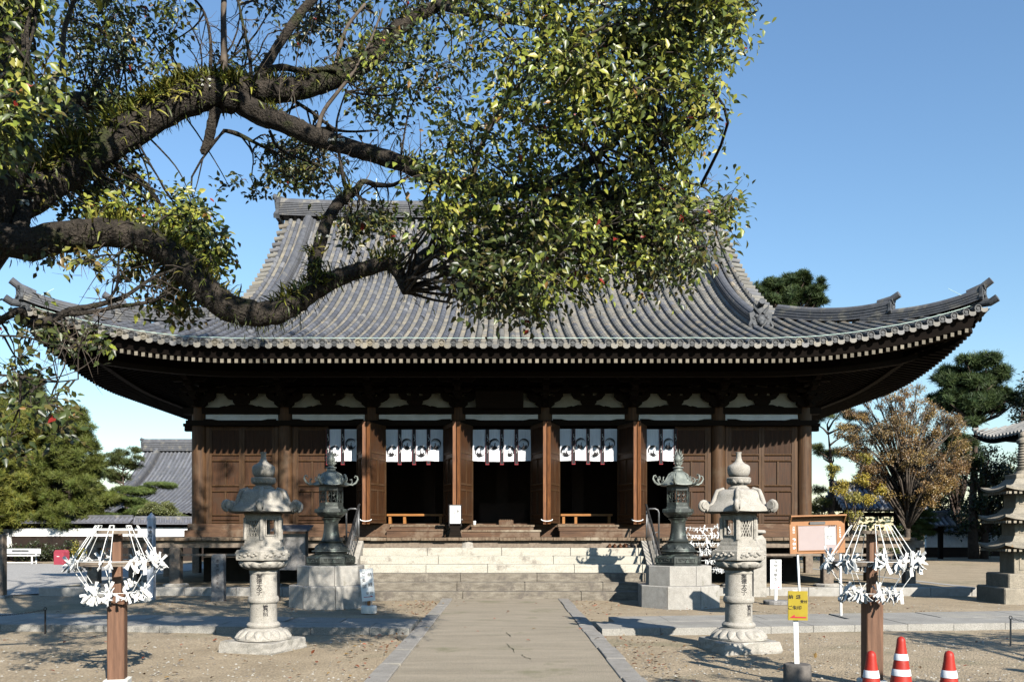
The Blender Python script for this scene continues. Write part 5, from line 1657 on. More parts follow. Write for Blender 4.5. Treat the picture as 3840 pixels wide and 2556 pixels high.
# ------------------------------------------------------------------ background buildings, walls, furniture
bt = M['tile']
def greycol(base):
    def f(side, u, t, kind):
        j = rnd.uniform(.8, 1.15)
        c = {0: base, 1: tuple(x * .72 for x in base), 2: tuple(x * 1.1 for x in base)}[kind]
        return tuple(x * j for x in c)
    return f
def far_temple(name, label, xc, yc, AX, AY, VX, ze, a, b, p, L0, wall_z0, inset, base=(.20, .20, .235), sp=.42, desc=True, cat='temple', sides='FLR', seg=.9, cs=.5):
    r_ = thing(name, label, cat, (xc, yc - AY, 0)); O_ = (xc, yc - AY, 0)
    rf = Roof(xc, yc, AX, AY, VX, ze, a, b, p, L0, min(AX, AY) * .5, sp=sp, r=sp * .27, seg=seg, cs=cs)
    for side in sides: rf.tiles(side, greycol(base)).build('roof_tiles', bt, r_, org=O_)
    dk = MB()
    for side in 'FLRB':
        m_ = rf.sheet(side, -.04); dk.add(m_.v, m_.f)
    dk.build('roof_deck', M['ridge'], r_, org=O_)
    dk = MB()
    m_ = rf.sheet('F', -.30)
    for side in 'FLR':
        m_ = rf.sheet(side, -.35, 3); dk.add(m_.v, m_.f)
    dk.build('eave_underside', M['soffit'], r_, org=O_)
    zt = rf.z(99, AY)
    if VX > .3:
        g = MB(); ridge_sweep(g, [(xc - VX - .1 + (2 * VX + .2) * k / 8, yc, zt) for k in range(9)], .7, .75, 5); g.build('main_ridge', M['ridge'], r_, org=O_)
        g = MB()
        for s in (-1, 1): oni_tile(g, (xc + s * (VX + .15), yc, zt - .1), (s, 0), 1.3)
        g.build('ridge_end_tile', M['oni'], r_, org=O_)
        for s in (-1, 1):
            if desc:
                g = MB(); t0 = AX - VX - 1.0
                ridge_sweep(g, [(xc + s * (VX - 1.0), yc - AY + t, rf.z(99, t)) for t in [t0 + (AY - .2 - t0) * k / 14 for k in range(15)]], .5, .35, 3); g.build('descending_ridge', M['ridge'], r_, org=O_)
                g = MB(); oni_tile(g, (xc + s * (VX - 1.0), yc - AY + t0, rf.z(99, t0) - .1), (0, -1), 1.2); g.build('ridge_end_tile', M['oni'], r_, org=O_)
            g = MB()
            poly = [(yc - AY + t, rf.z(99, t) - .12) for t in [AX - VX + (AY - AX + VX) * k / 8 for k in range(9)]]
            poly = poly + [(2 * yc - y, z) for y, z in poly[::-1][1:]]
            g.prism(poly, xc + s * (VX - .5) - .05, xc + s * (VX - .5) + .05, axis='x'); g.build('gable_wall', M['beam'], r_, org=O_)
    for s in (-1, 1):
        g = MB(); c0 = min(AX - VX, AY) if VX > .3 else AY
        ridge_sweep(g, [(xc + s * (AX - c), yc - (AY - c), rf.z(c, c) + .1 * (1 - c / c0) ** 3) for c in [c0 - (c0 - .2) * k / 12 for k in range(13)]], .42, .34, 3)
        g.build('corner_ridge', M['ridge'], r_, org=O_)
        g = MB(); e = Vector((xc + s * (AX - .1), yc - (AY - .1), rf.z(.1, .1) + .35)); d_ = Vector((s, -1, .9)).normalized()
        g.tube([e - d_ * .3, e + d_ * .3], .12, 8); g.build('corner_tile', M['oni'], r_, org=O_)
    g = MB(); g.box(xc - AX + inset, xc + AX - inset, yc - AY + inset, yc + AY - inset, wall_z0, ze + .6); g.build('wall', M['interior'], r_, org=O_)
    g = MB()
    k = xc - AX + inset
    while k <= xc + AX - inset + .01:
        g.box(k - .14, k + .14, yc - AY + inset - .12, yc - AY + inset - .01, wall_z0, ze + .3); k += 2.2
    g.build('pillars', M['soffit'], r_, org=O_)
    return r_, rf
far_temple('far_temple_hall', 'large grey tiled temple roof rising behind the white wall at left', -19.0, 68.0, 12.5, 10.0, 9.2, 2.95, .28, .0022, 3, .9, -.02, 3.0, base=(.19, .195, .215), sp=.31, cs=.35)
far_temple('three_storey_pagoda', 'corner of a tiled pagoda roof with upturned ridge at the right edge', 32.2, 44.0, 5.6, 5.6, .2, 6.75, .42, .012, 2, .8, -.02, 2.6, base=(.30, .29, .27), sp=.33)

def wall_run(x0, y0, x1, y1, h, label, band=(.58, .88), name='white_wall', roofw=.55, grp=None, base='interior'):
    """plastered wall with tiled coping"""
    L_ = math.hypot(x1 - x0, y1 - y0); a = math.atan2(y1 - y0, x1 - x0)
    r_ = thing(name, label, 'wall', (x0, y0, 0), a, grp)
    zr = h - .42
    g = MB(); g.box(0, L_, -.12, .12, -.02, zr * band[0]); g.build('wall_foot', M[base], r_)
    g = MB(); g.box(0, L_, -.11, .11, zr * band[0] + .001, zr * band[1]); g.build('plaster', M['plaster'], r_)
    g = MB(); g.box(0, L_, -.14, .14, zr * band[1] + .001, zr); g.build('top_beam', M['beam'], r_)
    g = MB(); n_ = int(L_ / .26)
    for k in range(n_ + 1):
        x = L_ * k / n_; j = rnd.uniform(.85, 1.1); c = tuple(.21 * j * q for q in (1, 1, 1.12))
        for s in (-1, 1):
            g.tube([(x, s * roofw, zr + .06), (x, s * .1, zr + .30)], [.07, .065], 6, c=c)
    c = (.16, .16, .18)
    g.prism([(-roofw, zr + .001), (roofw, zr + .001), (roofw, zr + .05), (.08, zr + .30), (-.08, zr + .30), (-roofw, zr + .05)], 0, L_, axis='x', c=c)
    g.build('coping_tiles', bt, r_)
    g = MB(); ridge_sweep(g, [(0, 0, zr + .27), (L_, 0, zr + .27)], .26, .13, 2, top=.09); g.build('coping_ridge', M['ridge'], r_)
    return r_
wall_run(-27.6, 48.6, -20.7, 48.2, 2.5, 'long white plaster wall with grey tile coping behind the left rack', (.66, .88))
wall_run(-20.6, 48.2, -14.5, 50.2, 2.45, 'shorter white wall stretch with tile coping running up to the hall at left', (.60, .92))
wall_run(-46, 52, -27.8, 48.7, 2.4, 'shaded plaster wall with tile coping behind the bench and pines', (.3, .9))
wall_run(16.8, 58.5, 22.5, 58.5, 2.1, 'low white wall with tile coping beside the small gate', (.45, .95))
wall_run(26.9, 55.5, 30.1, 55.5, 2.0, 'small white wall panel lit by patchy sun at right', (.4, .98), roofw=.3)
wall_run(32.4, 58, 36.0, 58, 1.9, 'short white wall fragment beyond the stone pagoda', (.4, .95), roofw=.3)

def gate(xc, y, w_, ze, zr, dep, label, name='small_gate'):
    r_ = thing(name, label, 'gate', (xc, y, 0))
    g = MB(); n_ = int(w_ / .3)
    for k in range(n_ + 1):
        x = -w_ / 2 + w_ * k / n_
        for s in (-1, 1):
            j = rnd.uniform(.8, 1.15); c = tuple(q * j for q in (.36, .38, .42))
            pts = [(x, s * dep * (1 - t), ze + (zr - ze) * (t ** 1.15) + .05) for t in (0, .35, .7, 1)]
            g.tube(pts, [.085, .08, .08, .08], 6, c=c)
    poly = [(-dep, ze), (-dep, ze + .04)] + [(-dep * (1 - t), ze + (zr - ze) * t ** 1.15 + .03) for t in (.35, .7, 1)] + [(dep * (1 - t), ze + (zr - ze) * t ** 1.15 + .03) for t in (.7, .35)] + [(dep, ze + .04), (dep, ze), (0, zr - .15)]
    g.prism(poly, -w_ / 2, w_ / 2, axis='x', c=(.12, .12, .13))
    for s in (-1, 1):
        for s2 in (-1, 1):
            for t in np.linspace(0, .95, 7):
                g.tube([(s * (w_ / 2 - .1), s2 * dep * (1 - t), ze + (zr - ze) * t ** 1.15 + .1), (s * (w_ / 2 + .12), s2 * dep * (1 - t), ze + (zr - ze) * t ** 1.15 + .07)], .10, 8, c=(.38, .38, .40))
    g.build('roof_tiles', bt, r_)
    g = MB(); ridge_sweep(g, [(-w_ / 2, 0, zr), (0, 0, zr - .03), (w_ / 2, 0, zr)], .34, .30, 3); g.build('ridge', M['ridge'], r_)
    g = MB()
    for s in (-1, 1): oni_tile(g, (s * (w_ / 2 + .05), 0, zr - .1), (s, 0), .75)
    g.build('ridge_end_tile', M['oni'], r_)
    for s in (-1, 1):
        g = MB(); g.bbox(s * w_ * .33 - .12, s * w_ * .33 + .12, -.12, .12, -.02, ze + .2, .01); g.build('post', M['soffit'], r_)
    g = MB(); g.box(-w_ * .4, w_ * .4, -.1, .1, ze - .35, ze - .1); g.build('beam', M['soffit'], r_)
    return r_
gate(21.3, 50.5, 4.5, 2.85, 4.15, 1.9, 'small temple gate with a curved grey tile roof behind the autumn tree')
gate(25.6, 52.5, 2.3, 1.95, 2.5, .8, 'little roofed side gate with round tile ends beside the white wall', 'side_gate')
# white bench
r_ = thing('bench', 'white painted park bench in front of the pines at far left', 'bench', (-24.6, 43.8, 0), R(-2))
g = MB(); g.bbox(-1.0, 1.0, -.20, .18, .40, .44, .008); g.build('seat', M['white'], r_)
g = MB(); g.bbox(-1.0, 1.0, .22, .26, .50, .76, .008); bk = g.build('backrest', M['white'], r_)
g = MB(); g.box(-.48, .40, .214, .219, .60, .70); g.build('faded_lettering', M['steel'], bk)
for s in (-.82, .78):
    g = MB(); g.bbox(s - .03, s + .03, -.18, -.12, -.02, .40, .004); g.bbox(s - .03, s + .03, .18, .24, -.02, .72, .004); g.bbox(s - .028, s + .028, -.119, .179, .06, .11, .004); g.build('leg_frame', M['white'], r_)
g = MB(); g.bbox(-.79, .75, -.17, -.13, .05, .09, .004); g.build('stretcher', M['white'], r_)
# red box
p = at(231, 2000, 42.6)
r_ = thing('rubbish_box', 'faded red metal box with a pitched top beside the yellow bush', 'box', (p.x, 42.6, 0), R(-12))
g = MB(); g.bbox(-.27, .27, -.22, .22, -.02, .62, .01); g.prism([(-.27, .62), (.27, .62), (.18, .73), (-.18, .73)], -.22, .22); bd = g.build('body', M['pink'], r_)
g = MB(); g.box(-.09, .05, -.226, -.222, .40, .43); g.build('handle', M['white'], bd)

# ------------------------------------------------------------------ trees
def tuft_template(n=9, seed=3, spread=1.0, w_=.07, up=.5):
    rs = random.Random(seed); V = []; Fc = []
    for i in range(n):
        a = 2 * PI * i / n + rs.uniform(-.3, .3); el = rs.uniform(-.2, 1.2) * up + .1
        d_ = Vector((math.cos(a) * math.cos(el), math.sin(a) * math.cos(el), math.sin(el) + .15)) * rs.uniform(.7, 1.1)
        s_ = d_.cross(Vector((0, 0, 1))).normalized() * w_
        b0 = len(V)
        V += [tuple(-s_ * .5), tuple(s_ * .5), tuple(d_ + s_ * .6), tuple(d_ * 1.05 - s_ * .2)]
        Fc.append((b0, b0 + 1, b0 + 2, b0 + 3))
    return V, Fc
TUFT = tuft_template()

def pine(name, label, x, y, h, tr, clumps, c1, c2, tuft=.20, per=60, group=None, lean=0.0, cat='tree'):
    """trunk, limbs and needle tufts gathered on boughs; clumps: (x, y, z, rx, rz)"""
    r_ = thing(name, label, cat, (x, y, 0), 0, group)
    g = MB(); pts = [(lean * t * h + .12 * math.sin(t * 5 + x), .1 * math.sin(t * 4 + y), -.1 + h * t) for t in [k / 9 for k in range(10)]]
    pts = [(a, b_, c_ * .93) for a, b_, c_ in pts]
    g.tube(pts, [tr * (1.25 - 1.15 * k / 9) for k in range(10)], 9, jit=.08)
    for (cx, cy, cz, rx, rz) in clumps:
        lx, ly, lz = cx - x, cy - y, cz
        t = max(.15, min(.97, (lz - .25 * math.hypot(lx, ly)) / h)); k = t * 9; i0 = min(8, int(k)); b_ = Vector(pts[i0]).lerp(Vector(pts[i0 + 1]), k - i0)
        e = Vector((lx, ly, lz - rz * .4)); m_ = b_.lerp(e, .5) + Vector((rnd.uniform(-.2, .2), rnd.uniform(-.2, .2), -.05 * (e - b_).length))
        g.tube([b_, m_, e], [tr * .34, tr * .22, tr * .08], 5)
        for q in range(3):
            a = rnd.uniform(0, 6.28); g.tube([e, e + Vector((math.cos(a) * rx * .8, math.sin(a) * rx * .8, rz * .3))], [tr * .08, tr * .03], 4)
    g.build('trunk', M['bark_pine'], r_, True)
    Ps = []; Ds = []; Cs = []
    for (cx, cy, cz, rx, rz) in clumps:
        n = max(14, int(per * (rx * rx + rx * rz) * 3.2))
        d = rand_dirs(n); rr = nr.random(n) ** .5
        # knobbly bough: sub-lumps
        sub = rand_dirs(7) * .62
        sub[:, 2] *= .8
        w_ = sub[nr.integers(0, 7, n)] + d * .62 * rr[:, None]
        P = np.stack([cx - x + w_[:, 0] * rx, cy - y + w_[:, 1] * rx, cz + w_[:, 2] * rz], 1)
        Ps.append(P)
        dd = w_.copy(); dd[:, 2] += .75; Ds.append(dd + rand_dirs(n) * .5)
        m_ = np.clip(nr.normal(.5, .28, n), 0, 1)[:, None]
        j = nr.uniform(.75, 1.25, (n, 1))
        Cs.append((np.array(c1) * (1 - m_) + np.array(c2) * m_) * j)
    P = np.concatenate(Ps); Dd = np.concatenate(Ds); C = np.concatenate(Cs); n = len(P)
    Dd /= np.linalg.norm(Dd, axis=1, keepdims=True)
    # template Z -> direction
    fr_ = frames(np.cross(Dd, rand_dirs(n)), Dd)
    V, Fl = scatter(TUFT[0], TUFT[1], P, fr_, tuft * nr.uniform(.7, 1.3, n))
    np_mesh('crown', V, Fl, M['needle'], r_, np.repeat(C, len(TUFT[0]), axis=0))
    return r_
def boughs(cx, cy, z0, z1, R_, n, seed, shape='cone', flat=.5, rmin=.5):
    rs = random.Random(seed); out_ = []
    for i in range(n):
        t = (i + rs.random()) / n; z = z0 + (z1 - z0) * t
        prof = {'cone': (1 - t) ** .75 * (.75 + .35 * rs.random()) + .06, 'dome': math.sqrt(max(0.02, 1 - (t * 1.15 - .15) ** 2)) * (.6 + .45 * rs.random()), 'col': .8 + .2 * rs.random()}[shape]
        a = i * 2.4 + rs.uniform(-.4, .4); q = R_ * prof * rs.uniform(.45, .95)
        rx = max(rmin, R_ * (.20 + .14 * rs.random()) * (1.1 - .4 * t))
        out_.append((cx + q * math.cos(a), cy + q * math.sin(a), z, rx, rx * flat))
    return out_
G1, G2 = (.11, .15, .025), (.26, .24, .04)     # sunlit yellowish pine
# two large pines at the left
x, y = at(40, 2000, 50).x, 50
pine('pine_tree', 'large yellow-green pine at the left edge behind the white bench', x, y, 10.5, .34, boughs(x, y, 1.9, 9.0, 3.3, 84, 3, 'dome', .6, .7), G1, G2, .27, 120, 'big pines at left')
x, y = at(110, 2000, 53).x, 53
pine('pine_tree', 'tallest pointed pine rising behind the yellow-green pine at left', x, y, 11.3, .3, boughs(x, y, 3.0, 10.9, 2.6, 60, 5, 'cone', .7, .6), (.05, .08, .02), (.10, .12, .03), .26, 120, 'big pines at left')
x, y = at(265, 2000, 49).x, 49
pine('pine_tree', 'bushy pine with two points just left of the far temple roof', x, y, 8.8, .26, boughs(x, y, 1.9, 8.4, 2.1, 64, 8, 'dome', .6, .6), G1, (.15, .155, .03), .25, 120, 'big pines at left')
x, y = at(-130, 2000, 47).x, 47
pine('pine_tree', 'pine partly cut by the left edge of the picture', x, y, 9.5, .3, boughs(x, y, 2.5, 9.2, 2.8, 44, 18, 'dome', .6, .6), G1, G2, .26, 100, 'big pines at left')
# smaller pines in front of the far temple roof
x, y = at(300, 2000, 53).x, 53
pine('pine_tree', 'low spreading pine joining the big pines and the far temple roof', x, y, 5.2, .2, boughs(x, y, 1.8, 5.0, 1.9, 40, 12, 'dome', .5, .5), (.075, .105, .025), (.16, .155, .03), .22, 110, 'garden pines behind the wall')
x, y = at(470, 2000, 57).x, 57
pine('pine_tree', 'small twisted dark pine against the sky left of the far temple roof', x, y, 6.4, .15, [(at(a, b_, 57).x, 57 + rnd.uniform(-.4, .4), at(a, b_, 57).z, rr_, rr_ * .5) for a, b_, rr_ in ((430, 1720, .75), (455, 1700, .5), (505, 1690, .45), (480, 1735, .7), (520, 1720, .4), (415, 1745, .5), (400, 1770, .8), (440, 1790, .8), (500, 1745, .5), (370, 1760, .5))], (.05, .08, .02), (.11, .12, .03), .2, 120, 'garden pines behind the wall')
for (nx, ny, Y, rr_, lab) in ((500, 1890, 51, 1.35, 'layered cloud-pruned pine below the far temple roof, the widest one'), (395, 1905, 52, 1.1, 'cloud-pruned pine at the left end of the tile coping')):
    p = at(nx, ny, Y)
    cl = [(p.x + rnd.uniform(-1, 1) * rr_ * 1.2, Y + rnd.uniform(-.4, .4), p.z + (k - 3) * .22, rr_ * rnd.uniform(.45, .7), .16) for k in range(9)]
    pine('pine_tree', lab, p.x, Y, p.z + .6, .12, cl, (.08, .13, .03), (.15, .19, .04), .15, 300, 'garden pines behind the wall')
def leafy(name, label, x, y, z, h, cl, cols, size=.1, per=90, trunk=.12, cat='bush', group=None, twigs=0, mat='leaf', bark='bark_pale'):
    r_ = thing(name, label, cat, (x, y, 0), 0, group)
    g = MB()
    g.tube([(0, 0, -.1), (.05, 0, h * .3), (0, .05, h * .62)], [trunk, trunk * .8, trunk * .5], 7)
    for (cx, cy, cz, rx, rz) in cl:
        e = Vector((cx - x, cy - y, cz)); b_ = Vector((0, 0, min(h * .55, max(h * .22, cz * .45)))); m_ = b_.lerp(e, .5) + Vector((rnd.uniform(-.15, .15), rnd.uniform(-.15, .15), .12 * (e - b_).length))
        g.tube([b_, m_, e], [trunk * .45, trunk * .26, trunk * .08], 5)
        for q in range(twigs):
            d_ = Vector(rand_dirs(1)[0]); d_.z = abs(d_.z) * .8 + .2
            e2 = e + Vector((d_.x * rx, d_.y * rx, d_.z * rz)) * 1.25
            s0 = m_.lerp(e, rnd.uniform(.4, 1))
            g.tube([s0, s0.lerp(e2, .5) + Vector((rnd.uniform(-.1, .1), 0, rnd.uniform(-.05, .1))), e2], [trunk * .09, trunk * .06, trunk * .02], 3)
    g.build('trunk', M[bark], r_, True)
    Ps = []; Cs = []
    for (cx, cy, cz, rx, rz) in cl:
        n = int(per * rx * (rx + rz)); d = rand_dirs(n); sub = rand_dirs(6) * .6
        w_ = sub[nr.integers(0, 6, n)] + d * .5 * (nr.random((n, 1)) ** .45)
        Ps.append(np.stack([cx - x + w_[:, 0] * rx, cy - y + w_[:, 1] * rx, cz + w_[:, 2] * rz], 1))
        base = np.array(cols)[nr.integers(0, len(cols), 1)]
        pick = np.array(cols)[nr.integers(0, len(cols), n)]
        Cs.append((base * .5 + pick * .5) * nr.uniform(.7, 1.25, (n, 1)))
    P = np.concatenate(Ps); C = np.concatenate(Cs); n = len(P)
    V, Fl = scatter(LEAF_V, LEAF_F, P, frames(rand_dirs(n) + np.array([0, 0, -.3]), rand_dirs(n) * .6 + np.array([.2, -.5, .8])), size * nr.uniform(.7, 1.3, n))
    np_mesh('crown', V, Fl, M[mat], r_, np.repeat(C, 7, axis=0))
    return r_
p = at(600, 1905, 50)
leafy('round_topiary', 'round clipped bush with a domed top in front of the far temple roof', p.x, 50, 0, p.z + .6, [(p.x + a, 50, p.z + b_, .8, .45) for a, b_ in ((-.45, -.05), (.45, -.05), (0, .15), (0, -.1))] + [(p.x + 1.25, 50, p.z - .5, .5, .22), (p.x + 1.7, 50.2, p.z - .55, .4, .2), (p.x + 2.1, 49.8, p.z - .8, .5, .3)], [(.19, .20, .07), (.15, .17, .05)], .09, 1500, .1, group='clipped garden bushes')
p = at(345, 1755, 60)
leafy('bamboo_clump', 'pale feathery bamboo top against the sky behind the pines', p.x, 60, 0, p.z + .5, [(p.x + a, 60, p.z + b_, .7, .5) for a, b_ in ((-.6, -.4), (.3, .3), (0, -.1), (.6, -.3), (-.9, -.8), (.9, -.7))], [(.22, .27, .16), (.18, .24, .14)], .16, 60, .06, cat='bamboo')
p = at(275, 2070, 44)
leafy('yellow_bush', 'small yellow-leaved bush between the red box and the left rack', p.x, 44.5, 0, 1.2, [(p.x + a, 44.5, b_, .45, .4) for a, b_ in ((-.3, .5), (.2, .6), (.6, .35), (0, .9), (.9, .5))], [(.45, .33, .03), (.30, .28, .04), (.2, .2, .04)], .09, 420, .04)
p = at(120, 2040, 49)
for k, (nx, w__) in enumerate(((60, 1.4), (180, 1.3))):
    p = at(nx, 2060, 47.5)
    leafy('dark_shrub', ('low dark shrub behind the white bench', 'low dark shrub behind the red box')[k], p.x, 47.5, 0, 1.3, [(p.x + a * w__, 47.5, b_, .7, .5) for a, b_ in ((-1, .5), (-.4, .7), (.2, .5), (.8, .7), (1.3, .5))], [(.03, .045, .015), (.05, .06, .02)], .12, 260, .05, group='dark shrubs under the pines')
# right side: autumn tree, pines, dark evergreens
x, y = at(3400, 2000, 45).x, 45.0
rs = random.Random(4); cl = []
for i in range(150):
    t = rs.random(); ang = rs.uniform(0, 2 * PI); q = math.sqrt(rs.random())
    nxp = 3385 + 235 * q * math.cos(ang); nyp = 1655 - 215 * q * math.sin(ang) + (40 if q * math.cos(ang) > .3 else 0)
    Y_ = 45 + rs.uniform(-2.4, 2.4) * math.sqrt(max(.05, 1 - q * q))
    p = at(nxp, nyp, Y_); rr_ = rs.uniform(.38, .62) * (.8 if nyp < 1560 else 1.05)
    cl.append((p.x, Y_, p.z, rr_, rr_ * .8))
leafy('autumn_tree', 'round autumn tree with sparse orange-brown leaves at right', x, y, 0, 7.5, cl, [(.30, .165, .06), (.36, .22, .07), (.24, .13, .06), (.40, .28, .08), (.22, .16, .07)], .085, 620, .17, cat='tree', twigs=7, bark='bark_pale')
cl = []
for (a, b_, rr_) in ((3130, 1830, .6), (3180, 1870, .55), (3140, 1760, .5), (3230, 1800, .55), (3270, 1880, .55), (3200, 1930, .5), (3330, 1830, .5), (3240, 1720, .5)):
    p = at(a, b_, 43); cl.append((p.x, 43 + rs.uniform(-.8, .8), p.z, rr_, rr_ * .7))
leafy('yellow_tree', 'yellow-leaved tree in front of the small gate, below the orange tree', at(3190, 2000, 43).x, 43, 0, 4.2, cl, [(.50, .36, .04), (.42, .33, .05), (.28, .27, .05)], .085, 1300, .09, cat='tree', twigs=5)
def pclump(lst, Y, dy=1.0):
    if Y >= 52:      # break large masses into many irregular sprays
        lst = [(a + rnd.uniform(-26, 26), b_ + rnd.uniform(-22, 18), rr_ * rnd.uniform(.38, .62), k) for a, b_, rr_, k in lst for q in range(4)]
    return [(at(a, b_, Y).x, Y + rnd.uniform(-dy, dy), at(a, b_, Y).z, rr_, rr_ * k) for a, b_, rr_, k in lst]
Gd1, Gd2 = (.035, .07, .025), (.10, .14, .04)
x = at(3655, 2000, 52).x
pine('pine_tree', 'dense dark green pine standing above the pagoda roof at right', x, 52, 11.2, .26, pclump([(3560, 1420, .9, .6), (3610, 1380, .9, .7), (3670, 1370, .9, .8), (3720, 1410, .9, .7), (3640, 1440, 1.2, .6), (3580, 1470, .9, .5), (3700, 1470, 1.2, .6), (3760, 1480, .8, .6), (3540, 1400, .5, .5), (3650, 1520, 1.2, .6), (3730, 1530, 1.0, .5), (3600, 1530, .9, .5), (3780, 1510, .6, .5), (3640, 1570, .9, .5), (3600, 1660, .9, .6), (3640, 1720, 1.0, .6), (3560, 1640, .7, .5), (3530, 1500, .5, .5)], 52), Gd1, Gd2, .32, 150, 'dark pines at right')
x = at(2950, 2000, 60).x
pine('pine_tree', 'pine top showing above the right corner ridge of the hall roof', x, 60, 19.5, .3, pclump([(2960, 1060, 1.0, .7), (2910, 1080, .9, .6), (3010, 1060, .9, .7), (2860, 1085, .6, .5), (3050, 1080, .7, .6), (2960, 1100, 1.2, .6), (3030, 1120, 1.0, .6), (2890, 1120, .9, .5), (2960, 1150, 1.3, .6), (3060, 1130, .7, .5), (2840, 1085, .4, .5)], 60), Gd1, (.10, .14, .04), .32, 150, 'dark pines at right')
x = at(3110, 2000, 47).x
pine('pine_tree', 'leaning pine with long yellow-green boughs beside the right corner of the hall', x, 47, 8.0, .2, pclump([(3060, 1570, .55, .5), (3110, 1555, .6, .5), (3160, 1530, .6, .5), (3190, 1560, .6, .5), (3190, 1610, .6, .5), (3220, 1640, .5, .5), (3060, 1680, .45, .5), (3100, 1690, .45, .5), (3130, 1700, .5, .6), (3060, 1840, .4, .6), (3080, 1880, .5, .6), (3060, 1905, .4, .5), (3130, 1760, .35, .5)], 47, .6), (.07, .10, .025), (.14, .145, .03), .17, 160, 'pines at right')
x = at(3840, 2000, 50).x
leafy('evergreen_tree', 'dark dense evergreen cut by the right edge above the pagoda roof', x, 50, 0, 11.5, [(x + a, 50 + c_, b_, 1.0, 1.0) for a, b_, c_ in ((-.1, 9.5, 0), (.5, 10.3, .5), (.2, 8.6, .3), (1.1, 9.2, 0), (.8, 8.0, .4), (1.5, 10.4, 0), (0.4, 7.6, 0), (1.8, 8.3, 0))], [(.02, .035, .018), (.035, .05, .02)], .16, 220, .3, cat='tree', bark='bark_pine')
# wall of dark evergreens under the pagoda
k = 0
labs = ['big shadowy evergreen right behind the side gate', 'dark evergreen between the orange tree and the pagoda roof', 'dark evergreen directly below the pagoda roof', 'dark evergreen behind the spire of the stone pagoda', 'dark evergreen at the far right edge']
for (nx, Y, z0, z1, R_) in ((3480, 60, 1.2, 6.5, 2.6), (3590, 58, 1.2, 7.6, 2.4), (3690, 52, 1.2, 6.2, 2.2), (3770, 53, 1.2, 6.8, 2.2), (3850, 56, 1.0, 7.0, 2.6)):
    x = at(nx, 2000, Y).x; cl = []
    for q in range(26):
        a = rnd.uniform(0, 6.28); t = rnd.random(); rr_ = R_ * math.sqrt(rnd.random()) * (1 - .35 * t)
        cl.append((x + rr_ * math.cos(a), Y + .6 * rr_ * math.sin(a), z0 + (z1 - z0) * t, .95, .8))
    leafy('evergreen_tree', labs[k], x, Y, 0, z1, cl, [(.022, .038, .016), (.035, .055, .018), (.05, .075, .02)], .17, 110, .25, cat='tree', group='dark evergreens at right', bark='bark_pine'); k += 1
# garden plants between the gates
for (nx, ny, Y, lab) in ((3445, 1930, 50, 'small cloud-pruned pine beside the side gate'), (3430, 1975, 49, 'lower pads of clipped pine in front of the side gate')):
    p = at(nx, ny, Y)
    pine('pine_tree', lab, p.x, Y, p.z + .3, .08, [(p.x + a, Y, p.z + b_, .55, .16) for a, b_ in ((-.3, 0), (.45, .05), (.1, .25), (-.6, -.35), (.6, -.35), (0, -.6))], (.05, .09, .02), (.11, .15, .03), .12, 320, 'clipped pines by the side gate')
p = at(3440, 1840, 51)
r_ = thing('palm_tree', 'small fan palm in the shade behind the side gate', 'tree', (p.x, 51, 0))
g = MB(); g.tube([(0, 0, -.1), (0, 0, p.z - .2)], [.16, .14], 8); g.build('trunk', M['bark_pine'], r_)
n = 46; d = rand_dirs(n); d[:, 2] = nr.uniform(-.4, .9, n); Pp = d * .35 + np.array([0, 0, p.z])
V, Fl = scatter(LEAF_V, LEAF_F, Pp, frames(d, np.tile([0, 0, 1.], (n, 1))), nr.uniform(.4, .7, n)); V = V
np_mesh('crown', V, Fl, M['leaf'], r_, np.repeat(np.tile([.06, .10, .02], (n, 1)) * nr.uniform(.6, 1.3, (n, 1)), 7, axis=0))
for (nx, ny, Y, sz, lab, cs_) in ((3610, 2020, 56, 1.0, 'low bush with white flecks of light beside the white wall panel', [(.06, .09, .02), (.12, .13, .03)]), (3040, 1950, 46, .8, 'low green shrub behind the notice board', [(.05, .08, .02), (.1, .12, .03)]), (3340, 1945, 47, .8, 'green shrub under the orange tree', [(.06, .09, .02), (.13, .14, .03)])):
    p = at(nx, ny, Y)
    leafy('garden_bush', lab, p.x, Y, 0, 1.2, [(p.x + a * sz, Y, b_, .6 * sz, .5 * sz) for a, b_ in ((-1, .4), (-.4, .8), (.2, .5), (.8, .8), (1.3, .4), (0, 1.2))], cs_, .11, 300, .05)
# far woodland belt closing the view
n = 15000
P = np.zeros((n, 3)); P[:, 0] = nr.uniform(-90, 110, n); P[:, 1] = 96 + nr.uniform(0, 6, n) + 4 * np.sin(P[:, 0] * .11)
hh = 3.0 + 1.0 * np.sin(P[:, 0] * .21) + .8 * np.sin(P[:, 0] * .57 + 1) + np.where(P[:, 0] > 36, 2, 0); P[:, 2] = hh * nr.random(n) ** .7
V, Fl = scatter(LEAF_V, LEAF_F, P, frames(rand_dirs(n), rand_dirs(n) + np.array([0, -.6, .8])), nr.uniform(.35, .8, n))
cc = np.array([(.04, .06, .022), (.06, .08, .03), (.03, .045, .02), (.09, .085, .03)])[nr.integers(0, 4, n)]
o = np_mesh('woodland', V, Fl, M['leaf'], cols=np.repeat(cc, 7, axis=0)); tag(o, 'low dark woodland closing the view behind the temple grounds', 'woodland', kind='stuff')
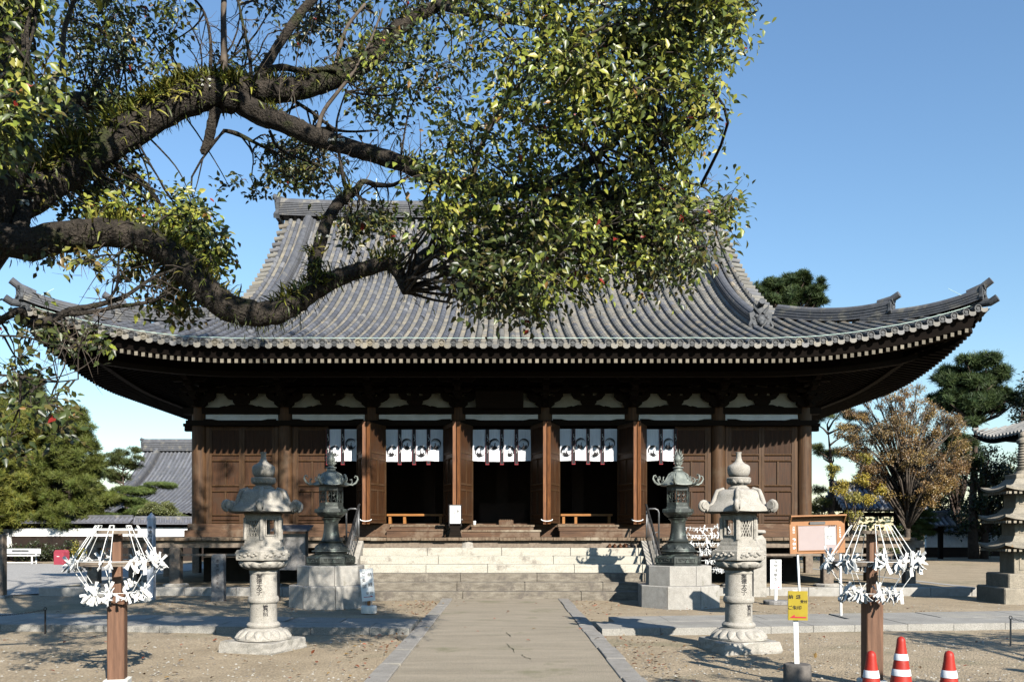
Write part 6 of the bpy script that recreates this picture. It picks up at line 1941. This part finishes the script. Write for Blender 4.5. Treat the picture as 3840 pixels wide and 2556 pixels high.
# ------------------------------------------------------------------ great camphor tree overhanging from the left
TB = Vector((-7.0, 8.2, 0))
tree = thing('camphor_tree', 'huge camphor tree with mossy fern-covered limbs reaching in from the left', 'tree', TB)
def smooth_path(pts, rad, k=5):
    P = [Vector(p) for p in pts]; out_ = []; ro = []
    n = len(P)
    for i in range(n - 1):
        p0, p1, p2, p3 = P[max(i - 1, 0)], P[i], P[i + 1], P[min(i + 2, n - 1)]
        for j in range(k):
            t = j / k
            q = .5 * ((2 * p1) + (-p0 + p2) * t + (2 * p0 - 5 * p1 + 4 * p2 - p3) * t * t + (-p0 + 3 * p1 - 3 * p2 + p3) * t ** 3)
            out_.append(q); ro.append(rad[i] + (rad[i + 1] - rad[i]) * t)
    out_.append(P[-1]); ro.append(rad[-1])
    return out_, ro
ALLP = []        # points along limbs for attaching smaller branches: (pos, radius)
def limb(mb, spec, n=14, jit=.10, k=5, wob=.0, rec=True, rs=1.0):
    """spec rows: (dx, dy, depth, thickness in display px) or 3-D vectors with radius"""
    pts = []; rad = []
    for s in spec:
        if isinstance(s[0], Vector): pts.append(s[0]); rad.append(s[1] * rs)
        else: pts.append(D(s[0], s[1], s[2])); rad.append(s[3] * 1.63 * s[2] / F / 2 * rs)
    P, r_ = smooth_path(pts, rad, k)
    if wob:
        P = [p + Vector((rnd.uniform(-1, 1), rnd.uniform(-1, 1), rnd.uniform(-1, 1))) * wob * (0 < i < len(P) - 1) for i, p in enumerate(P)]
    mb.tube(P, r_, n, jit)
    if rec: ALLP.extend(zip(P, r_))
    return P, r_
g = MB()
trunk, tr_ = limb(g, [(TB + Vector((0, 0, -.2)), .85), (TB + Vector((.15, 0, .8)), .62), (TB + Vector((.55, .1, 2.2)), .52), (TB + Vector((1.15, .2, 3.6)), .48), (TB + Vector((1.75, .3, 4.8)), .44), (TB + Vector((2.0, .25, 6.2)), .34), (TB + Vector((1.9, .1, 8.0)), .26), (TB + Vector((1.6, -.2, 10.5)), .15)], 18, .08)
g.build('trunk', M['bark'], tree, True, org=TB)
T1 = TB + Vector((1.3, .2, 4.0)); T2 = TB + Vector((1.75, .3, 4.9))
LIMBS = []
def add_limb(spec, n=14, jit=.10, k=5, name='limb', wob=0.0, ferns=0, mat='bark', rs=1.0, rec=True):
    g = MB(); P, r_ = limb(g, spec, n, jit, k, wob, rec, rs=rs)
    g.build(name, M[mat], tree, True, org=TB)
    LIMBS.append((P, r_, ferns))
    return P, r_
Tlow = TB + Vector((.9, .15, 3.1))
# lower limb, sweeping down and up again
add_limb([(Tlow, .42), (-40, 575, 8.0, 75), (60, 563, 8.0, 72), (150, 545, 8.1, 69), (250, 535, 8.2, 64), (340, 555, 8.3, 62), (410, 600, 8.3, 64), (470, 665, 8.3, 66), (530, 708, 8.3, 64), (595, 722, 8.35, 57), (655, 712, 8.4, 51), (710, 675, 8.5, 46), (770, 642, 8.6, 39), (830, 622, 8.7, 36), (885, 607, 8.7, 31), (912, 620, 8.7, 31), (935, 672, 8.65, 21)], ferns=1)
add_limb([(935, 672, 8.66, 26), (950, 628, 8.7, 30), (972, 592, 8.8, 28), (1000, 575, 8.8, 20), (1040, 590, 8.9, 12), (1080, 630, 9.0, 8)])
add_limb([(725, 665, 8.5, 34), (724, 610, 8.6, 30), (742, 540, 8.7, 28), (762, 490, 8.8, 26), (795, 450, 8.9, 22), (818, 440, 8.9, 20)], ferns=.7)
add_limb([(818, 440, 8.9, 18), (835, 418, 8.95, 13), (865, 425, 9.0, 12), (905, 425, 9.0, 9), (940, 405, 9.0, 5)], 8)
add_limb([(800, 448, 8.9, 10), (788, 400, 9.0, 9), (780, 350, 9.1, 7), (775, 280, 9.1, 5), (800, 200, 9.2, 3)], 7)
# upper limb rising to the fork
add_limb([(T1, .40), (-30, 520, 8.6, 92), (60, 455, 8.8, 84), (140, 400, 9.0, 81), (220, 350, 9.2, 79), (300, 298, 9.4, 74), (370, 258, 9.5, 70), (430, 228, 9.6, 72), (490, 215, 9.7, 74), (545, 228, 9.8, 67)], ferns=1)
add_limb([(500, 215, 9.7, 53), (580, 205, 9.9, 55), (660, 208, 10.0, 53), (730, 190, 10.1, 51), (800, 163, 10.2, 49), (850, 135, 10.2, 42), (895, 85, 10.3, 39), (945, 45, 10.4, 32), (1010, 12, 10.5, 25), (1090, -20, 10.6, 18)], ferns=.75)
add_limb([(540, 228, 9.8, 51), (600, 262, 9.8, 48), (660, 285, 9.7, 44), (720, 312, 9.6, 41), (790, 335, 9.5, 39), (850, 352, 9.4, 37), (920, 375, 9.3, 36), (1000, 408, 9.2, 34), (1080, 430, 9.1, 32), (1170, 440, 9.0, 29), (1270, 420, 8.9, 24), (1360, 370, 8.8, 20), (1440, 290, 8.7, 17), (1510, 200, 8.6, 13), (1560, 100, 8.5, 8)], ferns=.5)
add_limb([(498, 250, 9.7, 26), (488, 285, 9.7, 24), (480, 320, 9.7, 22), (470, 345, 9.7, 18), (462, 350, 9.7, 12)], 8, rec=False)
add_limb([(T2, .16), (-70, 260, 7.7, 40), (-10, 200, 7.1, 24), (40, 150, 6.7, 15), (70, 60, 6.4, 9), (90, -20, 6.2, 6)], 9)
add_limb([(515, 300, 9.7, 8), (545, 308, 9.9, 11), (590, 330, 10.0, 7), (640, 355, 10.1, 5)], 6)
add_limb([(560, 235, 9.8, 22), (612, 150, 9.9, 22), (650, 90, 10.0, 20), (700, 20, 10.1, 20), (760, -40, 10.2, 16)], 10)
add_limb([(513, 205, 9.75, 16), (516, 130, 9.8, 17), (514, 60, 9.9, 14), (516, -20, 10.0, 12)], 8, mat='bark_pale')
add_limb([(480, 205, 9.75, 9), (485, 110, 9.8, 8), (470, 30, 9.9, 6), (430, -20, 9.9, 5)], 7)
add_limb([(580, 215, 9.8, 10), (575, 140, 9.9, 8), (560, 60, 10, 7), (545, -10, 10, 5)], 7)
add_limb([(590, 200, 9.9, 16), (612, 165, 9.9, 16), (650, 155, 9.9, 15), (700, 165, 10, 13), (735, 160, 10, 12), (775, 160, 10, 10)], 8)
add_limb([(770, 160, 10.1, 9), (782, 110, 10.2, 9), (800, 60, 10.2, 8), (840, 10, 10.3, 7)], 7, mat='bark_pale')
add_limb([(730, 310, 9.6, 12), (745, 255, 9.6, 9), (810, 170, 9.6, 8), (850, 100, 9.6, 6), (880, 20, 9.6, 4)], 7, mat='bark_pale')
# back limb and leaves at upper left
add_limb([(T2, .30), (60, 232, 11.0, 46), (130, 240, 11.2, 46), (200, 236, 11.4, 42), (280, 245, 11.6, 38), (350, 240, 11.7, 30), (420, 210, 11.8, 18), (470, 190, 11.8, 9)], ferns=.15)
add_limb([(100, 230, 9.0, 14), (140, 150, 9.5, 12), (150, 60, 9.6, 11), (180, -20, 9.6, 9)], 7, mat='bark_pale')
add_limb([(40, 540, 8.5, 40), (60, 430, 8.8, 34), (40, 350, 8.9, 26), (90, 290, 9.2, 14)], 9)
add_limb([(230, 300, 9.2, 10), (180, 320, 9.4, 9), (140, 350, 9.6, 7)], 6)
add_limb([(1300, 415, 8.9, 22), (1390, 400, 8.6, 15), (1470, 370, 8.4, 10), (1560, 310, 8.2, 7), (1640, 260, 8.0, 4)], 7)
add_limb([(1180, 440, 9.0, 16), (1260, 470, 8.8, 11), (1370, 470, 8.6, 8), (1480, 500, 8.4, 6), (1570, 520, 8.2, 4)], 7, mat='bark_pale')
add_limb([(1380, 440, 8.6, 9), (1430, 452, 8.5, 8), (1500, 450, 8.4, 6), (1560, 420, 8.3, 4), (1620, 430, 8.2, 3)], 6, mat='bark_pale')
add_limb([(1000, 12, 10.5, 18), (1120, 40, 9.6, 15), (1250, 60, 8.9, 12), (1400, 90, 8.3, 9), (1540, 80, 8.0, 6), (1660, 60, 7.8, 4)], 8)
add_limb([(1080, 430, 9.1, 16), (1110, 330, 8.9, 12), (1160, 240, 8.7, 9), (1230, 150, 8.5, 7), (1260, 60, 8.4, 5)], 7, mat='bark_pale')
add_limb([(650, 215, 10, 9), (720, 260, 10.2, 8), (780, 300, 10.3, 6), (870, 300, 10.3, 4)], 6)
add_limb([(620, 300, 9.8, 8), (640, 340, 9.9, 7), (690, 365, 10, 5), (740, 380, 10, 4)], 6)
# thin low branches at the lower left
T3 = TB + Vector((.5, .1, 2.3))
add_limb([(T3, .07), (0, 737, 7.2, 16), (60, 742, 7.3, 17), (120, 735, 7.4, 17), (160, 715, 7.5, 16), (230, 700, 7.6, 12), (290, 680, 7.7, 9), (350, 640, 7.8, 7), (400, 620, 7.9, 5), (470, 590, 8, 3)], 8)
add_limb([(150, 722, 7.5, 12), (210, 718, 7.5, 10), (270, 705, 7.6, 9), (340, 695, 7.7, 8), (400, 670, 7.7, 6)], 6)
add_limb([(250, 690, 7.6, 7), (268, 660, 7.6, 7), (272, 620, 7.7, 6), (276, 580, 7.7, 4), (300, 560, 7.8, 3)], 6)
add_limb([(0, 862, 7.0, 6), (60, 868, 7.1, 5), (120, 878, 7.2, 4), (180, 872, 7.2, 3)], 5)
add_limb([(0, 772, 7.1, 5), (60, 775, 7.1, 5), (110, 790, 7.2, 4), (170, 800, 7.2, 3)], 5)

LP = np.array([tuple(p) for p, r in ALLP])
# limbs of the upper crown, above the picture
n0 = len(ALLP)
Ttop = TB + Vector((1.95, .2, 6.6))
add_limb([(Ttop, .26), (TB + Vector((3.6, .4, 8.2)), .17), (TB + Vector((6.0, .9, 9.2)), .10), (TB + Vector((8.6, 1.4, 9.6)), .05)], 9)
add_limb([(TB + Vector((1.9, .1, 8.0)), .2), (TB + Vector((3.2, -1.2, 9.8)), .12), (TB + Vector((5.0, -1.8, 10.6)), .05)], 9)
add_limb([(TB + Vector((1.2, .2, 3.8)), .2), (TB + Vector((-1.0, 0, 5.2)), .14), (TB + Vector((-2.6, .3, 6.4)), .06)], 9)
add_limb([(TB + Vector((1.7, .3, 5.0)), .2), (TB + Vector((.4, 1.6, 6.6)), .12), (TB + Vector((-.5, 2.8, 7.6)), .05)], 9)
HIGH = np.array([tuple(p) for p, r in ALLP[n0:]])

def near_limb(p, hi=False):
    if hi:
        d = np.linalg.norm(HIGH - np.array(p), axis=1); return Vector(HIGH[int(np.argmin(d))])
    d = np.linalg.norm(LP - np.array(p), axis=1) ; i = int(np.argmin(d + nr.uniform(0, .9, len(d)) )); return Vector(LP[i])
def inside(poly, x, y):
    c = False; n = len(poly); j = n - 1
    for i in range(n):
        xi, yi = poly[i]; xj, yj = poly[j]
        if ((yi > y) != (yj > y)) and (x < (xj - xi) * (y - yi) / (yj - yi + 1e-9) + xi): c = not c
        j = i
    return c
# foliage zones: outline in display px, depth range, bough count, bough radius (m), leaves per bough, leaf size, palette
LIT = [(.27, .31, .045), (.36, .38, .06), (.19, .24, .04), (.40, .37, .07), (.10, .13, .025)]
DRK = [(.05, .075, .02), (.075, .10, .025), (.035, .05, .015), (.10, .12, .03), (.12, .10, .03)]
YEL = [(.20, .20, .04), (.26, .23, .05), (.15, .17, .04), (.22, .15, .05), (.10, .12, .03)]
ZONES = [
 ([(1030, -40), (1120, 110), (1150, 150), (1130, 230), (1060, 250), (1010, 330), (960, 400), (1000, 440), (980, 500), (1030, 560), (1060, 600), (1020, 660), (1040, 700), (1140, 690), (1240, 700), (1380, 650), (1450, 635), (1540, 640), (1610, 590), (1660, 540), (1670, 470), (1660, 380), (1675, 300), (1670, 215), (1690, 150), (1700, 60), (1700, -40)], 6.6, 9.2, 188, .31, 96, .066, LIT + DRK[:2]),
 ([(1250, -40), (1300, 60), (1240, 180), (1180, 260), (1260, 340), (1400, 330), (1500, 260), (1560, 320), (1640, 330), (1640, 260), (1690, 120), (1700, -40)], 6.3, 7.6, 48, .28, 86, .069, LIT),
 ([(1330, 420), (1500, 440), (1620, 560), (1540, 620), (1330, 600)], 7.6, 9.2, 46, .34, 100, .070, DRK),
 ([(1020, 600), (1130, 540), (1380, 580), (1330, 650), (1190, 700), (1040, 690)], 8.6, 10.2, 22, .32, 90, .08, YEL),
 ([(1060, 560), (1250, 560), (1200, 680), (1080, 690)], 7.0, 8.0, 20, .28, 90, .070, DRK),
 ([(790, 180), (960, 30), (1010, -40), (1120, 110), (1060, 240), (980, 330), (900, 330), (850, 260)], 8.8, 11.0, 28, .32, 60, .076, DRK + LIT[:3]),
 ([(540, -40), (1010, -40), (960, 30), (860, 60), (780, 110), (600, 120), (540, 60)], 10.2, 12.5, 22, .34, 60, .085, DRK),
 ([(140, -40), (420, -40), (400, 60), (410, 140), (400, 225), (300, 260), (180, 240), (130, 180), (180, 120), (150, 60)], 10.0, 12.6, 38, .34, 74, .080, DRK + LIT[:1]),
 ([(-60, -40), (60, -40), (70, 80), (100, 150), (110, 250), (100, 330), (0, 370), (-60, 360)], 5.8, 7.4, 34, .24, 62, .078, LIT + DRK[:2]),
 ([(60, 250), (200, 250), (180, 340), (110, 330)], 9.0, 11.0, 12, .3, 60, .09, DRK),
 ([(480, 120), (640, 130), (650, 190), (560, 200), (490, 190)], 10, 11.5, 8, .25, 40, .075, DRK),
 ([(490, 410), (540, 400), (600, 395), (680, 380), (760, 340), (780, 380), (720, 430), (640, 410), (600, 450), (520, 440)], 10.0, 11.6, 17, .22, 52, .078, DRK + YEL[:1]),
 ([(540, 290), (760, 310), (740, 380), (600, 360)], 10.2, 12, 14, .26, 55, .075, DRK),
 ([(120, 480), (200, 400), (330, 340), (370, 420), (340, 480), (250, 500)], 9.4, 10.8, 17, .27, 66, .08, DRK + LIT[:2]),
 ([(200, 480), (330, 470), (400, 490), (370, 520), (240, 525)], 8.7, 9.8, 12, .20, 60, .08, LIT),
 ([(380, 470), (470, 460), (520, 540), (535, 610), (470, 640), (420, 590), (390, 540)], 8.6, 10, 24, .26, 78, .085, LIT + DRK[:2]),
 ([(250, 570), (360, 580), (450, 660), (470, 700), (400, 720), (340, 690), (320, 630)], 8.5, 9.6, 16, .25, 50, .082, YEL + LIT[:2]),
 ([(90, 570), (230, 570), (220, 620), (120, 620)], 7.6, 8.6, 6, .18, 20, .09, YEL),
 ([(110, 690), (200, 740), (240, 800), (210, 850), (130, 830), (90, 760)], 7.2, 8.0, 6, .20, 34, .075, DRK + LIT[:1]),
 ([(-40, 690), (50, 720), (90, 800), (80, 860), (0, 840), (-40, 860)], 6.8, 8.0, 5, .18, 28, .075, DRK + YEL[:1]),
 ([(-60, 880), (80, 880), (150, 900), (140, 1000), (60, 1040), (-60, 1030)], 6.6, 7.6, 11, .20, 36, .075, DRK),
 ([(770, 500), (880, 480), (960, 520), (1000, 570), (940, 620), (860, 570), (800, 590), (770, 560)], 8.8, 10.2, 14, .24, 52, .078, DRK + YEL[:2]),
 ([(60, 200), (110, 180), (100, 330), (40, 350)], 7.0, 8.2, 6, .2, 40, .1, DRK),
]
ZONES_OUT = [   # boughs above and beside the picture, which shade the yard
 ([(-900, -900), (1500, -900), (1700, -60), (-100, -60)], 6.0, 11.5, 70, .62, 120, .14, DRK + LIT[:2]),
 ([(-900, -60), (-80, -60), (-80, 600), (-900, 600)], 6.0, 11.0, 26, .60, 110, .14, DRK + LIT[:2]),
]
tw = MB(); tw2 = MB()
Lp, Ld, Lu, Ls, Lc = [], [], [], [], []
def bough(c, R_, nl, ls, pal, thick=1.0, fine=True):
    a = near_limb(c, not fine)
    dist = (c - a).length
    if dist > .15:
        m1 = a.lerp(c, .4) + Vector((rnd.uniform(-1, 1), rnd.uniform(-1, 1), rnd.uniform(-.3, 1))) * .13 * dist
        m2 = a.lerp(c, .75) + Vector((rnd.uniform(-1, 1), rnd.uniform(-1, 1), rnd.uniform(-.3, 1))) * .10 * dist
        r0 = (.007 + .006 * dist) * thick
        P, r_ = smooth_path([a, m1, m2, c], [r0, r0 * .75, r0 * .5, r0 * .3], 3)
        tw.tube(P, r_, 5)
    n_t = 6 if fine else 3
    per = max(3, int(nl / n_t))
    drop = Vector((0, 0, -.25))
    shade = rnd.uniform(.8, 1.15)
    for k in range(n_t):
        d_ = Vector(rand_dirs(1)[0]); d_.z = d_.z * .75 - .12; d_.normalize()
        e = c + d_ * R_ * rnd.uniform(.7, 1.1)
        m = c.lerp(e, .55) + Vector((0, 0, R_ * .10))
        if fine: (tw if k % 3 else tw2).tube([c, m, e], [.0045, .0032, .0015], 3)
        for q in range(per):
            t = rnd.uniform(.25, 1.08)
            p = c.lerp(m, t / .55) if t < .55 else m.lerp(e, (t - .55) / .45)
            p = p + Vector((rnd.gauss(0, 1), rnd.gauss(0, 1), rnd.gauss(0, 1))) * R_ * .22
            ld = Vector((rnd.gauss(0, .7), rnd.gauss(0, .7), -.42 + rnd.gauss(0, .5))) + d_ * .5
            Lp.append(p); Ld.append(ld)
            # leaf face roughly outward and upward, many turned to the light
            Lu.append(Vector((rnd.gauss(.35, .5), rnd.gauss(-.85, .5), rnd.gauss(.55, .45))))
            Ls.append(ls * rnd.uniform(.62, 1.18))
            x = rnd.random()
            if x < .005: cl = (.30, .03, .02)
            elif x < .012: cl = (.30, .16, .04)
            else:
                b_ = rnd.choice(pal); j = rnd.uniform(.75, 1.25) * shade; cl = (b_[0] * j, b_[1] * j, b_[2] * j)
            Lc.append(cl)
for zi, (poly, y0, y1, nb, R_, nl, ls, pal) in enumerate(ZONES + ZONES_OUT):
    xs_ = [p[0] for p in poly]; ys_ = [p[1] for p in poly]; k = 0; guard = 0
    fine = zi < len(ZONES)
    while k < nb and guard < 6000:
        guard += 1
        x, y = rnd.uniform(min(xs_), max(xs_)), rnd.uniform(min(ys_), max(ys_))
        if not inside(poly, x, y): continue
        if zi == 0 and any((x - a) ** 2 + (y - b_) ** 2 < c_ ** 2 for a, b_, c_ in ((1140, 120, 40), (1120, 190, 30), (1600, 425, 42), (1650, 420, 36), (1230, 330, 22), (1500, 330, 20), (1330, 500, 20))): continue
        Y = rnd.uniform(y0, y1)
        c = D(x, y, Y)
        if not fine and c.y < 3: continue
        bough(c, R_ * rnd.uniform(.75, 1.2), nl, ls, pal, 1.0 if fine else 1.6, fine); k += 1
tw.build('twigs', M['bark'], tree, org=TB)
tw2.build('twigs', M['bark_pale'], tree, org=TB)
# bare twigs in the gaps
bt_ = MB()
for (x0, y0, x1, y1, Y, n_) in ((720, 250, 960, 420, 9.6, 40), (420, 40, 660, 200, 9.9, 46), (770, 350, 960, 520, 9.2, 26), (180, 590, 400, 720, 7.7, 34), (1380, 400, 1640, 560, 8.3, 40), (20, 700, 260, 880, 7.3, 26), (940, 260, 1150, 420, 9.4, 26), (640, 60, 900, 200, 10.0, 34), (40, 250, 200, 420, 9.0, 16), (960, 540, 1150, 680, 8.8, 18)):
    for k in range(n_):
        a = D(rnd.uniform(x0, x1), rnd.uniform(y0, y1), Y + rnd.uniform(-.6, .6)); s_ = near_limb(a)
        v = (a - s_)
        if v.length > 1.1 or v.length < .05: 
            s_ = a - v.normalized() * .5 if v.length > .05 else a - Vector((.3, 0, .3)); v = a - s_
            continue
        side = v.cross(Vector((rnd.uniform(-1, 1), rnd.uniform(-1, 1), rnd.uniform(-1, 1))))
        if side.length > 1e-6: side.normalize()
        q = rnd.uniform(-.22, .22) * v.length
        P, r_ = smooth_path([s_, s_.lerp(a, .4) + side * q, s_.lerp(a, .8) + side * q * .7, a + v * .15], [.0065, .0048, .0032, .0012], 3)
        bt_.tube(P, r_, 4)
        for z in range(2):
            i_ = rnd.randrange(2, len(P) - 1); dv = Vector(rand_dirs(1)[0]) * rnd.uniform(.1, .3); dv.z -= .03
            bt_.tube([P[i_], P[i_] + dv * .5 + side * .02, P[i_] + dv], [.003, .0022, .001], 3)
bt_.build('bare_twigs', M['bark_pale'], tree, org=TB)
for k in range(26):      # sparse unseen boughs above the picture, added to shade the left lantern
    bough(Vector((rnd.uniform(-1.6, .9), rnd.uniform(3.6, 6.0), rnd.uniform(6.0, 7.8))), .5, 95, .11, DRK, 1.4, False)
P = np.array([tuple(p) for p in Lp]); d = np.array([tuple(p) for p in Ld]); u = np.array([tuple(p) for p in Lu]); s_ = np.array(Ls); c = np.array(Lc)
V, Fl = scatter(LEAF_V, LEAF_F, P, frames(d, u), s_)
np_mesh('crown', V, Fl, M['leaf'], tree, np.repeat(c, 7, axis=0), org=TB)
print('leaves', len(P))

# ferns and moss on the limbs: one part for each clump
BL_V = []; 
for k, (y, z, w_) in enumerate(((0, 0, .05), (.35, .16, .06), (.7, .17, .05), (1.0, .03, .012))):
    BL_V += [(-w_, y, z), (w_, y, z)]
BL_F = [(0, 1, 3, 2), (2, 3, 5, 4), (4, 5, 7, 6)]
def fern_clump(c, ax, rad, n, ln, lit):
    """blades springing from the limb surface around point c"""
    P = np.zeros((n, 3)); dd = np.zeros((n, 3)); uu = np.zeros((n, 3))
    ax = ax.normalized(); a = ax.cross(Vector((0, 0, 1))); a.normalize(); b_ = ax.cross(a)
    for i in range(n):
        th = rnd.gauss(0, .75)
        up = (b_ if b_.z > 0 else -b_)
        nrm = (up * math.cos(th) + a * math.sin(th))
        p = c + ax * rnd.gauss(0, 1) * rad * .6 + nrm * rad * rnd.uniform(.85, 1.05)
        P[i] = p; v = nrm * .9 + Vector((rnd.gauss(0, .5), rnd.gauss(0, .5), rnd.gauss(-.25, .45))); dd[i] = v; uu[i] = nrm + Vector((0, 0, .4))
    V, Fl = scatter(BL_V, BL_F, P, frames(dd, uu), ln * nr.uniform(.5, 1.25, n))
    pal_ = np.array([(.20, .22, .03), (.13, .155, .025), (.28, .27, .04), (.08, .10, .02), (.30, .26, .06)]) * lit
    cc = pal_[nr.integers(0, 5, n)] * nr.uniform(.7, 1.3, (n, 1))
    tag(np_mesh('epiphyte_fern', V, Fl, M['fern'], tree, np.repeat(cc, 8, axis=0), org=TB), kind='stuff')
FERNY = [L for L in LIMBS if L[2] >= 1][1][0]
for (P_, r_, fr) in LIMBS:
    if not fr: continue
    i = 1
    while i < len(P_) - 2:
        if rnd.random() < fr * (.9 if P_ is FERNY else .62):
            c = P_[i]; ax = P_[i + 1] - P_[i - 1]
            fern_clump(c, ax, r_[i], int((150 if P_ is FERNY else 80) * (.5 + rnd.random()) * (r_[i] / .15)), (.15 if P_ is FERNY else .12) * rnd.uniform(.8, 1.2), 1.0)
        i += 2 if fr >= 1 else 3
# dark hanging rootlets and moss tufts under the limbs
for (P_, r_, fr) in LIMBS[:1] + LIMBS[5:7]:
    for i in range(2, len(P_) - 2, 3):
        n = 60; P = np.zeros((n, 3)); dd = np.zeros((n, 3))
        ax = (P_[i + 1] - P_[i - 1]).normalized()
        for k in range(n):
            q = Vector(rand_dirs(1)[0]); q = (q - ax * q.dot(ax)).normalized(); q.z = -abs(q.z) if rnd.random() < .6 else q.z
            P[k] = P_[i] + ax * rnd.gauss(0, .18) + q * r_[i] * .93; dd[k] = q + Vector((0, 0, -.5))
        V, Fl = scatter(BL_V, BL_F, P, frames(dd, rand_dirs(n)), .07 * nr.uniform(.5, 1.3, n))
        tag(np_mesh('moss', V, Fl, M['fern'], tree, np.repeat(np.tile([.05, .06, .015], (n, 1)) * nr.uniform(.5, 1.3, (n, 1)), 8, axis=0), org=TB), kind='stuff')
# pale lichen patches near the fork
for (dx, dy, Y, s0) in ((462, 203, 9.32, .10), (483, 222, 9.36, .06), (275, 290, 9.05, .06), (100, 410, 8.5, .07), (735, 535, 8.58, .05), (790, 345, 9.3, .05)):
    c = D(dx, dy, Y); g = MB(); i = int(np.argmin(np.linalg.norm(LP - np.array(c), axis=1))); ctr = Vector(LP[i]); rr = ALLP[i][1]
    for k in range(7):
        v = Vector((rnd.uniform(-.7, .7), -1, rnd.uniform(.0, 1.0))).normalized(); q = ctr + Vector((rnd.gauss(0, s0), 0, 0)) + v * rr * 1.01
        t1 = v.cross(Vector((0, 0, 1))).normalized(); t2 = v.cross(t1); sz = rnd.uniform(.01, .03)
        g.rings([[q + (t1 * math.cos(a) + t2 * math.sin(a)) * sz * kk * (1 + .3 * math.sin(3 * a + k)) + v * hh for a in [2 * PI * j / 9 for j in range(9)]] for kk, hh in ((1, -.006), (.8, .006))], cap0=False)
    g.build('lichen', M['lichen'], tree, org=TB)

# second tree behind and right of the camera: only its shadow reaches the picture
x, y = 6.6, 1.4
r_ = None
cl = [(5.2, 2.3, 4.2, .35, .3), (6.0, 2.2, 4.3, .4, .3), (6.8, 2.35, 4.2, .4, .3), (7.7, 2.2, 4.3, .4, .3), (9.4, 7.6, 3.2, .9, .5), (10.2, 8.2, 2.8, .9, .5), (10.8, 7.2, 3.4, 1.0, .6), (9.8, 6.4, 4.0, .9, .5)]
leafy('broadleaf_tree', 'leafy tree standing outside the picture at right, its branches shading the sand by the cones', 8.6, 4.6, 0, 5.5, cl, [(.08, .11, .03), (.11, .14, .03)], .11, 300, .22, cat='tree', bark='bark')
